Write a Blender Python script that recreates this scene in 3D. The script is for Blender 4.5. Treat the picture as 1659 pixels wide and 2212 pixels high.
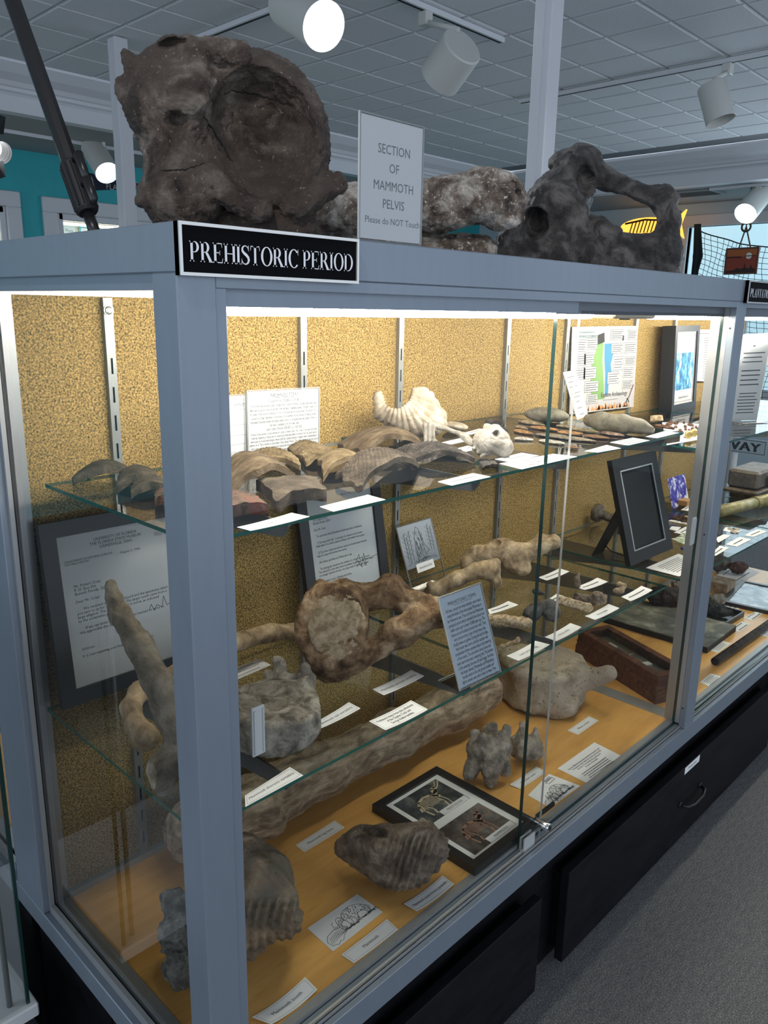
import bpy, bmesh, math, random
import numpy as np
from mathutils import Vector, Matrix

for o in list(bpy.data.objects):
    bpy.data.objects.remove(o, do_unlink=True)
SC = bpy.context.scene
COL = SC.collection

# ------------------------------------------------------------------ camera
F_PX, CX, CY, W_PX, H_PX = 1699.67, 829.5, 1106.0, 1659.0, 2212.0
CAM = np.array([-0.47427, -0.77, 1.54593])
ROT = np.array([[0.6960518392, -0.7177626550, 0.0181275528],
                [-0.1670393045, -0.1864382762, -0.9681625070],
                [0.6982905612, 0.6708632798, -0.2496652797]])      # rows: image right, image down, forward
cd = bpy.data.cameras.new('camera'); cam = bpy.data.objects.new('camera', cd); COL.objects.link(cam)
cd.sensor_fit = 'HORIZONTAL'; cd.sensor_width = 36.0; cd.lens = F_PX / W_PX * 36.0
cd.clip_start = 0.02; cd.clip_end = 60
m3 = Matrix(((ROT[0][0], -ROT[1][0], -ROT[2][0]), (ROT[0][1], -ROT[1][1], -ROT[2][1]), (ROT[0][2], -ROT[1][2], -ROT[2][2])))
cam.matrix_world = Matrix.Translation(Vector(CAM)) @ m3.to_4x4()
SC.camera = cam

# ------------------------------------------------------------------ world, exposure
wd = bpy.data.worlds.new('world'); SC.world = wd; wd.use_nodes = True
bg = wd.node_tree.nodes['Background']
bg.inputs[0].default_value = (0.78, 0.87, 1.0, 1); bg.inputs[1].default_value = 1.32
SC.view_settings.view_transform = 'Standard'; SC.view_settings.look = 'None'
SC.view_settings.exposure = 0.18; SC.view_settings.gamma = 1.0
SC.view_settings.use_curve_mapping = False
cy = SC.cycles                                     # light paths: enough for two panes and a shelf, no more
cy.max_bounces = 6; cy.diffuse_bounces = 3; cy.glossy_bounces = 2; cy.transmission_bounces = 3; cy.transparent_max_bounces = 12
cy.caustics_reflective = False; cy.caustics_refractive = False

def area_light(name, loc, rot, size, sizey, power, color):
    l = bpy.data.lights.new(name, 'AREA'); l.shape = 'RECTANGLE'; l.size = size; l.size_y = sizey
    l.energy = power; l.color = color
    o = bpy.data.objects.new(name, l); COL.objects.link(o); o.location = loc; o.rotation_euler = rot
    return o
# the daylight coming through the netted window on the far right
area_light('window_daylight', (6.35, 0.55, 1.55), (0, math.radians(90), 0), 1.5, 2.2, 26, (0.72, 0.88, 1.0))
# two added, unseen key lights without fixtures, trained on the fossils atop the case
def spot_light(name, loc, target, power, size, soft, color):
    l = bpy.data.lights.new(name, 'SPOT'); l.energy = power; l.spot_size = math.radians(size); l.spot_blend = .7; l.shadow_soft_size = soft; l.color = color
    o = bpy.data.objects.new(name, l); COL.objects.link(o); o.location = loc; o.rotation_euler = (Vector(target) - Vector(loc)).to_track_quat('-Z', 'Y').to_euler()
spot_light('key_light_pelvis', (-.55, -.35, 2.68), (.28, .28, 1.78), 26, 50, .05, (1.0, .97, .93))
spot_light('key_light_bones', (.55, -.75, 2.68), (1.1, .25, 1.75), 24, 50, .05, (.97, .98, 1.0))

# ------------------------------------------------------------------ measuring helpers (pixel on a known plane -> metres)
def ray(px, py):
    return ROT.T @ np.array([(px - CX) / F_PX, (py - CY) / F_PX, 1.0])
def P(px, py, ax, val):
    d = ray(px, py); t = (val - CAM[ax]) / d[ax]; return CAM + t * d
def RP(px, py, pt, n):
    d = ray(px, py); t = np.dot(np.asarray(pt) - CAM, n) / np.dot(d, n); return CAM + t * d
def depth_of(w):
    return float(ROT[2] @ (np.asarray(w, float) - CAM))
CROPS = {'A': (490, 620, .4581), 'B': (490, 1060, .4581), 'C': (500, 1560, .5124), 'D': (1050, 1100, .3671),
         'E': (0, 0, .5003), 'F': (780, 0, .5298), 'G': (0, 1120, .3526), 'H': (0, 1600, .4219),
         'I': (1100, 660, .3370), 'J': (1080, 860, .2411), 'K': (1340, 840, .1923), 'L': (1380, 980, .1682),
         'M': (1180, 1200, .1808), 'N': (1380, 1180, .1682), 'O': (1080, 620, .1808), 'Q': (0, 560, .3376), 'R': (1360, 480, .1802)}
def cr(k, x, y):
    a, b, s = CROPS[k]; return (a + s * x, b + s * y)

# ------------------------------------------------------------------ object helpers
def link(o, parent=None):
    COL.objects.link(o)
    if parent is not None: o.parent = parent
    return o
def tag(o, label, cat, group=None):
    o['label'] = label; o['category'] = cat
    if group: o['group'] = group
    return o
def struct(o, label=None):
    o['kind'] = 'structure'
    if label: o['label'] = label
    return o
def thing(name, label, cat, loc=(0, 0, 0), group=None):
    o = bpy.data.objects.new(name, None); o.empty_display_size = .05; o.location = tuple(float(a) for a in loc); COL.objects.link(o)
    return tag(o, label, cat, group)
def wloc(o):
    v = Vector((0, 0, 0))
    while o is not None: v += o.location; o = o.parent
    return v
def mesh_obj(name, verts, faces, mats, parent=None, origin=None, smooth=False, mi=None):
    """verts in world metres; the origin goes to `origin` (or the middle of the base)"""
    v = np.asarray(verts, float)
    if origin is None:
        if parent is not None: origin = wloc(parent)
        else:
            lo = v.min(0); hi = v.max(0); origin = ((lo[0] + hi[0]) / 2, (lo[1] + hi[1]) / 2, lo[2])
    origin = np.array([float(a) for a in origin])
    me = bpy.data.meshes.new(name); me.from_pydata((v - origin).tolist(), [], [list(map(int, f)) for f in faces])
    if not isinstance(mats, (list, tuple)): mats = [mats]
    for m in mats: me.materials.append(m)
    if mi is not None: me.polygons.foreach_set('material_index', list(mi))
    if smooth: me.polygons.foreach_set('use_smooth', [True] * len(me.polygons))
    me.update()
    o = bpy.data.objects.new(name, me)
    if parent is not None:
        COL.objects.link(o); o.parent = parent; o.location = tuple(origin - np.array(wloc(parent)))
    else:
        COL.objects.link(o); o.location = tuple(origin)
    return o
class MB:
    """collects boxes, prisms, tubes into one mesh"""
    def __init__(s): s.v = []; s.f = []; s.m = []
    def add(s, v, f, mi=0):
        b = len(s.v); s.v += [tuple(map(float, a)) for a in v]; s.f += [[i + b for i in q] for q in f]; s.m += [mi] * len(f); return s
    def hexa(s, c, mi=0, mtop=None):      # 8 corners: bottom 0-3 ccw, top 4-7
        f = [(3, 2, 1, 0), (4, 5, 6, 7), (0, 1, 5, 4), (1, 2, 6, 5), (2, 3, 7, 6), (3, 0, 4, 7)]
        s.add(c, f, mi)
        return s
    def box(s, x0, x1, y0, y1, z0, z1, mi=0):
        return s.hexa([(x0, y0, z0), (x1, y0, z0), (x1, y1, z0), (x0, y1, z0), (x0, y0, z1), (x1, y0, z1), (x1, y1, z1), (x0, y1, z1)], mi)
    def bbox(s, x0, x1, y0, y1, z0, z1, b=.002, mi=0):   # chamfered box
        bm = bmesh.new(); bmesh.ops.create_cube(bm, size=1)
        for v in bm.verts: v.co = Vector(((x0 + x1) / 2 + v.co.x * (x1 - x0), (y0 + y1) / 2 + v.co.y * (y1 - y0), (z0 + z1) / 2 + v.co.z * (z1 - z0)))
        bmesh.ops.bevel(bm, geom=bm.edges[:], offset=b, segments=1, affect='EDGES')
        bm.verts.index_update()
        s.add([v.co[:] for v in bm.verts], [[v.index for v in f.verts] for f in bm.faces], mi); bm.free(); return s
    def tube(s, pts, rad, n=12, mi=0, cap=True, up=None):
        pts = [np.asarray(p, float) for p in pts]; k = len(pts)
        if np.isscalar(rad): rad = [rad] * k
        base = len(s.v); prev = None
        for i, p in enumerate(pts):
            t = pts[min(i + 1, k - 1)] - pts[max(i - 1, 0)]; t /= np.linalg.norm(t) + 1e-12
            if prev is None:
                a = np.array([0, 0, 1.]) if abs(t[2]) < .9 else np.array([1., 0, 0])
                u = np.cross(t, a)
            else: u = prev - t * np.dot(prev, t)
            u /= np.linalg.norm(u) + 1e-12; prev = u; w = np.cross(t, u)
            for j in range(n):
                an = 2 * math.pi * j / n; q = p + rad[i] * (math.cos(an) * u + math.sin(an) * w); s.v.append(tuple(q))
        for i in range(k - 1):
            for j in range(n):
                a = base + i * n + j; b = base + i * n + (j + 1) % n
                s.f.append([a, b, b + n, a + n]); s.m.append(mi)
        if cap:
            s.f.append([base + j for j in range(n)][::-1]); s.m.append(mi)
            s.f.append([base + (k - 1) * n + j for j in range(n)]); s.m.append(mi)
        return s
    def build(s, name, mats, parent=None, origin=None, smooth=False):
        return mesh_obj(name, s.v, s.f, mats, parent, origin, smooth, s.m)
def smooth_by_angle(o, deg=35):
    me = o.data
    bm = bmesh.new(); bm.from_mesh(me)
    for f in bm.faces: f.smooth = True
    for e in bm.edges:
        if len(e.link_faces) == 2 and e.calc_face_angle(0) > math.radians(deg): e.smooth = False
    bm.to_mesh(me); bm.free(); return o

# ------------------------------------------------------------------ materials
MATS = {}
def nt(name):
    m = bpy.data.materials.new(name); m.use_nodes = True; MATS[name] = m
    return m, m.node_tree.nodes, m.node_tree.links, m.node_tree.nodes['Principled BSDF']
def plain(name, col, rough=.5, metal=0., spec=.5, emit=0., ecol=None):
    m, n, l, b = nt(name)
    b.inputs['Base Color'].default_value = (*col, 1); b.inputs['Roughness'].default_value = rough
    b.inputs['Metallic'].default_value = metal; b.inputs['Specular IOR Level'].default_value = spec
    if emit: b.inputs['Emission Color'].default_value = (*(ecol or col), 1); b.inputs['Emission Strength'].default_value = emit
    return m
def ramp(n, stops):
    r = n.new('ShaderNodeValToRGB'); e = r.color_ramp.elements
    e[0].position = stops[0][0]; e[0].color = (*stops[0][1], 1); e[1].position = stops[1][0]; e[1].color = (*stops[1][1], 1)
    for p, c in stops[2:]:
        x = e.new(p); x.color = (*c, 1)
    return r
def noise(n, l, scale, detail=4, rough=.6, coord='Object', vec=None, sc=None, dist=0.):
    t = n.new('ShaderNodeTexNoise'); t.inputs['Scale'].default_value = scale; t.inputs['Detail'].default_value = detail
    t.inputs['Roughness'].default_value = rough; t.inputs['Distortion'].default_value = dist
    if vec is None:
        tc = n.new('ShaderNodeTexCoord'); vec = tc.outputs[coord]
    if sc:
        mp = n.new('ShaderNodeMapping'); mp.inputs['Scale'].default_value = sc; l.new(vec, mp.inputs[0]); vec = mp.outputs[0]
    l.new(vec, t.inputs['Vector']); return t
def mixc(n, l, a, b, f, mode='MIX'):
    m = n.new('ShaderNodeMix'); m.data_type = 'RGBA'; m.blend_type = mode
    for sock, v in ((m.inputs['Factor'], f), (m.inputs['A'], a), (m.inputs['B'], b)):
        if hasattr(v, 'is_output') or hasattr(v, 'links'): l.new(v, sock)
        elif isinstance(v, tuple): sock.default_value = (*v, 1)
        else: sock.default_value = v
    return m.outputs['Result']
def bump(n, l, b, h, strength=.4, dist=.01):
    bp = n.new('ShaderNodeBump'); bp.inputs['Strength'].default_value = strength; bp.inputs['Distance'].default_value = dist
    l.new(h, bp.inputs['Height']); l.new(bp.outputs[0], b.inputs['Normal']); return bp
def speckled(name, stops, scale=40, rough=.75, bstr=.5, bdist=.004, speck=None, fine=250, sc=None, spec=.3, speck_lo=.6, big=None):
    """mottled natural surface: one broad noise for colour, one fine noise for relief, optional pale or dark specks"""
    m, n, l, b = nt(name)
    stops = [(.5 + (p - .52) * .55, c) for p, c in stops]      # the noise keeps close to its middle: squeeze the stops to use the full range
    a = noise(n, l, scale, 6, .65, sc=sc, dist=.4); r = ramp(n, stops); l.new(a.outputs['Fac'], r.inputs[0]); c = r.outputs[0]
    f = noise(n, l, fine, 5, .7, sc=sc)
    if big:
        g = noise(n, l, big[0], 3, .5); rb = ramp(n, [(.38, (0, 0, 0)), (.62, (1, 1, 1))]); l.new(g.outputs['Fac'], rb.inputs[0])
        c = mixc(n, l, c, big[1], rb.outputs[0])
    if speck:
        s2 = noise(n, l, fine * .45, 6, .75); rs = ramp(n, [(speck_lo, (0, 0, 0)), (speck_lo + .07, (1, 1, 1))]); l.new(s2.outputs['Fac'], rs.inputs[0])
        c = mixc(n, l, c, speck, rs.outputs[0])
    l.new(c, b.inputs['Base Color']); b.inputs['Roughness'].default_value = rough; b.inputs['Specular IOR Level'].default_value = spec
    mx = n.new('ShaderNodeMath'); mx.operation = 'ADD'; l.new(a.outputs['Fac'], mx.inputs[0]); l.new(f.outputs['Fac'], mx.inputs[1])
    bump(n, l, b, mx.outputs[0], bstr, bdist * 2.2)
    return m

def glass_mat(name, tint, refl=.9, rough=0.0, haze=0.0):
    """thin pane: lets light straight through with a tint, and mirrors by Fresnel"""
    m, n, l, b = nt(name); n.remove(b)
    out = n['Material Output']; tr = n.new('ShaderNodeBsdfTransparent'); gl = n.new('ShaderNodeBsdfGlossy')
    tr.inputs[0].default_value = (*tint, 1); gl.inputs['Roughness'].default_value = rough
    fr = n.new('ShaderNodeFresnel'); fr.inputs[0].default_value = 1.45
    mul = n.new('ShaderNodeMath'); mul.operation = 'MULTIPLY'; mul.inputs[1].default_value = refl; l.new(fr.outputs[0], mul.inputs[0])
    mx = n.new('ShaderNodeMixShader'); l.new(mul.outputs[0], mx.inputs[0]); l.new(tr.outputs[0], mx.inputs[1]); l.new(gl.outputs[0], mx.inputs[2])
    l.new(mx.outputs[0], out.inputs[0]); return m
GLASS = glass_mat('pane_glass', (.965, .98, .972), .55)
SIDEGLASS = glass_mat('side_pane_glass', (.93, .94, .94), 1.25)
SHELFGLASS = glass_mat('shelf_glass', (.91, .94, .925), .95)
m_, n_, l_, b_ = nt('green_glass_edge')
b_.inputs['Base Color'].default_value = (.03, .17, .14, 1); b_.inputs['Roughness'].default_value = .12; b_.inputs['Transmission Weight'].default_value = .35
EDGE = m_
m_, n_, l_, b_ = nt('dark_glass_edge')
b_.inputs['Base Color'].default_value = (.01, .035, .032, 1); b_.inputs['Roughness'].default_value = .15
DEDGE = m_
ACRYL = glass_mat('acrylic', (.93, .95, .96), .9)
m_, n_, l_, b_ = nt('acrylic_edge'); b_.inputs['Base Color'].default_value = (.75, .78, .78, 1); b_.inputs['Roughness'].default_value = .15
b_.inputs['Transmission Weight'].default_value = .4; ACRYLEDGE = m_

# brushed grey-anodised aluminium of the case
def alu(name, col, rough, metal=.55):
    m, n, l, b = nt(name)
    a = noise(n, l, 60, 3, .5, sc=(1, 1, .15)); r = ramp(n, [(.3, tuple(c * .975 for c in col)), (.7, tuple(min(1, c * 1.025) for c in col))])
    l.new(a.outputs['Fac'], r.inputs[0]); l.new(r.outputs[0], b.inputs['Base Color'])
    b.inputs['Metallic'].default_value = metal; b.inputs['Roughness'].default_value = rough
    f = noise(n, l, 900, 2, .5); bump(n, l, b, f.outputs['Fac'], .08, .0005); return m
ALU = alu('grey_anodised_aluminium', (.225, .268, .322), .42, .35)
ALUL = alu('bright_aluminium', (.36, .375, .385), .42, .5)
STEEL = alu('zinc_steel', (.30, .31, .30), .38, .6)
CHROME = plain('chrome', (.8, .8, .8), .08, 1.)
WHITE = plain('white_paper', (.85, .86, .87), .8)
PAPER2 = plain('grey_paper', (.70, .71, .72), .7)
INK = plain('black_ink', (.012, .012, .014), .7)
GINK = plain('grey_ink', (.16, .17, .19), .7)
BLACK = plain('black_lacquer', (.010, .010, .011), .35)
BLACKM = plain('matt_black', (.006, .006, .008), .6)
WPAINT = plain('white_paint', (.70, .72, .76), .5)
LWHITE = plain('lamp_white', (.62, .63, .60), .4)
SIGNBLACK = plain('sign_black', (.003, .003, .004), .7, spec=.08)
SIGNWHITE = plain('sign_lettering_white', (.85, .86, .9), .5)
# ================================================================== the room
ZC = 2.75
m_, n_, l_, b_ = nt('carpet')
a = noise(n_, l_, 260, 4, .8); a2 = noise(n_, l_, 30, 3, .6, sc=(1, 3, 1)); r = ramp(n_, [(.30, (.03, .031, .032)), (.5, (.14, .141, .143)), (.72, (.42, .42, .42))]); l_.new(a.outputs['Fac'], r.inputs[0])
r2 = ramp(n_, [(.3, (.75, .75, .8)), (.7, (1.1, 1.1, 1.05))]); l_.new(a2.outputs['Fac'], r2.inputs[0])
l_.new(mixc(n_, l_, r.outputs[0], r2.outputs[0], 1.0, 'MULTIPLY'), b_.inputs['Base Color']); b_.inputs['Roughness'].default_value = .95
bump(n_, l_, b_, a.outputs['Fac'], .8, .006); CARPET = m_
mb = MB(); mb.box(-4, 7.6, -4, 5.2, -.1, 0); struct(mb.build('floor', CARPET), 'dark grey speckled carpet floor')

# ceiling: a backing slab, each tile a slightly proud bevelled piece of its own
m_, n_, l_, b_ = nt('ceiling_tile')
a = noise(n_, l_, 120, 3, .7); r = ramp(n_, [(.35, (.70, .71, .74)), (.65, (.78, .79, .82))]); l_.new(a.outputs['Fac'], r.inputs[0]); l_.new(r.outputs[0], b_.inputs['Base Color'])
b_.inputs['Roughness'].default_value = .9; bump(n_, l_, b_, a.outputs['Fac'], .3, .004); TILE = m_
JOINT = plain('ceiling_joint', (.22, .225, .24), .8)
mb = MB(); mb.box(-3.4, 5.78, -3.2, 3.74, ZC + .02, ZC + .12); ceil = struct(mb.build('ceiling', JOINT), 'grey tiled ceiling')
TX0, TY0, TS = .005, .07, .3055
def tile_mesh():
    s = TS; g = .0035; v = []; f = []
    for (ins, z) in ((g, 0.02), (g, .004), (g + .006, .003), (g + .009, 0.0)):
        v += [(ins, ins, z), (s - ins, ins, z), (s - ins, s - ins, z), (ins, s - ins, z)]
    for k in range(3):
        for j in range(4):
            a0 = k * 4 + j; b0 = k * 4 + (j + 1) % 4; f.append([a0, a0 + 4, b0 + 4, b0])
    f.append([12, 13, 14, 15][::-1])
    me = bpy.data.meshes.new('ceiling_tile'); me.from_pydata(v, [], f); me.materials.append(TILE); me.update(); return me
tm = tile_mesh(); ntile = 0; rest = MB()
co = np.array(wloc(ceil))
for i in range(-6, 19):
    for j in range(-6, 12):
        x = TX0 + i * TS; y = TY0 + j * TS
        if x + TS > 5.80 or y + TS > 3.76: continue
        q = ROT @ (np.array([x + .15, y + .15, ZC]) - CAM)
        vis = q[2] > .3 and -250 < q[0] / q[2] * F_PX + CX < 1900 and -250 < q[1] / q[2] * F_PX + CY < 600
        if vis and ntile < 290:
            o = bpy.data.objects.new('ceiling_tile', tm); COL.objects.link(o); o.parent = ceil; o.location = tuple(np.array([x, y, ZC]) - co); ntile += 1
        else:
            rest.add([(vv.co.x + x, vv.co.y + y, vv.co.z + ZC) for vv in tm.vertices], [list(p.vertices) for p in tm.polygons])
o = rest.build('ceiling_tile_rest', TILE, ceil); o['kind'] = 'stuff'

# soffits: cornice, fascia and the lower ceiling behind, along the back and along the right
def cornice(axis, pos, lo, hi, name, sgn=1):
    prof = [(0, ZC + .06), (-.16, ZC + .02), (-.17, ZC - .005), (-.12, ZC - .045), (-.06, ZC - .07), (-.045, ZC - .09), (-.03, ZC - .095), (-.03, ZC - .112), (-.012, ZC - .118), (0, ZC - .13)]
    v = []; f = []
    for t in (lo, hi):
        for d, z in prof:
            v.append((t, pos + d, z) if axis == 'y' else (pos + d, t, z))
    k = len(prof)
    for i in range(k - 1): f.append([i, i + 1, i + 1 + k, i + k])
    f.append([0, k, 2 * k - 1, k - 1])
    o = mesh_obj(name, v, f, WPAINT); return struct(o)
cornice('y', 3.92, -4, 6.0, 'trim_1'); cornice('x', 5.96, -3.4, 4.0, 'trim_2')
SOFFIT = plain('soffit_grey', (.34, .35, .36), .8)
mb = MB(); mb.box(-4, 6.06, 3.92, 4.0, 2.54, ZC + .1); struct(mb.build('wall_fascia_back', WPAINT), 'white fascia below the cornice')
mb = MB(); mb.box(5.96, 6.06, -3.4, 3.92, 2.53, ZC + .1); struct(mb.build('wall_fascia_right', WPAINT))
mb = MB(); mb.box(-4, 7.6, 4.0, 5.2, 2.54, 2.6); struct(mb.build('ceiling_lower_back', SOFFIT), 'lower ceiling behind the fascia')
mb = MB(); mb.box(6.06, 7.6, -4, 4.0, 2.53, 2.6); struct(mb.build('ceiling_lower_right', SOFFIT))
m_, n_, l_, b_ = nt('teal_paint'); a = noise(n_, l_, 8, 3); r = ramp(n_, [(.3, (.03, .42, .47)), (.7, (.035, .46, .51))]); l_.new(a.outputs['Fac'], r.inputs[0]); l_.new(r.outputs[0], b_.inputs['Base Color']); b_.inputs['Roughness'].default_value = .6; TEAL = m_
UPPER = plain('upper_wall_grey', (.45, .47, .47), .8)
PALEBLUE = plain('pale_blue_paint', (.50, .60, .66), .7)
YW = 5.0
# back wall: teal up to a band, grey above; two alcove openings left in it
def wall_with_holes(name, y, x0, x1, z0, z1, holes, mat, thick=.12):
    xs = sorted({x0, x1, *[h[0] for h in holes], *[h[1] for h in holes]}); zs = sorted({z0, z1, *[h[2] for h in holes], *[h[3] for h in holes]})
    mb = MB()
    for i in range(len(xs) - 1):
        for j in range(len(zs) - 1):
            cx = (xs[i] + xs[i + 1]) / 2; cz = (zs[j] + zs[j + 1]) / 2
            if any(h[0] < cx < h[1] and h[2] < cz < h[3] for h in holes): continue
            mb.box(xs[i], xs[i + 1], y, y + thick, zs[j], zs[j + 1])
    return struct(mb.build(name, mat))
AL1 = (.45, 1.79, 1.0, 2.17); AL2 = (2.14, 3.6, 1.0, 2.16)
wall_with_holes('wall_back', YW, -4, 7.12, 0, 2.54, [AL1, AL2], TEAL)
# the right-hand wall with the window
XW = 7.0
def wall_x_holes(name, x, y0, y1, z0, z1, holes, mat, thick=.12):
    ys = sorted({y0, y1, *[h[0] for h in holes], *[h[1] for h in holes]}); zs = sorted({z0, z1, *[h[2] for h in holes], *[h[3] for h in holes]})
    mb = MB()
    for i in range(len(ys) - 1):
        for j in range(len(zs) - 1):
            cy = (ys[i] + ys[i + 1]) / 2; cz = (zs[j] + zs[j + 1]) / 2
            if any(h[0] < cy < h[1] and h[2] < cz < h[3] for h in holes): continue
            mb.box(x, x + thick, ys[i], ys[i + 1], zs[j], zs[j + 1])
    return struct(mb.build(name, mat))
WIN = (-.6, 2.57, .9, 2.33)
wall_x_holes('wall_right', XW, -4, 5.12, 0, 2.54, [WIN], PALEBLUE)
SKYPANE = plain('bright_daylight_pane', (.45, .68, .8), .3, emit=.75, ecol=(.5, .78, .9))
win = thing('window_1', 'window behind the net', 'window'); del win['category']; struct(win)
win.location = (XW, 1.0, .9)
mb = MB(); mb.box(XW + .07, XW + .085, WIN[0], WIN[1], WIN[2], WIN[3]); mb.build('pane', SKYPANE, win)
mb = MB()
for (a0, a1, b0, b1) in ((WIN[0] - .09, WIN[1] + .09, WIN[3], WIN[3] + .10), (WIN[0] - .09, WIN[1] + .09, WIN[2] - .1, WIN[2]), (WIN[1], WIN[1] + .09, WIN[2], WIN[3]), (WIN[0] - .09, WIN[0], WIN[2], WIN[3])):
    mb.bbox(XW - .025, XW + .06, a0, a1, b0, b1, .006)
mb.build('window_frame', WPAINT, win)
mb = MB(); mb.box(XW + .03, XW + .065, WIN[0], WIN[1], 1.52, 1.57); mb.box(XW + .03, XW + .065, .9, .95, WIN[2], WIN[3]); mb.build('glazing_bar', WPAINT, win)
# alcoves with white frames, pale back, cards
def alcove(n, h):
    x0, x1, z0, z1 = h
    t = thing('window_%d' % n, 'white framed lit alcove', 'alcove'); del t['category']; struct(t); t.location = ((x0 + x1) / 2, YW, z0)
    mb = MB()
    for (a0, a1, b0, b1) in ((x0 - .10, x1 + .10, z1, z1 + .10), (x0 - .1, x0, z0 - .1, z1), (x1, x1 + .1, z0 - .1, z1), (x0, x1, z0 - .1, z0)):
        mb.bbox(a0, a1, YW - .03, YW + .02, b0, b1, .006)
    mb.build('alcove_frame', WPAINT, t)
    mb = MB()
    for (a0, a1, b0, b1) in ((x0 + .012, x1 - .012, z1 - .045, z1), (x0, x0 + .045, z0, z1 - .0), (x1 - .045, x1, z0, z1)):
        mb.bbox(a0, a1, YW - .012, YW + .03, b0, b1, .005)
    mb.build('inner_frame', WPAINT, t)
    mb = MB(); mb.box(x0, x1, YW + .30, YW + .32, z0, z1); mb.box(x0, x1, YW + .12, YW + .3, z1, z1 + .02); mb.box(x0, x1, YW + .12, YW + .3, z0 - .02, z0)
    mb.box(x0 - .02, x0, YW + .12, YW + .3, z0, z1); mb.box(x1, x1 + .02, YW + .12, YW + .3, z0, z1)
    mb.build('alcove_box', plain('alcove_fabric', (.62, .56, .44), .8), t)
    mb = MB(); mb.box(x0 + .06, x1 - .06, YW + .06, YW + .10, z1 - .065, z1 - .05)
    mb.build('alcove_lamp', plain('alcove_lamp_glow', (1, .97, .88), .5, emit=9.), t)
alcove(2, AL1); alcove(3, AL2)
# cards pinned in the alcove
# ================================================================== the long display case
ZT, ZHB, ZDK, ZB = 1.632, 1.58, .42, .355        # top, header underside, deck, frame underside
YG1, YG2, YBK, XR = .022, .034, .572, 3.25       # two sliding panes, cork face, right end
case = thing('display_case', 'long grey aluminium framed glass display case with cork back and prehistoric bones', 'display case', (1.6, .3, 0.355))
def part(mb, name, mat, parent=case, smooth=False): return mb.build(name, mat, parent, None, smooth)
# header and top
mb = MB(); mb.bbox(0, XR, 0, .70, ZHB, ZT, .0015); part(mb, 'header', ALU)
mb = MB(); mb.box(.05, XR - .05, .05, .56, ZHB - .004, ZHB); part(mb, 'top_lining', plain('case_lining_white', (.5, .48, .45), .6))
# corner posts
def post(x0, x1, y0, y1): 
    mb = MB(); mb.bbox(x0, x1, y0, y1, .4085 if y0 < .1 else .4005, ZHB, .0015); part(mb, 'corner_post', ALU)
post(0, .0505, 0, .0505); post(0, .05, .578, .70); post(XR - .05, XR, 0, .05); post(XR - .05, XR, .578, .70)
mb = MB(); mb.bbox(1.572, 1.632, 0, .018, .4085, ZHB, .0012); mb.build('division_post', ALU, case)
mb = MB(); mb.box(1.5725, 1.6315, .018, .062, ZDK, ZHB); mb.build('division_post_inner', ALUL, case)
for z in (1.515, .98, .47):
    mb = MB(); mb.tube([(1.5728, .012, z), (1.5713, .012, z)], .0025, 10); mb.build('screw', BLACKM, case)
# jamb strips beside the corner post, head channel of the sliding doors
mb = MB(); mb.bbox(.0505, .066, .003, .05, ZB + .06, ZHB, .001); part(mb, 'door_jamb', ALU)
mb = MB(); mb.bbox(.0505, 1.572, .001, .012, 1.565, ZHB, .0008); mb.bbox(1.632, XR - .05, .001, .012, 1.565, ZHB, .0008); part(mb, 'door_head', ALU)
mb = MB(); mb.box(.0505, .852, .016, .028, 1.545, 1.571); part(mb, 'door_top_channel', ALU)
mb = MB(); mb.box(.80, 1.572, .030, .041, 1.543, 1.571); mb.box(1.632, XR - .05, .018, .041, 1.543, 1.571); part(mb, 'door_top_channel', plain('dark_aluminium', (.12, .135, .16), .4, .4))
# bottom front rail: outer face, sloping track with ridges, bright inner strip
mb = MB()
mb.bbox(0, XR, 0, .012, ZB, .408, .001); mb.box(0, XR, .002, .05, ZB, .392); mb.box(.0005, .05, .012, .05, .392, .408)
part(mb, 'bottom_rail', ALU)
mb = MB()
for y in (.0135, .0175): mb.box(.05, XR - .05, y, y + .0016, .392, .414)
part(mb, 'door_track_ridge', ALUL)
mb = MB(); mb.box(.05, XR - .05, .020, .034, .392, .412); part(mb, 'door_track', ALU)
mb = MB(); mb.box(.05, XR - .05, .036, .052, .392, ZDK + .001); part(mb, 'deck_edge_strip', ALUL)
mb = MB(); mb.box(1.575, 1.625, .052, YBK, ZDK, ZDK + .002); part(mb, 'deck_joint_strip', ALUL)
# left side bottom rail with its glazing channel
mb = MB(); mb.bbox(0, .05, .05, .70, ZB, .40, .0015); part(mb, 'bottom_rail', ALU)
mb = MB(); mb.box(.012, .0195, .05, .578, .40, .418); part(mb, 'glazing_bead', ALUL)
mb = MB(); mb.box(.0265, .047, .05, .578, .40, ZDK + .001); part(mb, 'glazing_bead', ALUL)
mb = MB(); mb.box(.0195, .0265, .05, .578, .40, .408); part(mb, 'glazing_gasket', BLACKM)
for y in (.18, .47):
    mb = MB(); mb.tube([(.0157, y, .4185), (.0157, y, .4178)], .0028, 10); mb.build('screw', STEEL, case)
mb = MB(); mb.box(.012, .0195, .57, .578, .418, 1.571); mb.box(.0265, .047, .567, .578, .42, 1.571); part(mb, 'glazing_bead', ALUL)
mb = MB(); mb.box(.0195, .0265, .572, .578, .408, 1.571); part(mb, 'glazing_gasket', BLACKM)
for z in (.66, .98, 1.50):
    mb = MB(); mb.tube([(.0125, .574, z), (.0113, .574, z)], .0028, 10); mb.build('screw', STEEL, case)
mb = MB(); mb.box(.006, .0195, .05, .578, 1.562, ZHB); part(mb, 'glazing_bead', ALU)
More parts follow.
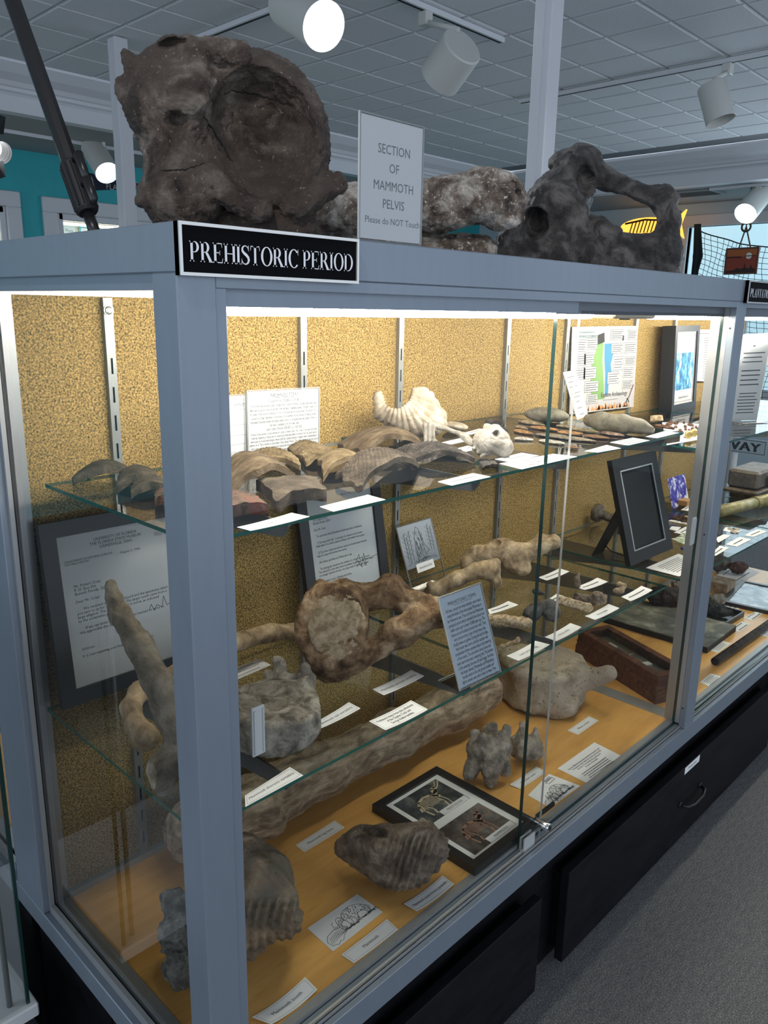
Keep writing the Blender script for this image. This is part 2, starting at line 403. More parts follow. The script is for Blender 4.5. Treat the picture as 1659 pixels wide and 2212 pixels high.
# panes
def pane(name, c0, c1, mats=(GLASS, DEDGE)):
    (x0, y0, z0), (x1, y1, z1) = c0, c1
    mb = MB(); mb.box(x0, x1, y0, y1, z0, z1)
    d = [x1 - x0, y1 - y0, z1 - z0]; k = int(np.argmin(d))
    mb.m = [0 if {0: i in (3, 5), 1: i in (2, 4), 2: i in (0, 1)}[k] else 1 for i in range(6)]
    drop = {0: 3, 1: 4, 2: 0}[k]; mb.f.pop(drop); mb.m.pop(drop)          # one optical surface per pane, real edges around it
    return mb.build(name, list(mats), case)
pane('side_pane', (.0205, .051, .409), (.0255, .577, 1.57), (SIDEGLASS, DEDGE))
pane('sliding_door', (.067, .020, .414), (.868, .025, 1.55), (GLASS, ACRYLEDGE))
pane('sliding_door', (.805, .030, .414), (1.572, .038, 1.55))
pane('sliding_door', (1.632, .020, .414), (2.43, .025, 1.55))
pane('side_pane', (XR - .027, .05, .41), (XR - .022, .578, 1.57))
# lock on the sliding door
mb = MB(); mb.tube([(.866, .030, .452), (.866, -.002, .452), (.866, -.004, .452)], [.0095, .0095, .0085], 18); o = mb.build('door_lock', CHROME, case); smooth_by_angle(o)
mb = MB(); mb.tube([(.866, -.0042, .452), (.866, -.0048, .452)], .005, 14); mb.build('keyhole', BLACKM, o)
mb = MB()
for k in range(12): mb.box(.88 + k * .006, .8845 + k * .006, .037, .043, .446, .4555)
mb.box(.80, .955, .039, .041, .444, .452); mb.build('ratchet_bar', BLACKM, case)
mb = MB(); mb.box(.80, .84, .016, .019, .416, .446); mb.box(.80, .84, .026, .029, .416, .446); mb.box(.80, .84, .016, .029, .414, .417); mb.build('door_shoe', ACRYLEDGE, case)
# deck of stained plywood in two panels
m_, n_, l_, b_ = nt('amber_plywood')
a = noise(n_, l_, 6, 5, .55, sc=(1, 6, 1), dist=.6); r = ramp(n_, [(.32, (.64, .335, .088)), (.68, (.76, .43, .13))]); l_.new(a.outputs['Fac'], r.inputs[0])
a2 = noise(n_, l_, 60, 3, .5, sc=(.25, 3, 1)); r2 = ramp(n_, [(.27, (.55, .5, .45)), (.36, (1, 1, 1))]); l_.new(a2.outputs['Fac'], r2.inputs[0])
l_.new(mixc(n_, l_, r.outputs[0], r2.outputs[0], .5, 'MULTIPLY'), b_.inputs['Base Color']); b_.inputs['Roughness'].default_value = .33; PLY = m_
mb = MB(); mb.box(.047, 1.575, .052, YBK, .395, ZDK); part(mb, 'deck_panel', PLY)
mb = MB(); mb.box(1.625, XR - .047, .052, YBK, .395, ZDK); part(mb, 'deck_panel', PLY)
mb = MB(); mb.box(.047, XR - .047, YBK - .012, YBK, ZDK, ZDK + .014); part(mb, 'back_strip', ALUL)
# cork back
m_, n_, l_, b_ = nt('cork')
a = noise(n_, l_, 290, 4, .7); r = ramp(n_, [(.36, (.027, .014, .004)), (.44, (.18, .110, .030)), (.52, (.315, .208, .066)), (.63, (.53, .39, .15))]); l_.new(a.outputs['Fac'], r.inputs[0])
l_.new(r.outputs[0], b_.inputs['Base Color']); b_.inputs['Roughness'].default_value = .85; bump(n_, l_, b_, a.outputs['Fac'], .5, .002); CORK = m_
xs_std = [.208, .652, .962, 1.408, 1.722, 2.172, 2.484, 2.93]
edges = [.047, .652, .962, 1.408, 1.722, 2.172, 2.484, XR - .047]
for i in range(len(edges) - 1):
    mb = MB(); mb.box(edges[i] + .0008, edges[i + 1] - .0008, YBK, YBK + .012, ZDK, 1.562); part(mb, 'cork_panel', CORK)
mb = MB(); mb.box(.047, XR - .047, YBK - .004, YBK + .012, 1.558, ZHB); part(mb, 'back_head_strip', ALUL)
# slotted shelf standards
SLOT = plain('slot_dark', (.015, .015, .012), .7)
def standard_mesh():
    mb = MB(); w = .0085; y0, y1 = -.011, 0
    mb.box(-w, -w + .002, y0, y1, ZDK, 1.556, 0); mb.box(w - .002, w, y0, y1, ZDK, 1.556, 0)
    # face broken by real slots
    z = ZDK; sl = []
    k = 0
    while True:
        s0 = .46 + k * .0508; s1 = s0 + .028
        if s1 > 1.50: break
        sl.append((s0, s1)); k += 1
    zz = ZDK
    for s0, s1 in sl:
        mb.box(-w + .002, w - .002, y0, y0 + .0015, zz, s0, 0); mb.box(-w + .002, -.002, y0, y0 + .0015, s0, s1, 0); mb.box(.002, w - .002, y0, y0 + .0015, s0, s1, 0); zz = s1
    mb.box(-w + .002, w - .002, y0, y0 + .0015, zz, 1.556, 0)
    mb.box(-w + .002, w - .002, y0 + .004, y0 + .005, ZDK, 1.55, 1)
    me = bpy.data.meshes.new('shelf_standard'); me.from_pydata(mb.v, [], mb.f); me.materials.append(STEEL); me.materials.append(SLOT); me.polygons.foreach_set('material_index', mb.m); me.update(); return me
stm = standard_mesh(); c0 = np.array(wloc(case))
scr = MB(); scr.tube([(0, -.0128, 1.535), (0, -.0145, 1.535), (0, -.0152, 1.535)], [.0075, .0065, .004], 14); scr.tube([(0, -.0118, 1.535), (0, -.0128, 1.535)], .0095, 14)
for x in xs_std:
    o = bpy.data.objects.new('shelf_standard', stm); COL.objects.link(o); o.parent = case; o.location = tuple(np.array([x, YBK, 0]) - c0)
    q = MB(); q.v = [(vx + x, vy + YBK, vz) for vx, vy, vz in scr.v]; q.f = scr.f; q.m = scr.m; q.build('standard_screw', STEEL, o)
# shelf brackets
ZS1, ZS2, ZS3, ZS4 = 1.257, .845, 1.202, .832
YF = .06
BRK = alu('bracket_steel', (.16, .17, .18), .4, .6)
def bracket(x, z):
    t = .0022; prof = [(YBK - .009, z - .0065), (YF + .012, z - .0065), (YF + .012, z - .012), (YF + .024, z - .03), (YF + .06, z - .034), (.40, z - .06), (YBK - .009, z - .085)]
    v = [(x - t, y, zz) for y, zz in prof] + [(x + t, y, zz) for y, zz in prof]; k = len(prof)
    f = [list(range(k)), list(range(2 * k - 1, k - 1, -1))] + [[i, i + k, (i + 1) % k + k, (i + 1) % k] for i in range(k)]
    mesh_obj('shelf_bracket', v, f, BRK, case)
for x in (.208, .652, .962, 1.408): bracket(x, ZS1); bracket(x, ZS2)
for x in (1.722, 2.172, 2.484, 2.93): bracket(x, ZS3); bracket(x, ZS4)
# glass shelves lie on the brackets: each a thing of its own
def shelf(x0, x1, z, label, y1=.555):
    mb = MB(); mb.box(x0, x1, YF, y1, z - .006, z); mb.m = [0, 0, 1, 1, 1, 1]; mb.f.pop(0); mb.m.pop(0)
    o = mb.build('glass_shelf', [SHELFGLASS, EDGE]); tag(o, label, 'glass shelf', 'glass shelves in the case'); return o
shelf(.05, .755, ZS1, 'upper glass shelf carrying the pottery sherds, left of the pair', .51)
shelf(.757, 1.476, ZS1, 'upper glass shelf carrying the stone points and smooth celts')
shelf(.03, .755, ZS2, 'lower glass shelf carrying the mammoth vertebrae', .54)
shelf(.757, 1.484, ZS2, 'lower glass shelf carrying small teeth and bones behind labels')
shelf(1.60, 2.32, ZS3, 'upper glass shelf with rusty nails on white card')
shelf(2.33, 3.05, ZS3, 'upper glass shelf at far right end of the case')
shelf(1.60, 2.345, ZS4, 'lower glass shelf carrying the black easel frame')
shelf(2.355, 3.05, ZS4, 'lower glass shelf carrying the brass tube')
# fluorescent strip lights under the header
TUBE = plain('tube_glow', (1, .98, .92), .4, emit=84., ecol=(1.0, .93, .80))
FIX = plain('fixture_white', (.75, .74, .70), .4)
YL = .13
def strip(x0, x1, label):
    t = thing('strip_light', label, 'strip light', ((x0 + x1) / 2, YL, 1.534), 'strip lights under the header')
    mb = MB(); mb.bbox(x0, x1, YL - .022, YL + .022, 1.560, 1.5755, .004); mb.build('fixture', FIX, t)
    mb = MB(); mb.tube([(x0 + .004, YL, 1.547), (x0 + .012, YL, 1.547), (x1 - .012, YL, 1.547), (x1 - .004, YL, 1.547)], [.010, .0135, .0135, .010], 16); o = mb.build('tube', TUBE, t, None, True)
strip(.10, 1.10, 'long glowing white strip light over the pottery and bones')
strip(1.36, 2.20, 'glowing strip light over the archaeology poster')
strip(2.26, 3.15, 'glowing strip light at far right end of the case')
t = thing('lamp_ballast', 'beige ballast box between the two strip lights', 'ballast', (1.25, YL, 1.545))
mb = MB(); mb.bbox(1.145, 1.345, YL - .03, YL + .03, 1.535, 1.5755, .005); mb.build('housing', plain('ballast_beige', (.45, .40, .34), .5), t)
mb = MB(); mb.tube([(1.25, YL, 1.536), (1.25, YL, 1.532)], .012, 16); mb.build('knob', BLACKM, t)

# the black base with its drawers
base = thing('base_cabinet', 'low black base cabinet with wide drawers under the display case', 'cabinet', (1.6, .35, 0))
m_, n_, l_, b_ = nt('black_stained_wood'); a = noise(n_, l_, 30, 4, .6, sc=(.3, 1, 1)); r = ramp(n_, [(.3, (.004, .004, .005)), (.7, (.010, .010, .013))]); l_.new(a.outputs['Fac'], r.inputs[0]); l_.new(r.outputs[0], b_.inputs['Base Color']); b_.inputs['Roughness'].default_value = .5; b_.inputs['Specular IOR Level'].default_value = .15; bump(n_, l_, b_, a.outputs['Fac'], .1, .001); BWOOD = m_
mb = MB(); mb.box(.03, XR - .02, .045, .68, 0, ZB); mb.build('carcass', BWOOD, base)
for y0, y1 in ((.06, .36), (.368, .67)):
    mb = MB(); mb.bbox(.022, .03, y0, y1, .02, ZB - .01, .001); mb.build('side_panel', BWOOD, base)
for x0, x1 in ((.06, .861), (.976, 2.374), (2.46, 3.2)):
    mb = MB(); mb.bbox(x0, x1, -.002, .020, .018, .272, .001); d = mb.build('drawer', BWOOD, base)
    mb = MB(); mb.box(x0 + .02, x1 - .02, .020, .045, .03, .24); mb.build('drawer_box', BWOOD, d)
    if x0 > .9:
        xm = (x0 + x1) / 2
        mb = MB(); mb.tube([(xm - .07, -.003, .15), (xm - .062, -.022, .148), (xm - .03, -.03, .146), (xm + .03, -.03, .146), (xm + .062, -.022, .148), (xm + .07, -.003, .15)], .005, 8)
        mb.tube([(xm - .07, -.001, .15), (xm - .07, -.006, .15)], .009, 10); mb.tube([(xm + .07, -.001, .15), (xm + .07, -.006, .15)], .009, 10)
        mb.build('handle', BLACK, d, None, True)

# the case standing back to back with this one
t = thing('rear_case', 'second grey display case standing back to back behind the first', 'display case', (1.6, 1.0, 0))
mb = MB(); mb.box(.02, XR, .705, 1.30, 0, ZB); mb.build('base', BWOOD, t)
mb = MB(); mb.bbox(0, XR, .702, 1.33, ZB, .40, .001); mb.build('bottom_rail', ALU, t)
mb = MB(); mb.box(.05, XR - .05, .74, 1.28, .40, ZDK); mb.build('deck_panel', PLY, t)
mb = MB(); mb.box(.012, .02, .74, 1.28, .40, .42); mb.box(.027, .05, .74, 1.28, .40, .422); mb.build('glazing_bead', ALUL, t)
for x0 in (0, XR - .05):
    mb = MB(); mb.bbox(x0, x0 + .05, 1.28, 1.33, .40, ZHB, .001); mb.build('corner_post', ALU, t)
mb = MB(); mb.bbox(0, XR, .702, 1.33, ZHB, ZT, .001); mb.build('header', ALU, t)

# square posts that run up to the ceiling
POSTP = plain('post_paint', (.62, .64, .68), .35)
def ceiling_post(x0, y0, w, z0, label):
    mb = MB(); mb.bbox(x0, x0 + w, y0, y0 + w, z0, ZC - .006, .003); mb.box(x0 - .0006, x0, y0 + w * .42, y0 + w * .44, z0, ZC - .006); o = mb.build('ceiling_post', POSTP)
    tag(o, label, 'post', 'square posts up to the ceiling'); return o
ceiling_post(1.64, .64, .06, ZT, 'square white metal post rising behind the bones to the ceiling, nearest')
ceiling_post(1.556, 2.96, .068, 0, 'slim white post behind the large pelvis bone')
# ================================================================== flat printed things: a quad in space with its own u, v, height
def tri_text(body, align='LEFT', spacing=1.0):
    cu = bpy.data.curves.new('lettering', 'FONT'); cu.body = body; cu.align_x = align; cu.resolution_u = 2; cu.size = 1.0; cu.space_line = spacing
    o = bpy.data.objects.new('lettering_tmp', cu)
    me = bpy.data.meshes.new_from_object(o)
    v = np.array([p.co[:] for p in me.vertices]); f = [list(p.vertices) for p in me.polygons]
    bpy.data.objects.remove(o); bpy.data.curves.remove(cu); bpy.data.meshes.remove(me)
    return v, f
class Q:
    """corners TL, TR, BR, BL as seen by the reader"""
    def __init__(s, tl, tr, br, bl):
        s.c = [np.asarray(a, float) for a in (tl, tr, br, bl)]
        tl, tr, br, bl = s.c
        s.W = (np.linalg.norm(tr - tl) + np.linalg.norm(br - bl)) / 2; s.H = (np.linalg.norm(tl - bl) + np.linalg.norm(tr - br)) / 2
        n = np.cross(br - bl, tl - bl); s.n = n / np.linalg.norm(n); s.mid = sum(s.c) / 4
        s.bend = None
    def at(s, u, v, h=0.):
        tl, tr, br, bl = s.c
        p = (bl * (1 - u) + br * u) * (1 - v) + (tl * (1 - u) + tr * u) * v
        if s.bend: h = h + s.bend(u, v)
        return p + s.n * h
    def box(s, mb, u0, u1, v0, v1, h0, h1, mi=0, nu=1):
        for k in range(nu):
            a = u0 + (u1 - u0) * k / nu; b = u0 + (u1 - u0) * (k + 1) / nu
            mb.hexa([s.at(a, v0, h0), s.at(b, v0, h0), s.at(b, v1, h0), s.at(a, v1, h0), s.at(a, v0, h1), s.at(b, v0, h1), s.at(b, v1, h1), s.at(a, v1, h1)], mi)
    def rim(s, mb, t, h0, h1, inset=0., mi=0):
        """frame of four bars, t metres wide, inset metres in from the edge"""
        a = inset / s.W; b = inset / s.H; c = t / s.W; d = t / s.H
        s.box(mb, a, 1 - a, b, b + d, h0, h1, mi); s.box(mb, a, 1 - a, 1 - b - d, 1 - b, h0, h1, mi)
        s.box(mb, a, a + c, b + d, 1 - b - d, h0, h1, mi); s.box(mb, 1 - a - c, 1 - a, b + d, 1 - b - d, h0, h1, mi)
    def poly(s, mb, pts, h=.0008, mi=0):
        mb.add([s.at(u, v, h) for u, v in pts], [list(range(len(pts)))], mi)
    def line(s, mb, pts, w=.0006, h=.0008, mi=0, closed=False):
        """a drawn line of width w metres through (u, v) points"""
        q = [np.array([u * s.W, v * s.H]) for u, v in pts]
        if closed: q.append(q[0])
        for a, b in zip(q[:-1], q[1:]):
            d = b - a; L = np.linalg.norm(d)
            if L < 1e-7: continue
            d /= L; n = np.array([-d[1], d[0]]) * w / 2; a2 = a - d * w * .3; b2 = b + d * w * .3
            mb.add([s.at(x / s.W, y / s.H, h) for x, y in (a2 - n, b2 - n, b2 + n, a2 + n)], [[0, 1, 2, 3]], mi)
    def text(s, mb, body, u, v, size, align='CENTER', h=.0009, fitw=None, mi=0, spacing=1.0, sx=1.0):
        vv, f = tri_text(body, align, spacing)
        if len(vv) == 0: return
        k = size
        w = (vv[:, 0].max() - vv[:, 0].min()) * k * sx
        if fitw and w > fitw: sx = sx * fitw / w
        mb.add([s.at(u + x * k * sx / s.W, v + y * k / s.H, h) for x, y, _ in vv], f, mi)
    def build(s, mb, name, mat, parent, smooth=False): return mb.build(name, mat, parent, None, smooth)
def flat_quad(pxs, z): return Q(*[P(x, y, 2, z) for x, y in pxs])
def lean_quad(pxs, z, lean, yaw=None, off=0.):
    """stands on height z: bottom corners from the pixels, the plane tilted back by lean degrees"""
    bl = P(*pxs[3], 2, z); br = P(*pxs[2], 2, z); e = br - bl; e[2] = 0
    if yaw is not None: e = np.array([math.cos(math.radians(yaw)), math.sin(math.radians(yaw)), 0.])
    e /= np.linalg.norm(e); back = np.array([-e[1], e[0], 0.])
    up = math.cos(math.radians(lean)) * np.array([0, 0, 1.]) + math.sin(math.radians(lean)) * back
    n = np.cross(e, up)
    pts = [RP(*p, bl, n) for p in pxs]
    return Q(*pts)
def rect_quad(q):
    """regularise a measured quad to a true rectangle of the same size"""
    tl, tr, br, bl = q.c; e = (tr - tl) + (br - bl); e /= np.linalg.norm(e); u = (tl - bl) + (tr - br); u -= e * np.dot(u, e); u /= np.linalg.norm(u)
    m = q.mid; w = q.W / 2; h = q.H / 2
    return Q(m - e * w + u * h, m + e * w + u * h, m + e * w - u * h, m - e * w - u * h)

CARDN = 0
def card(pxs, z, text, label, group=None, name='label_card', border=True, size=.0075, bendh=.0, fit=.86, lines=None, align='CENTER', tint=None, spacing=1.0, ts=(.5, .5)):
    """a small printed card lying on height z"""
    q = flat_quad(pxs, z + .0007)
    if bendh: q.bend = lambda u, v: bendh * (2 * u - 1) ** 2
    t = thing(name, label, 'label' if name == 'label_card' else 'card', q.at(.5, 0, 0), group)
    mb = MB(); q.box(mb, 0, 1, 0, 1, -.0004, .0002, 0, 8 if bendh else 1); q.build(mb, 'card', tint or WHITE, t)
    mb = MB()
    if border: 
        n = 8 if bendh else 1
        au = .0035 / q.W; av = .0035 / q.H
        q.line(mb, [(au + (1 - 2 * au) * i / n, av) for i in range(n + 1)], .0005, .0005); q.line(mb, [(au + (1 - 2 * au) * i / n, 1 - av) for i in range(n + 1)], .0005, .0005)
        q.line(mb, [(au, av), (au, 1 - av)], .0005, .0005); q.line(mb, [(1 - au, av), (1 - au, 1 - av)], .0005, .0005)
        q.build(mb, 'border_line', GINK, t)
    mb = MB()
    if text:
        nl = text.count('\n') + 1
        q.text(mb, text, ts[0], ts[1] - size * .33 / q.H + (nl - 1) * size * .5 * spacing / q.H, size, align, .0006, q.W * fit, spacing=spacing)
        q.build(mb, 'lettering', INK, t)
    return t, q

# ------------------------------------------------------------------ seriffed capitals for the case signs (unit cap height)
def serif_glyph(ch):
    """list of polygons, advance"""
    T, t, sf = .145, .045, .07     # thick stem, thin stroke, serif overhang
    R = lambda x0, y0, x1, y1: [(x0, y0), (x1, y0), (x1, y1), (x0, y1)]
    def stem(x): return [R(x, 0, x + T, 1), R(x - sf, 0, x + T + sf, t * .8), R(x - sf, 1 - t * .8, x + T + sf, 1), [(x - sf * .5, t * .8), (x + T + sf * .5, t * .8), (x + T, t * 2.2), (x, t * 2.2)], [(x, 1 - t * 2.2), (x + T, 1 - t * 2.2), (x + T + sf * .5, 1 - t * .8), (x - sf * .5, 1 - t * .8)]]
    def bowl(x, y0, y1, w, th=T):
        out = []; n = 12; cy = (y0 + y1) / 2; h = (y1 - y0) / 2
        for i in range(n):
            a0 = -math.pi / 2 + math.pi * i / n; a1 = -math.pi / 2 + math.pi * (i + 1) / n
            o0 = (x + w * math.cos(a0), cy + h * math.sin(a0)); o1 = (x + w * math.cos(a1), cy + h * math.sin(a1))
            i0 = (x + (w - th) * math.cos(a0), cy + (h - t) * math.sin(a0)); i1 = (x + (w - th) * math.cos(a1), cy + (h - t) * math.sin(a1))
            out.append([i0, o0, o1, i1])
        return out
    def ring(cx, w, a_from=0, a_to=360, th=T * 1.05):
        out = []; n = 28
        for i in range(n):
            a0 = math.radians(a_from + (a_to - a_from) * i / n); a1 = math.radians(a_from + (a_to - a_from) * (i + 1) / n)
            out.append([(cx + (w - th) * math.cos(a0), .5 + (.515 - t) * math.sin(a0)), (cx + w * math.cos(a0), .5 + .515 * math.sin(a0)), (cx + w * math.cos(a1), .5 + .515 * math.sin(a1)), (cx + (w - th) * math.cos(a1), .5 + (.515 - t) * math.sin(a1))])
        return out
    if ch == 'I': return stem(.08), .31
    if ch == 'H': return stem(.08) + stem(.58) + [R(.2, .48, .6, .48 + t)], .80
    if ch == 'E': return stem(.08) + [R(.2, 0, .6, t), R(.2, 1 - t, .58, 1), R(.2, .49, .46, .49 + t), [(.56, t), (.60, t), (.64, .24), (.62, .24)], [(.55, 1 - t), (.58, 1 - t), (.60, .78), (.58, .78)], R(.43, .40, .46, .62)], .68
    if ch == 'L': return stem(.08) + [R(.2, 0, .58, t), [(.54, t), (.58, t), (.62, .26), (.60, .26)]], .66
    if ch == 'T': return stem(.27) + [R(.04, 1 - t, .645, 1), [(.04, 1), (.08, 1 - t), (.045, .76), (.025, .76)], [(.645, 1), (.605, 1 - t), (.64, .76), (.66, .76)]], .70
    if ch == 'P': return stem(.08) + [R(.2, 1 - t, .34, 1), R(.2, .45, .34, .45 + t)] + bowl(.32, .45, 1, .27), .64
    if ch == 'D': return stem(.08) + [R(.2, 1 - t, .36, 1), R(.2, 0, .36, t)] + bowl(.34, 0, 1, .42), .82
    if ch == 'R': return stem(.08) + [R(.2, 1 - t, .34, 1), R(.2, .47, .34, .47 + t)] + bowl(.32, .47, 1, .26) + [[(.32, .48), (.48, .48), (.74, .03), (.56, .03)], R(.54, 0, .80, t * .8)], .78
    if ch == 'O': return ring(.44, .40), .86
    if ch == 'C': return ring(.44, .40, 42, 318) + [R(.72, .70, .755, 1.0)], .78
    if ch == 'S':
        pts = [(.52, .74), (.47, .90), (.34, .975), (.2, .95), (.11, .84), (.12, .70), (.22, .60), (.38, .49), (.49, .38), (.53, .25), (.48, .11), (.35, .025), (.2, .045), (.1, .14), (.06, .28)]
        wd_ = [.03, .05, .05, .07, .11, .14, .15, .16, .15, .14, .11, .07, .05, .05, .03]; out = []
        nrm = []
        for i in range(len(pts)):
            a = np.array(pts[max(i - 1, 0)]); b = np.array(pts[min(i + 1, len(pts) - 1)]); d = b - a; d /= np.linalg.norm(d); nrm.append(np.array([-d[1], d[0]]))
        for i in range(len(pts) - 1):
            p, q2 = np.array(pts[i]), np.array(pts[i + 1])
            out.append([tuple(p + nrm[i] * wd_[i] / 2), tuple(p - nrm[i] * wd_[i] / 2), tuple(q2 - nrm[i + 1] * wd_[i + 1] / 2), tuple(q2 + nrm[i + 1] * wd_[i + 1] / 2)])
        return out + [R(.505, .70, .535, 1.0), R(.045, .0, .075, .31)], .62
    if ch == 'A': return [[(.08, 0), (.08 + t, 0), (.39, .88), (.36, 1.0)], [(.36, 1.01), (.52, 0), (.69, 0), (.41, 1.01)], R(.2, .32, .54, .32 + t), R(0, 0, .22, t * .8), R(.44, 0, .77, t * .8)], .78
    if ch == 'N': return [R(.12, 0, .12 + t, 1), R(.64, 0, .64 + t, 1), [(.10, 1), (.24, 1), (.685, 0), (.64, 0)], R(.02, 0, .25, t * .8), R(.54, 1 - t * .8, .78, 1), R(.02, 1 - t * .8, .2, 1)], .80
    return [], .30
def serif_text(q, mb, body, u0, u1, v0, v1, h):
    x = 0; lst = []
    for ch in body:
        g, a = serif_glyph(ch); lst.append((x, g)); x += a
    for xo, g in lst:
        for pl in g:
            ar = sum(pl[i][0] * pl[(i + 1) % len(pl)][1] - pl[(i + 1) % len(pl)][0] * pl[i][1] for i in range(len(pl)))
            if ar < 0: pl = pl[::-1]
            mb.add([q.at(u0 + (u1 - u0) * (xo + px) / x, v0 + (v1 - v0) * py, h) for px, py in pl], [list(range(len(pl)))])

# ------------------------------------------------------------------ sculpted things: signed distances on a grid, meshed by surface nets
def _rot2(p, c, deg):
    q = p - np.array(c, float)
    if deg:
        a = math.radians(deg); x = q[:, 0] * math.cos(a) + q[:, 1] * math.sin(a); y = -q[:, 0] * math.sin(a) + q[:, 1] * math.cos(a)
        q = np.stack([x, y, q[:, 2]], 1)
    return q
def ell(p, c, r, rot=0):
    q = _rot2(p, c, rot); r = np.array(r, float); k0 = np.linalg.norm(q / r, axis=1); k1 = np.linalg.norm(q / (r * r), axis=1) + 1e-9
    return k0 * (k0 - 1) / k1
def cap(p, a, b, ra, rb=None):
    rb = ra if rb is None else rb; a = np.array(a, float); b = np.array(b, float); d = b - a
    t = np.clip(((p - a) @ d) / (d @ d + 1e-9), 0, 1); return np.linalg.norm(p - a - t[:, None] * d, axis=1) - (ra + (rb - ra) * t)
def rbx(p, c, hf, rd, rot=0):
    q = np.abs(_rot2(p, c, rot)) - (np.array(hf, float) - rd); return np.linalg.norm(np.maximum(q, 0), axis=1) + np.minimum(q.max(1), 0) - rd
def cyl(p, a, b, r, rd=2.):
    """flat-ended cylinder from a to b"""
    a = np.array(a, float); b = np.array(b, float); d = b - a; L = np.linalg.norm(d); d /= L; q = p - a; t = q @ d
    rad = np.linalg.norm(q - t[:, None] * d, axis=1) - r + rd; ax = np.abs(t - L / 2) - L / 2 + rd
    return np.minimum(np.maximum(rad, ax), 0) + np.hypot(np.maximum(rad, 0), np.maximum(ax, 0)) - rd
def U(k, *ds):
    d = ds[0]
    for e in ds[1:]:
        if k <= 0: d = np.minimum(d, e); continue
        h = np.clip(.5 + .5 * (e - d) / k, 0, 1); d = e * (1 - h) + d * h - k * h * (1 - h)
    return d
def SUB(d, e, k=4.):
    h = np.clip(.5 - .5 * (d + e) / k, 0, 1); return d * (1 - h) - e * h + k * h * (1 - h)
def chain(p, pts, k=6.):
    d = None
    for a, b in zip(pts[:-1], pts[1:]):
        e = cap(p, a[:3], b[:3], a[3], b[3]); d = e if d is None else U(k, d, e)
    return d
_rng = np.random.RandomState(7); _LAT = _rng.rand(32, 32, 32)
def vnoise(p):
    i = np.floor(p).astype(int); f = p - i; f = f * f * (3 - 2 * f); i &= 31; j = (i + 1) & 31
    g = lambda a, b, c: _LAT[a, b, c]
    x0, y0, z0 = i.T; x1, y1, z1 = j.T; fx, fy, fz = f.T
    return ((g(x0, y0, z0) * (1 - fx) + g(x1, y0, z0) * fx) * (1 - fy) + (g(x0, y1, z0) * (1 - fx) + g(x1, y1, z0) * fx) * fy) * (1 - fz) + \
           ((g(x0, y0, z1) * (1 - fx) + g(x1, y0, z1) * fx) * (1 - fy) + (g(x0, y1, z1) * (1 - fx) + g(x1, y1, z1) * fx) * fy) * fz - .5
def fbm(p, octv=3):
    s = 0; a = 1.; q = p.copy()
    for _ in range(octv): s = s + a * vnoise(q); q = q * 2.03 + 17.3; a *= .5
    return s
def surface_nets(fn, lo, hi, step):
    lo = np.array(lo, float); hi = np.array(hi, float); n = np.maximum(((hi - lo) / step).astype(int) + 2, 4)
    ax = [lo[i] + step * np.arange(n[i]) for i in range(3)]
    g = np.stack(np.meshgrid(*ax, indexing='ij'), -1).reshape(-1, 3)
    d = np.concatenate([fn(c) for c in np.array_split(g, max(1, len(g) // 200000))]).reshape(n)
    s = d < 0
    cs = [d[i:n[0] - 1 + i, j:n[1] - 1 + j, k:n[2] - 1 + k] for i in (0, 1) for j in (0, 1) for k in (0, 1)]
    ins = sum((c < 0).astype(int) for c in cs); act = (ins > 0) & (ins < 8)
    idx = -np.ones(act.shape, int); idx[act] = np.arange(act.sum())
    base = np.argwhere(act).astype(float); cv = np.stack([c[act] for c in cs], 1)
    corners = np.array([(i, j, k) for i in (0, 1) for j in (0, 1) for k in (0, 1)], float)
    acc = np.zeros((len(base), 3)); cnt = np.zeros(len(base))
    for a in range(8):
        for b in range(a + 1, 8):
            if np.abs(corners[a] - corners[b]).sum() != 1: continue
            m = (cv[:, a] < 0) != (cv[:, b] < 0); t = cv[:, a] / (cv[:, a] - cv[:, b] + 1e-12)
            pt = corners[a] + t[:, None] * (corners[b] - corners[a]); acc[m] += pt[m]; cnt[m] += 1
    v = lo + step * (base + acc / cnt[:, None])
    faces = []
    for axi in range(3):
        o1, o2 = [(1, 2), (2, 0), (0, 1)][axi]
        sl0 = [slice(None)] * 3; sl1 = [slice(None)] * 3; sl0[axi] = slice(0, -1); sl1[axi] = slice(1, None)
        ch = s[tuple(sl0)] != s[tuple(sl1)]; w = np.argwhere(ch)
        w = w[(w[:, o1] > 0) & (w[:, o2] > 0) & (w[:, o1] < n[o1] - 1) & (w[:, o2] < n[o2] - 1)]
        e1 = np.zeros(3, int); e1[o1] = 1; e2 = np.zeros(3, int); e2[o2] = 1
        q = np.stack([idx[tuple((w - e1 - e2).T)], idx[tuple((w - e2).T)], idx[tuple(w.T)], idx[tuple((w - e1).T)]], 1)
        fl = s[tuple(w.T)]; q[~fl] = q[~fl][:, ::-1]; faces.append(q)
    return v, np.concatenate(faces)
def vnormals(v, f):
    n = np.zeros_like(v); a = v[f[:, 0]]; b = v[f[:, 1]]; c = v[f[:, 2]]; e = v[f[:, 3]]
    fn = np.cross(c - a, e - b)
    for k in range(4): np.add.at(n, f[:, k], fn)
    return n / (np.linalg.norm(n, axis=1, keepdims=True) + 1e-12)
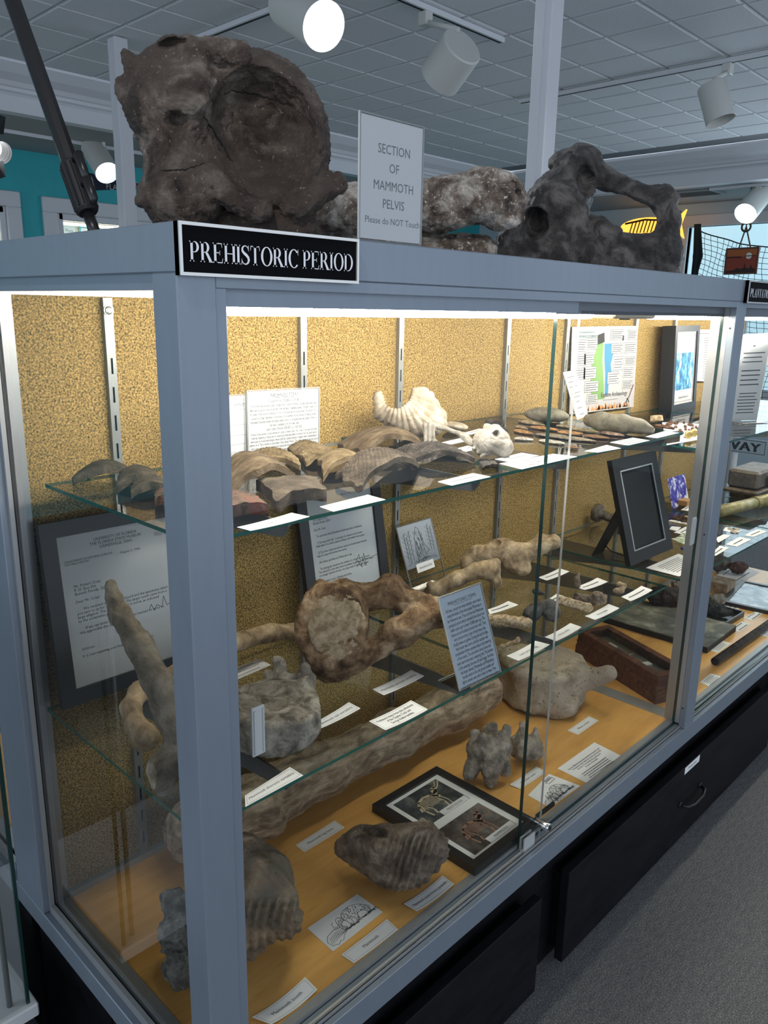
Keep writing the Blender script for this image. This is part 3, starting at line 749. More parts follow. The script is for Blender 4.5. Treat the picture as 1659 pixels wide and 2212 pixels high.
def sculpt(name, contact, z, fn, lo, hi, step, mat, parent=None, disp=(), rest=True, dpl=None, post=None, zmin=None):
    """fn takes points (image x px, image y px, depth px) about the measured place; the result is scaled to metres at that distance.
    contact: pixel where the thing touches height z (gives its distance), or a float distance"""
    D = depth_of(P(contact[0], contact[1], 2, z)) if not np.isscalar(contact) else contact
    s = D / F_PX
    v, f = surface_nets(fn, lo, hi, step)
    nrm = vnormals(v, f)
    for fr, amp, oc in disp: v = v + nrm * (fbm(v * fr, oc) * amp)[:, None]
    if dpl is not None: v = v + nrm * dpl(v, nrm)[:, None]
    dep = D + v[:, 2] * s
    wv = CAM + (np.stack([(v[:, 0] - CX) / F_PX * dep, (v[:, 1] - CY) / F_PX * dep, dep], 1)) @ ROT
    if rest is True and z is not None:
        dz = z - wv[:, 2].min(); wv[:, 2] += np.clip(dz, -.06, .06)
        wv[:, 2] = np.maximum(wv[:, 2], z + .0003)
    elif rest: wv = wv + np.array(rest)
    if zmin is not None: wv[:, 2] = np.maximum(wv[:, 2], zmin)
    if post: wv = post(wv)
    o = mesh_obj(name, wv, f[:, ::1].tolist(), mat, parent, None, True)
    return o
# ================================================================== signs on the case
FRAMEALU = plain('sign_frame_silver', (.62, .62, .60), .3, .6)
def case_sign(x0, x1, z0, z1, body, u0, u1, label):
    y = -.010
    t = thing('case_sign', label, 'sign', ((x0 + x1) / 2, y + .005, z0), 'black title signs on the case header')
    q = Q((x0, y, z1), (x1, y, z1), (x1, y, z0), (x0, y, z0))
    mb = MB(); q.box(mb, 0, 1, 0, 1, -.0095, -.001); q.build(mb, 'panel', SIGNBLACK, t)
    mb = MB(); q.rim(mb, .0035, -.0096, .0012); q.build(mb, 'sign_frame', FRAMEALU, t)
    mb = MB(); serif_text(q, mb, body, u0, u1, .27, .65, .0004); q.build(mb, 'lettering', SIGNWHITE, t)
case_sign(-.001, .261, 1.5768, 1.6315, 'PREHISTORIC PERIOD', .045, .965, 'black sign with white lettering PREHISTORIC PERIOD on the corner of the header')
case_sign(1.603, 1.865, 1.5768, 1.6315, 'PLANTATION', .05, .62, 'black sign with white lettering PLANTATION at the right edge')

def holder(q, label, name='sign_holder', paper=WHITE, foot=.05, cat='sign holder', inset=.003, slack=0.):
    """L-shaped acrylic holder with a sheet inside; slack: clear acrylic showing below the sheet (0..1)"""
    t = thing(name, label, cat, q.at(.5, 0, 0))
    mb = MB(); q.box(mb, 0, 1, 0, 1, .0008, .0012); mb.m = [0] * 6; mb.f = [mb.f[1]]; mb.m = [0]; q.build(mb, 'acrylic_front', ACRYL, t)
    mb = MB(); q.rim(mb, .0016, -.002, .0012); q.build(mb, 'acrylic_edge', ACRYLEDGE, t)
    if foot:
        a = q.at(0, 0, 0); b = q.at(1, 0, 0); n = q.n.copy(); n[2] = 0; n /= np.linalg.norm(n)
        d = n * foot
        mb = MB(); mb.hexa([a, b, b + d, a + d, a + [0, 0, .002], b + [0, 0, .002], b + d + [0, 0, .002], a + d + [0, 0, .002]]); q.build(mb, 'acrylic_foot', ACRYL, t)
        mb = MB(); mb.tube([a + d + [0, 0, .001], b + d + [0, 0, .001]], .0012, 6); q.build(mb, 'foot_edge', ACRYLEDGE, t)
    mb = MB(); q.box(mb, inset / q.W, 1 - inset / q.W, slack + inset / q.H, 1 - inset / q.H, -.001, .0002); q.build(mb, 'sheet', paper, t)
    return t
q = Q((.2755, .006, 1.7865), (.398, .006, 1.7865), (.398, .006, 1.6325), (.2755, .006, 1.6325))
t = holder(q, 'white sign in clear holder reading SECTION OF MAMMOTH PELVIS', foot=-.06)
mb = MB()
for i, s in enumerate(('SECTION', 'OF', 'MAMMOTH', 'PELVIS')): q.text(mb, s, .53, .715 - i * .145, .0165, h=.0004, sx=.92)
q.text(mb, 'Please do NOT Touch', .53, .15, .0118, h=.0004, fitw=.106); q.build(mb, 'lettering', GINK, t)

# ================================================================== the big fossils on top of the case
FOSSIL = speckled('dark_fossil_bone', [(.25, (0.040, 0.030, 0.024)), (.45, (0.129, 0.095, 0.077)), (.60, (0.248, 0.199, 0.166)), (.8, (0.497, 0.432, 0.368))], 16, .5, .9, .006, speck=(0.662, 0.589, 0.497), fine=300, spec=.45, speck_lo=.61, big=(7, (0.132, 0.099, 0.081)))
FOSSIL2 = speckled('black_fossil_bone', [(.25, (0.018, 0.016, 0.016)), (.5, (0.069, 0.062, 0.059)), (.75, (0.206, 0.190, 0.177))], 18, .4, .9, .005, speck=(0.450, 0.413, 0.375), fine=260, spec=.5, speck_lo=.66)
D1 = depth_of((.30, .30, 1.70))
def pelvis(p):
    d = U(30, ell(p, (560, 285, 70), (148, 188, 108), -22), ell(p, (375, 205, 25), (108, 112, 85)), ell(p, (372, 310, 40), (66, 90, 75)), ell(p, (395, 415, 30), (92, 95, 85)))
    d = U(14, d, cap(p, (300, 160, 10), (270, 112, 5), 30, 10), chain(p, [(330, 125, 5, 26), (365, 100, -5, 24), (405, 100, 0, 22), (470, 108, 5, 24), (520, 118, 10, 22)], 10), cap(p, (265, 180, 20), (300, 250, 20), 17, 22), cap(p, (262, 200, 25), (330, 320, 30), 12, 18), cap(p, (455, 96, 0), (525, 100, 5), 15, 14), cap(p, (318, 420, 10), (306, 436, 5), 22, 14),
          cap(p, (420, 110, -25), (425, 220, -40), 24, 26), cap(p, (440, 380, -25), (560, 455, -10), 32, 30), cap(p, (640, 440, 40), (722, 395, 60), 42, 26), ell(p, (540, 490, 70), (150, 55, 60)))
    d = SUB(d, ell(p, (570, 282, -62), (122, 160, 165), -22), 5)
    d = SUB(d, ell(p, (382, 262, -60), (30, 24, 46), 10), 6); d = SUB(d, ell(p, (425, 258, -75), (34, 13, 40), -12), 5)
    d = SUB(d, ell(p, (375, 92, -15), (34, 12, 30), -8), 5); d = SUB(d, cap(p, (330, 372, -60), (440, 352, -62), 5), 3)
    d = SUB(d, ell(p, (285, 300, -30), (30, 26, 60)), 12)
    return d
pel = thing('mammoth_pelvis', 'massive dark brown fossil pelvis with a wide hollow socket on top of the case', 'fossil bone', (.30, .30, ZT))
sculpt('bone', D1, None, pelvis, (235, 60, -110), (765, 545, 190), 4.0, FOSSIL, pel, disp=((.020, 7, 3), (.075, 6, 3), (.2, 3.5, 2)), rest=False, zmin=ZT + .0003)
CRACK = plain('crack_dark', (.006, .005, .004), .9)
def surf_line(name, obj, pxs, r, mat, parent):
    """thin tube laid on a sculpted surface along a pixel path"""
    from mathutils.bvhtree import BVHTree
    bv = BVHTree.FromPolygons([obj.matrix_world @ v.co if False else v.co + wloc(obj) for v in obj.data.vertices], [p.vertices for p in obj.data.polygons])
    pts = []
    for a, b in zip(pxs[:-1], pxs[1:]):
        n = max(2, int(math.hypot(b[0] - a[0], b[1] - a[1]) / 6))
        for i in range(n):
            t = i / n; x = a[0] + (b[0] - a[0]) * t + random.uniform(-1.5, 1.5); y = a[1] + (b[1] - a[1]) * t + random.uniform(-1.5, 1.5)
            h = bv.ray_cast(Vector(CAM), Vector(ray(x, y)).normalized())
            if h[0] is not None: pts.append(np.array(h[0]))
    if len(pts) > 2:
        mb = MB(); mb.tube(pts, [r * (.35 + .65 * math.sin(math.pi * (i + .5) / len(pts))) for i in range(len(pts))], 6); mb.build(name, mat, parent, None, True)
random.seed(3)
bone = [c for c in pel.children][0]
surf_line('crack', bone, [(440, 250), (470, 300), (505, 355)], .0022, CRACK, pel)
surf_line('crack', bone, [(485, 205), (500, 195), (560, 205), (620, 225), (655, 245)], .0013, CRACK, pel)
surf_line('crack', bone, [(345, 368), (400, 368), (450, 350)], .0018, CRACK, pel)
def shaft(p):
    d = chain(p, [(690, 455, 60, 60), (850, 455, 40, 56), (960, 440, 15, 56), (1040, 425, 5, 58), (1085, 428, 5, 48)], 20)
    d = U(12, d, ell(p, (1098, 415, 0), (38, 40, 45)), ell(p, (1085, 470, 15), (45, 28, 40)), ell(p, (1060, 385, -5), (45, 22, 35)), chain(p, [(760, 535, 60, 40), (900, 545, 50, 42), (1035, 540, 45, 36)], 10))
    for i, (x, y) in enumerate([(1090, 382), (1110, 395), (1075, 374), (1118, 415), (1100, 402), (1040, 376)]): d = SUB(d, ell(p, (x, y, -38), (7, 6, 14)), 2)
    return d
FOSSIL3 = speckled('pale_crusted_fossil_bone', [(.25, (0.051, 0.037, 0.031)), (.45, (0.170, 0.128, 0.099)), (.6, (0.340, 0.297, 0.255)), (.8, (0.714, 0.663, 0.595))], 20, .6, .9, .006, speck=(0.850, 0.799, 0.731), fine=220, spec=.4, speck_lo=.57)
b2 = thing('fossil_limb_bone', 'grey crusted fossil bone end lying between the pelvis and the ringed bone', 'fossil bone', (.85, .27, ZT))
D2 = depth_of((.80, .27, 1.70))
sculpt('bone', D2, None, shaft, (640, 340, -80), (1150, 600, 140), 4.5, FOSSIL3, b2, disp=((.03, 9, 3), (.12, 4, 2)), rest=False, zmin=ZT + .0003)
def ringbone(p):
    d = chain(p, [(1105, 520, 0, 34), (1200, 520, 10, 58), (1330, 555, 20, 46), (1432, 545, 25, 42)], 25)
    d = U(22, d, chain(p, [(1140, 490, 0, 46), (1215, 440, 10, 72), (1243, 378, 20, 44)], 20))
    e = chain(p, [(1212, 352, 55, 26), (1262, 348, 55, 36), (1305, 385, 45, 24), (1375, 414, 38, 19), (1432, 430, 30, 26), (1448, 480, 28, 22), (1435, 545, 25, 42)], 14)
    d = U(14, d, e, ell(p, (1312, 492, -12), (36, 30, 34)), cap(p, (1440, 412, 30), (1458, 425, 28), 14, 12), ell(p, (1130, 560, 5), (70, 40, 50)), ell(p, (1400, 590, 20), (70, 30, 40)))
    d = SUB(d, ell(p, (1157, 482, -45), (27, 34, 48)), 6); d = SUB(d, ell(p, (1266, 388, -20), (27, 40, 46), -10), 6)
    d = SUB(d, ell(p, (1352, 462, 20), (50, 34, 130), 12), 8); d = SUB(d, ell(p, (1290, 442, 0), (22, 26, 60)), 8)
    return d
b3 = thing('fossil_ring_bone', 'black fossil bone with an open arch at the right end of the case top', 'fossil bone', (1.15, .25, ZT))
D3 = depth_of((1.12, .25, 1.70))
sculpt('bone', D3, None, ringbone, (1055, 300, -90), (1485, 640, 125), 4.0, FOSSIL2, b3, disp=((.028, 9, 3), (.10, 3.5, 2)), rest=False, zmin=ZT + .0003)
# flat gadgets lying near the right end of the top
o = MB(); o.bbox(1.98, 2.36, .22, .40, ZT, ZT + .012, .003); o = tag(o.build('flat_black_case', BLACK), 'thin flat black case lying on the header near the net', 'case')
t = thing('remote_control', 'small black remote control with pale buttons on the case top', 'remote control', (2.12, .14, ZT))
mb = MB(); mb.bbox(2.05, 2.20, .12, .16, ZT, ZT + .016, .003); mb.build('body', BLACK, t)
for k in range(4): mb = MB(); mb.bbox(2.08 + k * .022, 2.094 + k * .022, .1185, .1215, ZT + .004, ZT + .011, .001); mb.build('button', PAPER2, t)

# black telescopic stand leaning up on the left
t = thing('light_stand', 'black telescopic stand leg with ribbed clamp leaning at upper left', 'stand', tuple(P(203, 497, 0, .1)))
B0 = P(204, 500, 0, .1); B0[2] = max(B0[2], ZT + .002); T0 = P(16, -30, 0, .1)
ax = (T0 - B0) / np.linalg.norm(T0 - B0); L = np.linalg.norm(T0 - B0)
def along(px, py): q = P(px, py, 0, .1); return float(np.dot(q - B0, ax))
c0, c1 = along(195, 452), along(150, 358)
mb = MB(); lo = B0 - ax * ((B0[2] - ZT - .004) / ax[2]); mb.tube([lo, B0 + ax * c0], .0085, 12); mb.build('inner_tube', BLACK, t, None, True)
mb = MB(); mb.tube([B0 + ax * (c1 - .01), T0 + ax * .5], .0125, 8); mb.build('outer_tube', BLACK, t)
side = np.cross(ax, np.array([1., 0, 0])); side /= np.linalg.norm(side)
mb = MB(); mb.tube([B0 + ax * c0, B0 + ax * (c0 + .004), B0 + ax * (c1 - .004), B0 + ax * c1], [.013, .0165, .0165, .015], 16); mb.build('clamp', BLACKM, t)
mb = MB()
for k in range(12):
    an = 2 * math.pi * k / 12; w = np.cross(ax, side); o2 = (math.cos(an) * side + math.sin(an) * w) * .0165; mb.tube([B0 + ax * (c0 + .006) + o2, B0 + ax * (c1 - .006) + o2], .0013, 6)
mb.build('grip_rib', BLACK, t)
rt = -side if side[1] > 0 else side
for f0, f1 in ((.05, .42), (.52, .92)):
    a0 = B0 + ax * (c0 + (c1 - c0) * f0); a1 = B0 + ax * (c0 + (c1 - c0) * f1)
    mb = MB(); mb.tube([a1 + rt * .015, a1 + rt * .028, a0 + rt * .027, a0 - ax * .006 + rt * .022], [.006, .008, .006, .003], 10); mb.build('clamp_lever', BLACK, t, None, True)

# ================================================================== track lighting
GLOW = plain('lamp_glow', (1, 1, 1), .4, emit=5., ecol=(.93, .97, 1.0))
DARKLENS = plain('unlit_lens', (.05, .05, .055), .2)
def px_at(px, py, D): return CAM + ray(px, py) * D
def spot(front, back, r, lit, label, top=None, body=LWHITE, power=0):
    front = np.asarray(front); back = np.asarray(back); a = front - back; L = np.linalg.norm(a); a /= L
    t = thing('track_spotlight', label, 'spotlight', (back + front) / 2, 'white track spotlights')
    mb = MB(); mb.tube([back, back + a * .006, front - a * .001, front], [r * .94, r, r, r * .985], 40, cap=False)
    mb.add([mb.v[i] for i in range(40)], [list(range(40))]); o = mb.build('shade', body, t, None); smooth_by_angle(o)
    mb = MB(); mb.tube([front - a * .07] + [front - a * .07 + a * (.0701 * k / 8) for k in range(1, 9)], [r * .80] + [r * (.80 + .185 * k / 8 + .008 * (k % 2)) for k in range(1, 9)], 40, cap=False); o = mb.build('baffle', body, t)
    mb = MB(); mb.tube([front - a * .071, front - a * .066], [r * .80, r * .80], 32); mb.build('lens', GLOW if lit else DARKLENS, t)
    if top is not None:
        top = np.asarray(top); mid = (back * .8 + front * .2); up = np.array([0, 0, 1.])
        at = mid + (np.array([top[0], top[1], mid[2]]) - mid) * .9
        j = mid + up * r * .9
        mb = MB(); mb.tube([j, top - up * .06], .011, 12); mb.build('stem', LWHITE, t, None, True)
        mb = MB(); mb.bbox(top[0] - .022, top[0] + .022, top[1] - .022, top[1] + .022, top[2] - .075, top[2] - .0235, .003); mb.build('track_adapter', LWHITE, t)
    if power:
        l = bpy.data.lights.new('spot_beam', 'SPOT'); l.energy = power; l.spot_size = math.radians(70); l.spot_blend = .6; l.shadow_soft_size = r * .7; l.color = (.95, .97, 1)
        lo_ = bpy.data.objects.new('spot_beam', l); COL.objects.link(lo_); lo_.location = tuple(front - a * .02); lo_.rotation_euler = Vector(a).to_track_quat('-Z', 'Y').to_euler()
    return t
def track(p0, p1, label):
    p0 = np.asarray(p0, float); p1 = np.asarray(p1, float); d = p1 - p0
    mb = MB(); w = .018
    if abs(d[0]) > abs(d[1]): mb.bbox(p0[0], p1[0], p0[1] - w, p0[1] + w, p0[2] - .022, p0[2], .002); mb.box(p0[0] + .01, p1[0] - .01, p0[1] - .006, p0[1] + .006, p0[2] - .0228, p0[2] - .022, 1)
    else: mb.bbox(p0[0] - w, p0[0] + w, p0[1], p1[1], p0[2] - .022, p0[2], .002); mb.box(p0[0] - .006, p0[0] + .006, p0[1] + .01, p1[1] - .01, p0[2] - .0228, p0[2] - .022, 1)
    tag(mb.build('light_track', [WPAINT, INK]), label, 'light track', 'white lighting tracks')
zt = ZC - .002
track((1.2, 1.645, zt), (2.755, 1.645, zt), 'white lighting track ending near the ceiling post')
track((3.70, -.6, zt), (3.70, 2.2, zt), 'long white lighting track across the right of the ceiling')
tA = P(405, 87, 2, zt); tB = P(590, -4, 2, zt)
track((tA[0], tB[1] - .3, zt), (tA[0], tA[1], zt), 'white lighting track ending above the pelvis bone')
track((-.5, 4.4, 2.5395), (2.9, 4.4, 2.5395), 'white lighting track along the lower ceiling over the teal wall')
track((6.16, .4, 2.53), (6.16, 2.06, 2.53), 'white lighting track on the lower ceiling by the window')
top = np.array([tA[0], 1.75, zt]); 
spot(px_at(700, 57, 2.72), px_at(622, 8, 2.88), .082, True, 'large lit white spotlight above the pelvis bone', top=None, power=14)
a = px_at(962, 152, 3.22); b = px_at(999, 98, 3.12)
tp = P(977, 60, 2, zt); spot(a + (a - b) * .35, b, .088, False, 'unlit white spotlight hanging beside the ceiling post', top=(b[0], 1.645, zt))
b = px_at(1537, 184, 3.72); a = px_at(1557, 262, 3.72); spot(a, b, .066, False, 'unlit white spotlight hanging straight down at upper right', top=(3.70, b[1], zt))
spot(px_at(1610, 462, 6.0), px_at(1650, 412, 6.12), .085, True, 'lit white spotlight by the netted window', top=(6.16, P(1640, 400, 0, 6.16)[1], 2.53), power=20)
t5 = spot(px_at(232, 374, 4.95), px_at(200, 318, 5.05), .075, True, 'lit white spotlight in front of the teal wall', top=None, power=70)
a5, b5 = px_at(224, 318, 5.0), px_at(222, 290, 5.0)
mb = MB(); mb.tube([a5, b5], .012, 10); mb.build('stem', LWHITE, t5, None, True)
mb = MB(); mb.bbox(b5[0] - .025, b5[0] + .025, b5[1] - .025, b5[1] + .025, b5[2] - .03, b5[2] + .03, .003); mb.build('track_adapter', LWHITE, t5)
yt5 = b5[1]; zt5 = b5[2] + .031
t = spot(px_at(4, 330, 3.6), px_at(-60, 300, 3.7), .05, True, 'lit spotlight with black barn doors at the left edge', top=None, body=BLACK)
for s_, y0, y1 in ((1, 245, 290), (-1, 348, 388)):
    A = px_at(-6, y0 if s_ > 0 else y1, 3.56); Bq = px_at(12, y0 + 8 if s_ > 0 else y1 - 6, 3.53); Cq = px_at(8, y1 if s_ > 0 else y0, 3.6); Dq = px_at(-12, y1 if s_ > 0 else y0, 3.62)
    nn = np.array([0, .004, 0]); mb = MB(); mb.hexa([A, Bq, Cq, Dq, A + nn, Bq + nn, Cq + nn, Dq + nn]); mb.build('barn_door', BLACKM, t)
# ================================================================== bones and teeth inside the case
def W(px, py, z): return P(px, py, 2, z)
BONE_BROWN = speckled('brown_fossil_vertebra', [(.25, (0.077, 0.041, 0.020)), (.45, (0.218, 0.128, 0.067)), (.62, (0.371, 0.243, 0.138)), (.8, (0.589, 0.435, 0.282))], 26, .6, .8, .004, speck=(0.051, 0.032, 0.019), fine=300, speck_lo=.66)
BONE_FACE = speckled('pale_vertebra_face', [(.3, (0.307, 0.218, 0.128)), (.55, (0.538, 0.410, 0.262)), (.8, (0.704, 0.576, 0.397))], 60, .75, .9, .003, speck=(0.154, 0.102, 0.064), fine=420, speck_lo=.64)
BONE_GREY = speckled('grey_fossil_bone', [(.25, (0.128, 0.113, 0.090)), (.45, (0.320, 0.282, 0.230)), (.62, (0.512, 0.461, 0.384)), (.8, (0.717, 0.666, 0.576))], 30, .7, .9, .004, speck=(0.090, 0.077, 0.064), fine=330, speck_lo=.60)
BONE_TAN = speckled('tan_fossil_bone', [(.25, (0.166, 0.109, 0.058)), (.5, (0.358, 0.256, 0.147)), (.78, (0.602, 0.474, 0.307))], 24, .5, .5, .003, speck=(0.090, 0.064, 0.038), fine=260, speck_lo=.68, spec=.45)
BONE_LEG = speckled('streaked_leg_bone', [(.25, (0.205, 0.145, 0.090)), (.48, (0.408, 0.306, 0.201)), (.66, (0.612, 0.474, 0.325)), (.85, (0.817, 0.668, 0.483))], 14, .7, .9, .004, speck=(0.111, 0.083, 0.055), fine=170, sc=(1, 2.5, 3), speck_lo=.62)
BONE_WHALE = speckled('porous_whale_bone', [(.25, (0.307, 0.243, 0.166)), (.5, (0.512, 0.435, 0.333)), (.78, (0.678, 0.602, 0.499))], 16, .85, .9, .004, speck=(0.166, 0.122, 0.077), fine=200, speck_lo=.575, big=(7, (0.486, 0.422, 0.346)))
TOOTH_DARK = speckled('dark_brown_tooth', [(.25, (0.074, 0.052, 0.036)), (.5, (0.195, 0.143, 0.102)), (.75, (0.389, 0.315, 0.242))], 28, .5, .8, .004, speck=(0.055, 0.041, 0.029), fine=240, speck_lo=.62, spec=.45)
TOOTH_BIG = speckled('brown_ridged_tooth', [(.25, (0.140, 0.090, 0.052)), (.5, (0.352, 0.232, 0.140)), (.75, (0.594, 0.428, 0.278))], 18, .65, .9, .005, speck=(0.074, 0.052, 0.037), fine=200, speck_lo=.60, big=(12, (0.214, 0.186, 0.140)))
TOOTH_GREY = speckled('grey_brown_tooth', [(.25, (0.131, 0.108, 0.083)), (.5, (0.306, 0.260, 0.205)), (.75, (0.557, 0.483, 0.389))], 30, .5, .8, .004, speck=(0.092, 0.083, 0.074), fine=240, speck_lo=.62, spec=.5)
IVORY = speckled('streaked_ivory', [(.25, (.20, .12, .06)), (.45, (.45, .33, .19)), (.7, (.64, .53, .37))], 40, .5, .6, .002, speck=(.12, .07, .04), fine=300, sc=(1, 4, 4), speck_lo=.60)
STONE_DK = speckled('dark_grey_stone', [(.3, (.03, .028, .027)), (.7, (.10, .095, .09))], 60, .5, .6, .003, fine=300, spec=.5)

# cervical vertebra: thick centrum facing the glass, arch running back to the right
def cerv(p):
    p2 = p * np.array([1, 1 / 1.22, 1.]); p2[:, 1] += 1365 * (1 - 1 / 1.22)
    d = cyl(p2, (722, 1365, 46), (714, 1365, -30), 78, 16)
    d = U(16, d, cap(p, (690, 1300, 10), (690, 1275, 20), 22, 14), ell(p, (720, 1440, 10), (55, 46, 40)))
    up = chain(p, [(750, 1300, 30, 36), (795, 1300, 50, 26), (843, 1290, 50, 31), (895, 1318, 50, 24), (940, 1332, 45, 28), (975, 1338, 45, 20)], 14)
    lo = chain(p, [(770, 1430, 20, 32), (815, 1410, 18, 22), (862, 1378, 12, 33), (905, 1352, 25, 30), (950, 1338, 40, 26)], 14)
    d = U(14, d, up, lo, cap(p, (850, 1270, 50), (840, 1262, 52), 18, 12), cap(p, (900, 1300, 40), (925, 1302, 35), 10, 9))
    d = SUB(d, ell(p, (733, 1452, -36), (14, 12, 14)), 6); d = SUB(d, ell(p, (728, 1352, -52), (58, 70, 20)), 5)
    return d
t = thing('cervical_vertebra', 'large brown mammoth neck vertebra with pale round face, arch to the right', 'fossil bone', W(735, 1484, ZS2))
Dc = depth_of(W(735, 1484, ZS2))
sculpt('bone', (735, 1484), ZS2, cerv, (615, 1240, -70), (1010, 1500, 115), 3.0, BONE_BROWN, t, disp=((.03, 8, 3), (.13, 3.2, 2)))
o = sculpt('articular_face', Dc, None, lambda p: U(5, ell(p, (728, 1352, -34), (59, 71, 7)), ell(p, (728, 1352, -31), (62, 74, 5))), (660, 1270, -50), (800, 1436, -15), 2.0, BONE_FACE, t, disp=((.06, 3, 3), (.2, 1.5, 2)), rest=False)
# tail vertebra
def tailv(p):
    d = U(8, ell(p, (622, 1478, 0), (44, 26, 32)), cap(p, (604, 1462, -6), (606, 1440, -8), 15, 13), cap(p, (650, 1466, 0), (660, 1448, -2), 12, 12), cap(p, (585, 1470, 0), (578, 1462, 0), 10, 8), cap(p, (607, 1440, -8), (598, 1432, -8), 10, 9), cap(p, (660, 1448, 0), (667, 1470, 0), 9, 14))
    return SUB(d, ell(p, (632, 1456, -6), (12, 9, 26)), 4)
t = thing('tail_vertebra', 'small pale knobbly tail vertebra behind the grey drum vertebra', 'fossil bone', W(640, 1500, ZS2))
sculpt('bone', (636, 1502), ZS2, tailv, (560, 1415, -45), (690, 1512, 45), 2.2, BONE_GREY, t, disp=((.06, 5, 3),))

def view_axes(px):
    d = ray(px, 1300)[:2]; d /= np.linalg.norm(d); away = np.array([d[0], d[1], 0]); right = np.array([d[1], -d[0], 0]); return right, away
def sculpt_w(name, origin, fn, lo, hi, step, mat, parent=None, disp=(), axes=None, dpl=None):
    """fn in millimetres: x to the viewer's right, y away, z up from `origin`"""
    r, a = axes
    v, f = surface_nets(fn, lo, hi, step); n = vnormals(v, f)
    for fr, amp, oc in disp: v = v + n * (fbm(v * fr, oc) * amp)[:, None]
    if dpl is not None: v = v + n * dpl(v, n)[:, None]
    z0 = v[:, 2].min(); v[:, 2] -= z0
    M = np.stack([r, a, np.array([0, 0, 1.])])
    wv = np.asarray(origin) + (v * .001) @ M
    return mesh_obj(name, wv, f.tolist(), mat, parent, None, True)
# thoracic vertebra: drum, long spine rising to the left, processes
ax_t = view_axes(560); org = W(590, 1645, ZS2) + ax_t[1] * .082
t = thing('thoracic_vertebra', 'grey drum shaped mammoth chest vertebra behind the corner post', 'fossil bone', org)
def drum(p):
    d = cyl(p, (0, 0, 0), (0, 0, 62), 82, 12)
    d = U(8, d, cap(p, (30, 40, 50), (62, 46, 62), 22, 14))
    rr = np.linalg.norm(p[:, :2], axis=1)
    d = SUB(d, ell(p, (-4, -6, 70), (52, 46, 14)), 6)
    d = SUB(d, cap(p, (40, -60, 62), (86, -10, 66), 8, 6), 4)
    return d
sculpt_w('centrum', org, drum, (-105, -105, -10), (110, 105, 90), 2.6, BONE_GREY, t, disp=((.03, 5, 3), (.12, 2.0, 2)), axes=ax_t, dpl=lambda v, n: 1.2 * np.sin(np.hypot(v[:, 0] + 4, v[:, 1] + 6) / 2.6) * (n[:, 2] > .7))
def spine(p):
    d = chain(p, [(240, 1272, 30, 13), (248, 1300, 28, 16), (262, 1335, 26, 26), (300, 1400, 20, 30), (340, 1475, 14, 34), (385, 1560, 10, 46), (430, 1640, 10, 60)], 10)
    d = U(14, d, chain(p, [(372, 1640, -5, 38), (352, 1665, -8, 34), (352, 1700, -5, 26)], 12), ell(p, (440, 1650, 20), (70, 60, 60)))
    d = SUB(d, chain(p, [(285, 1290, 0, 8), (330, 1370, -5, 10), (385, 1470, -5, 12)], 8), 8)
    return d
sculpt('neural_spine', (362, 1728), ZS2, spine, (215, 1248, -90), (520, 1735, 110), 3.2, speckled('grey_tan_spine', [(.25, (.13, .105, .07)), (.5, (.25, .21, .15)), (.78, (.40, .35, .27))], 22, .65, .7, .004, speck=(.08, .06, .04), fine=260, speck_lo=.66), t, disp=((.03, 7, 3), (.12, 2.6, 2)), zmin=ZS2 + .0003)
# rib lying behind, its head at the left
t = thing('mammoth_rib', 'long curved tan rib with a round head behind the vertebrae', 'fossil bone', W(305, 1622, ZS2))
D_r = depth_of(W(305, 1622, ZS2)); sr = D_r / F_PX
def off(px, py, z=ZS2): return (depth_of(W(px, py, z)) - D_r) / sr
def ribf(p):
    d = chain(p, [(312, 1592, 0, 33), (290, 1560, 10, 22), (282, 1528, 30, 21), (300, 1495, 70, 20), (350, 1468, 130, 20), (430, 1432, 230, 20), (517, 1385, 340, 20), (580, 1368, 420, 19), (650, 1362, 480, 17)], 14)
    return d
sculpt('bone', D_r, ZS2, ribf, (245, 1330, -45), (690, 1640, 510), 4.0, BONE_TAN, t, disp=((.04, 5, 3),), rest=False, zmin=ZS2 + .0003)
# bones at the back right of the lower shelf
def pb(p):
    d = chain(p, [(1008, 1208, 0, 15), (1030, 1198, 0, 20), (1060, 1196, 0, 20), (1090, 1190, 0, 25), (1130, 1196, 0, 22), (1170, 1180, 5, 14), (1200, 1172, 5, 13)], 8)
    d = U(8, d, ell(p, (1082, 1178, -5), (24, 16, 18)), ell(p, (1118, 1222, -8), (32, 22, 14), 20), ell(p, (1010, 1222, 0), (16, 24, 20)), cap(p, (1140, 1185, 10), (1165, 1160, 14), 10, 7), cap(p, (1165, 1160, 14), (1198, 1162, 14), 7, 6))
    return SUB(d, ell(p, (1066, 1172, -20), (14, 8, 16)), 4)
t = thing('sloth_hip_bone', 'grey winged bone at the back of the lower shelf near the sloth drawing', 'fossil bone', W(1100, 1248, ZS2))
sculpt('bone', (1110, 1248), ZS2, pb, (985, 1140, -40), (1222, 1258, 45), 2.4, BONE_TAN, t, disp=((.05, 5, 3), (.16, 2, 2)))
def lb(p):
    d = chain(p, [(932, 1290, 10, 17), (945, 1280, 8, 17), (985, 1258, 2, 16), (1030, 1238, -4, 16), (1058, 1240, -6, 22)], 10)
    return U(8, d, ell(p, (1072, 1262, -6), (12, 16, 18)), cap(p, (1052, 1228, -6), (1070, 1222, -6), 12, 10), cap(p, (940, 1280, 0), (928, 1268, 0), 10, 8))
t = thing('fossil_arm_bone', 'smooth tan long bone lying behind the PREHISTORIC ITEMS sign', 'fossil bone', W(1000, 1300, ZS2))
sculpt('bone', (985, 1305), ZS2, lb, (905, 1205, -40), (1100, 1322, 45), 2.2, BONE_TAN, t, disp=((.05, 4, 3),))
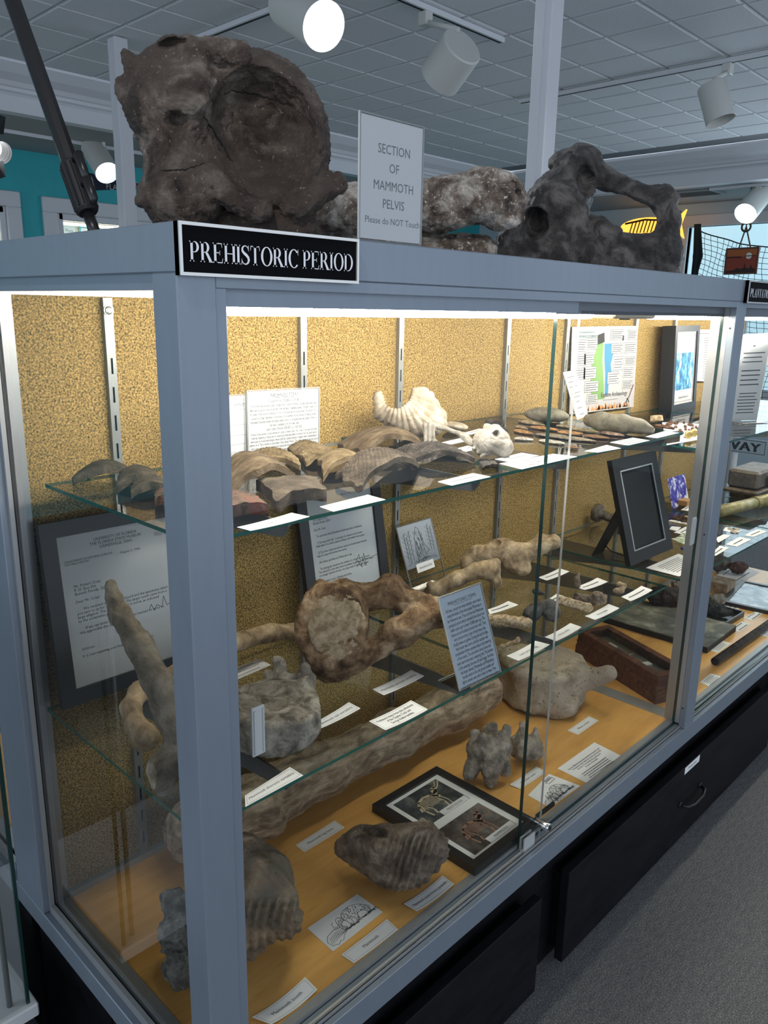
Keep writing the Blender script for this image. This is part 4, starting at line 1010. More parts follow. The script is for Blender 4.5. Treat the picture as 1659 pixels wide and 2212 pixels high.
def small(name, label, cat, px, z, fn, lo, hi, step, mat, disp=((.1, 3, 2),), group=None):
    o = sculpt(name, px, z, fn, lo, hi, step, mat, None, disp=disp); tag(o, label, cat, group); return o
small('tusk_piece', 'pale stick of fossil tusk behind the PREHISTORIC ITEMS sign', 'fossil', (1110, 1358), ZS2, lambda p: chain(p, [(1040, 1336, 5, 12), (1090, 1338, 0, 13), (1138, 1343, -3, 12)], 4), (1020, 1318, -20), (1156, 1364, 25), 1.8, IVORY)
small('ankle_bone', 'dark two-lobed ankle bone on the lower shelf', 'fossil', (1165, 1346), ZS2, lambda p: U(5, ell(p, (1150, 1328, 0), (21, 18, 20)), ell(p, (1190, 1322, 6), (20, 25, 20), -15), cap(p, (1150, 1320, 0), (1185, 1310, 4), 12, 14)), (1120, 1285, -30), (1218, 1354, 40), 1.8, STONE_DK)
small('black_tooth', 'tiny black fossil tooth behind the dark ankle bone', 'fossil', (1163, 1287), ZS2, lambda p: U(3, ell(p, (1160, 1278, 0), (11, 8, 8)), ell(p, (1172, 1281, 2), (6, 4, 5))), (1140, 1262, -14), (1186, 1294, 14), 1.5, STONE_DK)
small('toe_bone', 'tiny pale dumbbell shaped bone on the glass edge', 'fossil', (1095, 1402), ZS2, lambda p: U(3, cap(p, (1088, 1394, 0), (1116, 1382, 0), 4.5, 4), ell(p, (1086, 1394, 0), (7, 6, 6)), ell(p, (1119, 1380, 0), (6, 7, 6))), (1074, 1366, -12), (1132, 1408, 12), 1.2, BONE_FACE)
small('horse_tooth', 'long streaked ivory horse tooth lying beside its label', 'fossil tooth', (1245, 1326), ZS2, lambda p: U(3, rbx(p, (1238, 1309, 0), (38, 10, 11), 4, 16), ell(p, (1268, 1318, 0), (12, 10, 10))), (1192, 1284, -16), (1288, 1334, 16), 1.6, IVORY, ((.1, 2.5, 3),))
small('horse_tooth', 'dark ridged horse tooth piece behind the long ivory one', 'fossil tooth', (1285, 1312), ZS2, lambda p: U(3, rbx(p, (1268, 1294, 0), (28, 9, 10), 3, 10), ell(p, (1290, 1292, 0), (16, 15, 12)), ell(p, (1304, 1293, -2), (8, 9, 8))), (1232, 1270, -16), (1320, 1318, 16), 1.5, TOOTH_DARK, ((.14, 6, 3),))
small('fossil_fang', 'small upright brown fang standing between the labels', 'fossil tooth', (1246, 1272), ZS2, lambda p: chain(p, [(1247, 1266, 0, 7), (1246, 1252, 0, 6), (1251, 1240, 0, 2.5)], 2), (1234, 1232, -12), (1262, 1278, 12), 1.2, TOOTH_DARK)
def snail(p):
    return U(2, ell(p, (1334, 1276, -4), (10, 8, 9)), cap(p, (1342, 1274, 0), (1352, 1266, 4), 8, 3), ell(p, (1337, 1261, 2), (7, 6, 7)), cap(p, (1340, 1262, 2), (1350, 1264, 4), 5, 4))
small('fossil_shell', 'cream knob shaped fossil shell near the right shelf end', 'fossil', (1336, 1284), ZS2, snail, (1318, 1250, -16), (1362, 1288, 16), 1.1, BONE_FACE)

# mammoth leg bone lying along the deck
D_l = depth_of((.70, .40, .48)); sl_ = D_l / F_PX
def dz(w): return (depth_of(w) - D_l) / sl_
def legb(p):
    a = dz((.28, .43, .48)); b = dz((.42, .43, .48)); c = dz((.60, .42, .47)); d_ = dz((.82, .42, .47)); e = dz((1.02, .43, .47)); g = dz((1.14, .43, .47))
    d = chain(p, [(430, 1838, a, 74), (540, 1782, b, 66), (690, 1702, c, 56), (850, 1622, d_, 50), (960, 1568, e, 46), (1040, 1526, g, 44)], 24)
    d = U(20, d, ell(p, (1035, 1512, g), (36, 30, 40)), ell(p, (1000, 1560, e + 30), (50, 26, 40)), ell(p, (560, 1810, b - 20), (60, 40, 60)))
    return d
t = thing('mammoth_leg_bone', 'huge long brown leg bone lying along the wooden deck', 'fossil bone', W(760, 1750, ZDK))
lo_z = dz((.25, .40, .48)) - 90; hi_z = dz((1.16, .43, .47)) + 80
sculpt('bone', D_l, ZDK, legb, (350, 1450, lo_z), (1095, 1925, hi_z), 5.0, BONE_LEG, t, disp=((.018, 10, 3), (.07, 4.5, 3)))
# whale vertebra
ax_w = view_axes(1160); org = W(1165, 1556, ZDK) + ax_w[1] * .13
t = thing('whale_vertebra', 'big porous beige whale vertebra with a side process on the deck', 'fossil bone', org)
def whale(p):
    d = cyl(p, (0, 0, 0), (0, 0, 128), 128, 20)
    d = SUB(d, ell(p, (20, -150, 30), (34, 40, 60)), 26); d = SUB(d, ell(p, (-118, -80, 60), (30, 40, 60)), 22)
    d = U(22, d, cap(p, (100, -10, 70), (185, -40, 118), 36, 24), ell(p, (55, -96, 34), (52, 40, 40)), cap(p, (-100, 40, 90), (-190, 60, 95), 40, 26))
    return SUB(d, ell(p, (0, 0, 140), (96, 92, 18)), 10)
sculpt_w('bone', org, whale, (-230, -175, -15), (225, 175, 170), 4.2, BONE_WHALE, t, disp=((.015, 9, 3), (.07, 2.5, 2)), axes=ax_w)
# mastodon teeth
def mt1(p):
    d = U(7, ell(p, (1056, 1618, 0), (50, 32, 38)), cap(p, (1030, 1635, 0), (1016, 1672, 0), 20, 16), cap(p, (1060, 1640, -14), (1060, 1690, -8), 30, 14), cap(p, (1086, 1632, 12), (1092, 1668, 10), 17, 12))
    for a, b, r in (((1032, 1612, -6), (1026, 1586, -8), 14), ((1060, 1602, 0), (1062, 1572, 0), 15), ((1086, 1602, 8), (1094, 1576, 8), 13), ((1044, 1612, -24), (1042, 1594, -26), 13), ((1074, 1608, -20), (1078, 1588, -20), 12), ((1050, 1600, 14), (1048, 1576, 14), 11)):
        d = U(5, d, cap(p, a, b, r * 1.15, r * .8))
    return d
t = thing('mastodon_tooth', 'grey mastodon tooth with cusps and long roots near the framed skeleton photos', 'fossil tooth', W(1058, 1700, ZDK), 'mastodon teeth')
sculpt('tooth', (1060, 1700), ZDK, mt1, (990, 1555, -60), (1118, 1712, 50), 2.4, TOOTH_GREY, t, disp=((.06, 5, 3), (.18, 2, 2)))
def mt2(p):
    d = U(6, ell(p, (1140, 1628, 0), (33, 26, 32)), cap(p, (1128, 1615, -4), (1128, 1576, -4), 19, 7), cap(p, (1152, 1618, 4), (1156, 1588, 6), 17, 8), cap(p, (1118, 1628, -4), (1112, 1608, -4), 12, 8), ell(p, (1140, 1640, 0), (35, 12, 34)))
    return SUB(d, cap(p, (1140, 1580, -30), (1142, 1645, -34), 4), 4)
t = thing('mastodon_tooth', 'smaller peaked mastodon tooth behind the sliding door edge', 'fossil tooth', W(1140, 1652, ZDK), 'mastodon teeth')
sculpt('tooth', (1140, 1652), ZDK, mt2, (1095, 1560, -50), (1185, 1664, 45), 2.2, TOOTH_GREY, t, disp=((.06, 5, 3), (.18, 1.5, 2)))
# juvenile mammoth tooth: ridged plates to the right
def juv(p):
    d = U(16, chain(p, [(752, 1838, 30, 28), (782, 1838, 20, 46), (830, 1850, 0, 60), (885, 1852, -5, 66), (912, 1840, 12, 56)], 14), ell(p, (860, 1895, -15), (60, 36, 50)))
    for i in range(6):
        x = 846 + i * 18; d = U(4, d, cap(p, (x, 1812 - i * 2, 0), (x - 7, 1790 - i * 1 - (8 if i == 4 else 0), 4), 10, 4))
    return SUB(d, ell(p, (800, 1800, -30), (40, 16, 40), 20), 12)
t = thing('juvenile_mammoth_tooth', 'dark brown ridged young mammoth tooth in front of the framed photos', 'fossil tooth', W(820, 1930, ZDK))
sculpt('tooth', (838, 1934), ZDK, juv, (705, 1755, -85), (975, 1950, 90), 2.6, TOOTH_DARK, t, disp=((.035, 7, 3), (.14, 2.6, 2)),
       dpl=lambda v, n: 3.6 * np.sin(2 * math.pi * (v[:, 0] + .30 * v[:, 1]) / 14.5) * np.clip((v[:, 0] - 815) / 45, 0, 1) * np.clip((v[:, 1] - 1800) / 20, 0, 1))
# big mammoth tooth behind the corner post
def bigt(p):
    d = U(30, rbx(p, (545, 2010, 45), (98, 92, 95), 42, -14), ell(p, (530, 1950, 60), (80, 95, 90), -20), ell(p, (515, 2050, 40), (75, 90, 80)))
    d = SUB(d, cap(p, (600, 1850, -60), (720, 2010, 40), 56, 40), 20)
    return d
t = thing('mammoth_tooth', 'large brown mammoth molar with deep vertical ridges beside the corner post', 'fossil tooth', W(560, 2135, ZDK))
sculpt('tooth', (556, 2138), ZDK, bigt, (345, 1830, -90), (690, 2165, 190), 3.2, TOOTH_BIG, t, disp=((.022, 8, 3), (.1, 2.4, 2)),
       dpl=lambda v, n: (4.8 * np.sin(2 * math.pi * (v[:, 0] + .12 * v[:, 1] + 3 * np.sin(v[:, 1] / 17)) / 19) + 1.6 * np.sin(v[:, 1] / 3.1)) * np.clip((v[:, 1] - 1998) / 16, 0, 1) * np.clip((-n[:, 2] + .3) * 2, 0, 1))
def rockf(p): return U(10, ell(p, (385, 2030, 10), (40, 58, 46)), ell(p, (380, 1965, 10), (32, 38, 40), 20), ell(p, (388, 2105, 0), (34, 44, 46)), ell(p, (365, 1950, 15), (18, 16, 22)))
t = thing('mineral_rock', 'rough grey crystalline rock seen through the left side pane', 'rock', W(392, 2148, ZDK))
sculpt('rock', (392, 2150), ZDK, rockf, (325, 1905, -60), (470, 2165, 110), 2.8, speckled('grey_crystal_rock', [(.25, (.09, .085, .07)), (.5, (.24, .23, .20)), (.75, (.46, .45, .41))], 30, .5, .9, .005, speck=(.55, .55, .5), fine=220, speck_lo=.64, spec=.5), t, disp=((.05, 16, 3), (.16, 6, 2)))
# ================================================================== pottery, shells, stone points
def sherd(k, pts, arch, thick, mat, label, z=None, stamp=0., seed=0, nx=22, ny=14, group='pottery sherds on the glass', lift=.0):
    """arched irregular plate standing on its two ends; pts = back-left, back-right, front-right, front-left"""
    z = ZS1 if z is None else z
    rs = np.random.RandomState(seed)
    c = [W(*cr(k, x, y), z) for x, y in pts]; ja = rs.rand(8) * 6.28
    top = []; bot = []
    Lw = np.linalg.norm(c[1] - c[0]); Lh = np.linalg.norm(c[3] - c[0])
    for j in range(ny + 1):
        for i in range(nx + 1):
            u = i / nx; v = j / ny
            e = .035 * (math.sin(5 * v + ja[0]) + .6 * math.sin(13 * v + ja[1])); g = .05 * (math.sin(6 * u + ja[2]) + .6 * math.sin(15 * u + ja[3]))
            uu = u + e * (1 - 2 * u if False else (.5 - u)) * 2 * abs(u - .5) * 2; vv = v + g * (.5 - v) * 2 * abs(v - .5) * 2
            p = (c[0] * (1 - uu) + c[1] * uu) * (1 - vv) + (c[3] * (1 - uu) + c[2] * uu) * vv
            h = arch * (1 - (2 * uu - 1) ** 2) + .15 * arch * (1 - (2 * vv - 1) ** 2) + lift * (1 - vv)
            st = stamp * (math.sin(u * Lw / .0021) * math.sin(v * Lh / .0021)) if 0 < i < nx and 0 < j < ny else 0
            nz = .0012 * (rs.rand() - .5)
            top.append(p + np.array([0, 0, h + thick + st + nz])); bot.append(p + np.array([0, 0, h]))
    n = (nx + 1) * (ny + 1); f = []
    for j in range(ny):
        for i in range(nx):
            a = j * (nx + 1) + i; f.append([a, a + nx + 1, a + nx + 2, a + 1]); f.append([n + a, n + a + 1, n + a + nx + 2, n + a + nx + 1])
    rimi = [i for i in range(nx + 1)] + [(j) * (nx + 1) + nx for j in range(1, ny + 1)] + [ny * (nx + 1) + i for i in range(nx - 1, -1, -1)] + [j * (nx + 1) for j in range(ny - 1, 0, -1)]
    for a, b in zip(rimi, rimi[1:] + rimi[:1]): f.append([a, b, n + b, n + a])
    V = np.array(top + bot); V[:, 2] += z + .0004 - V[:, 2].min()
    o = mesh_obj('potsherd', V, f, mat, None, None, False); smooth_by_angle(o, 40); return tag(o, label, 'pottery sherd', group)
POT_BR = speckled('brown_pottery', [(.3, (0.051, 0.034, 0.017)), (.55, (0.105, 0.074, 0.043)), (.8, (0.164, 0.125, 0.078))], 30, .85, .6, .003, speck=(0.020, 0.014, 0.008), fine=200, speck_lo=.66, sc=(1, 2, 1))
POT_LT = speckled('tan_pottery', [(.3, (0.094, 0.065, 0.031)), (.55, (0.164, 0.121, 0.066)), (.8, (0.215, 0.168, 0.101))], 40, .85, .6, .003, speck=(0.031, 0.020, 0.012), fine=220, speck_lo=.66)
POT_DK = speckled('black_pottery', [(.3, (0.012, 0.010, 0.009)), (.55, (0.035, 0.030, 0.026)), (.8, (0.093, 0.076, 0.063))], 40, .8, .7, .003, fine=260)
POT_GY = speckled('grey_brown_pottery', [(.3, (0.029, 0.022, 0.015)), (.55, (0.062, 0.048, 0.035)), (.8, (0.105, 0.086, 0.062))], 36, .85, .7, .003, fine=240)
POT_RD = speckled('reddish_pottery', [(.3, (0.047, 0.027, 0.020)), (.5, (0.101, 0.074, 0.055)), (.68, (0.140, 0.039, 0.029)), (.85, (0.164, 0.133, 0.109))], 50, .85, .6, .003, fine=260)
sherd('A', [(520, 768), (895, 735), (918, 764), (640, 822)], .030, .011, POT_BR, 'large smooth brown sherd arched in front of the big shell', seed=1)
sherd('A', [(120, 806), (312, 812), (356, 872), (64, 842)], .012, .009, POT_LT, 'tan check stamped sherd before the INDIAN POTTERY sheet', stamp=.0022, seed=2, nx=64, ny=40)
sherd('A', [(276, 770), (445, 775), (512, 802), (378, 860)], .012, .009, POT_LT, 'small pointed check stamped sherd between brown sherds', stamp=.0022, seed=3, nx=60, ny=40)
sherd('A', [(430, 846), (600, 812), (634, 834), (462, 916)], .014, .010, POT_LT, 'plain light brown sherd in the middle of the shelf', seed=4)
sherd('A', [(500, 926), (800, 826), (912, 868), (646, 972)], .030, .010, POT_GY, 'large grey stamped sherd arching near the shelf edge', stamp=.0022, seed=5, nx=80, ny=44)
sherd('A', [(775, 802), (1060, 776), (1160, 829), (870, 846)], .016, .009, POT_DK, 'black check stamped sherd beside the small white conch', stamp=.0022, seed=6, nx=72, ny=36)
sherd('A', [(-40, 905), (225, 884), (326, 934), (30, 1000)], .028, .012, POT_BR, 'brown arched sherd just right of the corner post', seed=7)
sherd('A', [(150, 968), (425, 955), (463, 1010), (238, 1068)], .006, .019, POT_GY, 'thick dark slab sherd over the Orange Period label', seed=8)
sherd('A', [(-30, 1012), (150, 1046), (190, 1086), (-20, 1096)], .004, .018, POT_RD, 'red speckled sherd beside the corner post', seed=9)
sherd('A', [(1192, 842), (1262, 836), (1280, 852), (1205, 866)], .002, .006, POT_DK, 'tiny dark sherd near the shelf edge below the conch', seed=10)
sherd('Q', [(545, 1388), (800, 1372), (826, 1400), (472, 1458)], .012, .014, POT_GY, 'long dark sherd at the left end of the upper shelf', seed=11)
sherd('Q', [(765, 1422), (980, 1408), (1008, 1450), (760, 1502)], .010, .016, POT_GY, 'middle sherd of the left row behind the side pane', seed=12)
sherd('Q', [(850, 1468), (1060, 1458), (1090, 1500), (840, 1535)], .008, .013, POT_GY, 'nearer sherd of the left row partly behind the post', seed=13)
sherd('Q', [(1000, 1548), (1120, 1545), (1140, 1590), (990, 1600)], .006, .014, POT_RD, 'reddish sherd end peeking out left of the post', seed=14)

SHELL = speckled('weathered_shell', [(.3, (0.272, 0.224, 0.163)), (.55, (0.422, 0.367, 0.292)), (.8, (0.510, 0.462, 0.394))], 30, .7, .6, .002, speck=(0.190, 0.150, 0.102), fine=260, speck_lo=.68)
SHELLW = speckled('white_shell', [(.3, (0.212, 0.191, 0.162)), (.55, (0.315, 0.293, 0.259)), (.8, (0.408, 0.387, 0.357))], 40, .75, .7, .003, speck=(0.204, 0.184, 0.150), fine=260, speck_lo=.66)
def conch(p):
    d = U(10, ell(p, (893, 898, 0), (72, 46, 60), 12), ell(p, (905, 872, 0), (36, 34, 50)), cap(p, (826, 890, -6), (818, 858, -6), 20, 9))
    d = SUB(d, ell(p, (858, 852, -5), (32, 38, 110), 8), 6)
    d = SUB(d, ell(p, (868, 862, 0), (26, 34, 46)), 6)
    return d
def ridges(cx, cy, n, amp):
    return lambda v, nr: amp * np.abs(np.sin(n * np.arctan2(v[:, 1] - cy, v[:, 0] - cx))) ** .7
o = sculpt('whelk_shell', (890, 950), ZS1, conch, (785, 825, -80), (985, 962, 80), 2.4, SHELL, None, disp=((.05, 4, 2),), dpl=ridges(862, 846, 17, 4)); tag(o, 'large ribbed cream whelk shell arching at the back of the upper shelf', 'shell')
def fan(p): return U(3, rbx(p, (928, 940, 0), (14, 26, 7), 5, -12), chain(p, [(935, 920, 2, 8), (965, 926, 4, 5), (990, 935, 2, 5), (1005, 945, 0, 9), (1016, 955, 0, 8)], 4))
o = sculpt('shell_fragment', (930, 968), ZS1, fan, (903, 900, -20), (1032, 975, 22), 1.6, SHELLW, None, disp=((.08, 3, 2),), dpl=lambda v, n: 2.0 * np.sin(v[:, 0] / 1.6) * (v[:, 0] < 944)); tag(o, 'pale ribbed shell piece with a curved handle beside the large shell', 'shell')
o = sculpt('shell_disc', (985, 932), ZS1, lambda p: ell(p, (984, 921, 0), (28, 10, 26), 6), (950, 905, -32), (1018, 938, 32), 1.8, SHELL, None, disp=((.06, 2, 2),)); tag(o, 'flat oval cream shell behind the ribbed shell piece', 'shell')
def conch2(p):
    d = U(6, ell(p, (1068, 955, 0), (36, 28, 30), 14), ell(p, (1045, 962, -8), (22, 26, 22)), cap(p, (1040, 945, -10), (1032, 950, -14), 12, 8), cap(p, (1068, 935, 0), (1050, 925, 2), 14, 6), ell(p, (1090, 968, 0), (18, 20, 24)))
    for a in (0, 1, 2): d = U(3, d, cap(p, (1030 + a * 10, 968 + a * 7, -16), (1022 + a * 9, 972 + a * 8, -22), 5, 2.5))
    return SUB(d, ell(p, (1072, 941, -24), (9, 10, 22)), 2)
o = sculpt('conch_shell', (1060, 988), ZS1, conch2, (1012, 912, -45), (1118, 996, 45), 1.9, SHELLW, None, disp=((.07, 4, 3),), dpl=ridges(1036, 952, 7, 2)); tag(o, 'small white conch shell with a round drilled hole', 'shell')
o = sculpt('flint_core', (1070, 937), ZS1, lambda p: U(3, rbx(p, (1068, 912, 0), (20, 8, 14), 3, 6), ell(p, (1085, 926, 0), (14, 6, 12))), (1040, 896, -22), (1106, 940, 22), 1.6, POT_DK, None, disp=((.09, 5, 2),)); tag(o, 'dark brown stone lump behind the small conch', 'stone')
CELT = speckled('grey_celt_stone', [(.3, (0.100, 0.087, 0.062)), (.55, (0.158, 0.144, 0.105)), (.8, (0.211, 0.193, 0.149))], 30, .6, .3, .002, speck=(0.058, 0.053, 0.035), fine=300, speck_lo=.68)
o = sculpt('stone_celt', (1182, 913), ZS1, lambda p: ell(p, (1181, 896, 0), (51, 16, 20), 4), (1124, 872, -28), (1240, 920, 28), 2.2, CELT, None, disp=((.04, 3, 2),)); tag(o, 'smooth oval grey stone celt behind the points', 'stone tool', 'stone celts')
o = sculpt('stone_celt', (1340, 938), ZS1, lambda p: chain(p, [(1272, 908, 20, 14), (1300, 912, 10, 20), (1345, 917, -4, 21), (1385, 922, -14, 15), (1408, 926, -20, 5)], 8), (1246, 882, -50), (1424, 946, 50), 2.4, CELT, None, disp=((.04, 3, 2),)); tag(o, 'long pointed grey stone celt in front of the poster', 'stone tool', 'stone celts')
def point(k, a, b, w, mat, label, z, th=.009, seed=0, cat='stone point', grp='stone points on the glass shelf', name='stone_point'):
    rs = np.random.RandomState(seed); A = W(*cr(k, *a), z); B = W(*cr(k, *b), z); d = B - A; L = np.linalg.norm(d); d /= L; nn = np.array([-d[1], d[0], 0.])
    wm = w * CROPS[k][2] * depth_of(A) / F_PX * 2.4; n = 9; up = []; lo = []; mid = []
    for i in range(n + 1):
        t = i / n; prof = (math.sin(math.pi * min(1, t * .92 + .04)) ** .75) * (1 - .25 * t); j = 1 + .25 * (rs.rand() - .5)
        up.append(A + d * L * t + nn * wm * prof * j + [0, 0, th * .35]); lo.append(A + d * L * t - nn * wm * prof * (1 + .25 * (rs.rand() - .5)) + [0, 0, th * .35])
        mid.append(A + d * L * t + [0, 0, th * (.5 + .5 * prof) + .001 * rs.rand()])
    bm_ = [p * [1, 1, 0] + [0, 0, z + .0004] for p in mid]
    V = up + mid + lo + bm_; m = n + 1; f = []
    for i in range(n):
        f += [[m + i, m + i + 1, i + 1, i], [2 * m + i, 2 * m + i + 1, m + i + 1, m + i], [i, i + 1, 3 * m + i + 1, 3 * m + i], [3 * m + i, 3 * m + i + 1, 2 * m + i + 1, 2 * m + i]]
    f += [[0, m, 2 * m, 3 * m][::-1], [n, m + n, 2 * m + n, 3 * m + n]]
    o = mesh_obj(name, V, f, mat); return tag(o, label, cat, grp)
def chert(n, c): return speckled(n, [(.3, tuple(x * .55 for x in c)), (.55, c), (.8, tuple(min(.85, x * 1.35 + .05) for x in c))], 60, .6, .9, .003, fine=240)
CH = {'cream': chert('cream_chert', (0.396, 0.310, 0.194)), 'orange': chert('orange_chert', (0.374, 0.194, 0.072)), 'white': chert('white_chert', (0.432, 0.403, 0.360)), 'grey': chert('grey_chert', (0.216, 0.180, 0.133)), 'pink': chert('pink_chert', (0.360, 0.252, 0.194)), 'brown': chert('brown_chert', (0.194, 0.108, 0.058))}
PTS = [((165, 215), (398, 256), 20, 'cream', 'broad cream stone point at the back below the oval celt'), ((140, 268), (247, 288), 9, 'cream', 'tiny cream stone point beside the broad one'), ((128, 300), (300, 334), 20, 'orange', 'orange stone point at the left of the group'), ((128, 376), (297, 388), 11, 'white', 'white serrated stone point at lower left of the group'),
       ((272, 270), (518, 300), 20, 'orange', 'long orange stone point behind the door edge'), ((505, 258), (678, 278), 10, 'cream', 'narrow cream stone point under the leaning paper'), ((515, 316), (742, 334), 20, 'orange', 'orange stone point in the middle of the group'), ((645, 288), (892, 318), 16, 'cream', 'tan stone point below the long pointed celt'),
       ((318, 334), (862, 400), 24, 'grey', 'very long grey brown stone blade'), ((350, 393), (578, 422), 16, 'white', 'mottled white stone point in front of the long blade'), ((755, 350), (978, 374), 20, 'brown', 'brown stone point right of the long blade'), ((900, 318), (1112, 350), 24, 'pink', 'broad pinkish stone point at the right end of the group'), ((590, 450), (700, 460), 12, 'brown', 'small brown flake near the shelf front')]
for i, (a, b, w, c, lb_) in enumerate(PTS): point('J', a, b, w, CH[c], lb_, ZS1, seed=20 + i)

# ================================================================== printed cards
def dashes(q, mb, rows, u0=.12, u1=.88, v0=.2, v1=.8, w=None, seed=0):
    """rows of print too small to read"""
    rs = np.random.RandomState(seed); w = min(w or .0016, .34 * (v1 - v0) * q.H / max(rows, 1))
    for i in range(rows):
        v = (v0 + v1) / 2 if rows == 1 else v1 - (v1 - v0) * i / (rows - 1); u = u0 + rs.rand() * .06; e = u1 - rs.rand() * .12
        while u < e:
            l = .02 + rs.rand() * .06; q.line(mb, [(u, v), (min(u + l, e), v)], w, .0006); u += l + .013
def blank_card(pxs, z, rows, label, group=None, name='label_card', border=True, seed=0, w=None, bendh=0.):
    t, q = card(pxs, z, '', label, group, name, border, bendh=bendh)
    mb = MB(); dashes(q, mb, rows, seed=seed, w=w); q.build(mb, 'lettering', INK, t); return t, q
def cc(k, *pts): return [cr(k, x, y) for x, y in pts]
card(cc('C', (88, 1256), (310, 1087), (362, 1139), (168, 1286)), ZDK, 'Mammoth tooth', 'white label reading Mammoth tooth beside the corner post', size=.0095, bendh=.006)
card(cc('C', (463, 982), (655, 832), (703, 876), (516, 1018)), ZDK, 'Mammoth', 'white label reading Mammoth below the mammoth drawing', size=.0095, bendh=.001)
card(cc('C', (727, 773), (889, 653), (938, 689), (781, 804)), ZDK, 'Mammoth tooth from a juvenile', 'white label reading Mammoth tooth from a juvenile', size=.0095, bendh=.004)
card(cc('C', (272, 518), (435, 415), (477, 444), (308, 547)), ZDK, 'Mammoth leg bone', 'white label reading Mammoth leg bone', size=.0095)
card(cc('C', (1172, 266), (1286, 190), (1324, 212), (1216, 284)), ZDK, 'Mastodon teeth', 'white label reading Mastodon teeth', size=.0095, bendh=.002)
card(cc('D', (480, 1302), (605, 1218), (662, 1243), (541, 1327)), ZDK, 'Whale vertebra', 'white label reading Whale vertebra on the deck', size=.0095)
t, q = card(cc('C', (1375, 195), (1530, 85), (1659, 150), (1503, 259)), ZDK, 'Note the difference between the mammoth and mastodon teeth.\nThe mastodon teeth crushed the branches and shrubs that\nthey fed on. The mammoth had a grinding tooth\nfor grasses of the prairies.', 'white card of close print comparing mammoth and mastodon teeth', name='text_card', border=False, size=.0082, fit=.84, ts=(.5, .62), spacing=.95)
mb = MB(); dashes(q, mb, 4, v0=.12, v1=.36, seed=5, w=.0022); q.build(mb, 'lettering', INK, t)
card([(529, 1719), (626, 1657), (655, 1675), (530, 1743)], ZS2, 'Mammoth thoracic vertebra', 'white label reading Mammoth thoracic vertebra', size=.0085)
card(cc('B', (670, 1092), (868, 993), (948, 1036), (748, 1134)), ZS2, 'Prehistoric items from the collections\nof the Charles Creal and\nGeorge Robbie families.', 'white label naming the Charles Creal and George Robbie families', size=.0098, fit=.84, bendh=.002)
card(cc('B', (400, 1104), (575, 1002), (630, 1031), (432, 1130)), ZS2, 'Mammoth tail vertebra', 'white label reading Mammoth tail vertebra', size=.0092, bendh=.002)
card(cc('B', (687, 941), (870, 850), (930, 878), (740, 969)), ZS2, 'Mammoth cervical vertebra', 'white label reading Mammoth cervical vertebra', size=.0098, bendh=.002)
blank_card(cc('B', (-20, 862), (150, 793), (208, 821), (20, 902)), ZS2, 3, 'white label behind the drum vertebra by the post', seed=1)
for i, (pts, txt, lb_) in enumerate([
    (((303, 405), (430, 352), (490, 370), (356, 423)), '', 'white label under the winged bone'), (((522, 463), (655, 407), (716, 431), (580, 479)), '', 'white label behind the cream fossil shell'),
    (((795, 520), (913, 455), (980, 480), (850, 545)), '', 'white label at the right end of the lower shelf'), (((580, 633), (720, 562), (784, 586), (640, 656)), 'Horse teeth', 'white label reading Horse teeth'),
    (((345, 757), (495, 675), (563, 698), (412, 781)), 'Horse ankle', 'white label reading Horse ankle'), (((120, 868), (290, 780), (376, 801), (190, 897)), 'Land tortoise leg', 'white label reading Land tortoise leg'),
    (((335, 545), (415, 502), (460, 517), (378, 562)), '', 'white label behind the dark ankle bone'), (((10, 594), (130, 545), (190, 567), (20, 622)), '', 'white label behind the PREHISTORIC ITEMS sign')]):
    if txt: card(cc('D', *pts), ZS2, txt, lb_, size=.0095, border=False, bendh=.002)
    else: blank_card(cc('D', *pts), ZS2, 1, lb_, border=False, seed=i, w=.0034, bendh=.002)
card(cc('A', (48, 1136), (305, 1068), (390, 1086), (112, 1153)), ZS1, 'Orange Period', 'white label reading Orange Period at the shelf edge', size=.0085, border=False, bendh=.001)
card(cc('A', (438, 1036), (665, 980), (748, 1003), (502, 1059)), ZS1, 'Indian artifacts from the collection of\nthe Charles Creal family.', 'white label naming the Charles Creal family at the shelf edge', size=.0098, border=False)
for i, (pts, rows, lb_) in enumerate([(((995, 918), (1160, 878), (1245, 895), (1060, 936)), 1, 'white label in front of the black sherd'), (((1265, 812), (1390, 782), (1470, 795), (1340, 826)), 1, 'white label partly under the larger text card'),
    (((1285, 833), (1540, 787), (1652, 800), (1392, 859)), 4, 'white card of print at the shelf joint'), (((1040, 774), (1135, 748), (1190, 762), (1085, 785)), 1, 'white label between black sherd and conch'), (((1005, 735), (1115, 710), (1165, 718), (1060, 741)), 1, 'white label below the curved shell handle'), (((1110, 690), (1190, 668), (1230, 672), (1150, 696)), 1, 'white label behind the small conch')]):
    blank_card(cc('A', *pts), ZS1, rows, lb_, border=False, seed=10 + i, w=.0026)
blank_card(cc('J', (985, 396), (1190, 355), (1342, 380), (1150, 423)), ZS1, 3, 'white label below the long celt', border=False, seed=31, w=.003)
blank_card(cc('J', (760, 475), (955, 420), (1085, 450), (876, 487)), ZS1, 3, 'white label at the shelf edge below the points', border=False, seed=32, w=.003)
blank_card(cc('J', (1300, 345), (1480, 295), (1600, 312), (1410, 358)), ZS1, 3, 'white label at the right end of the upper shelf', border=False, seed=33, w=.003)

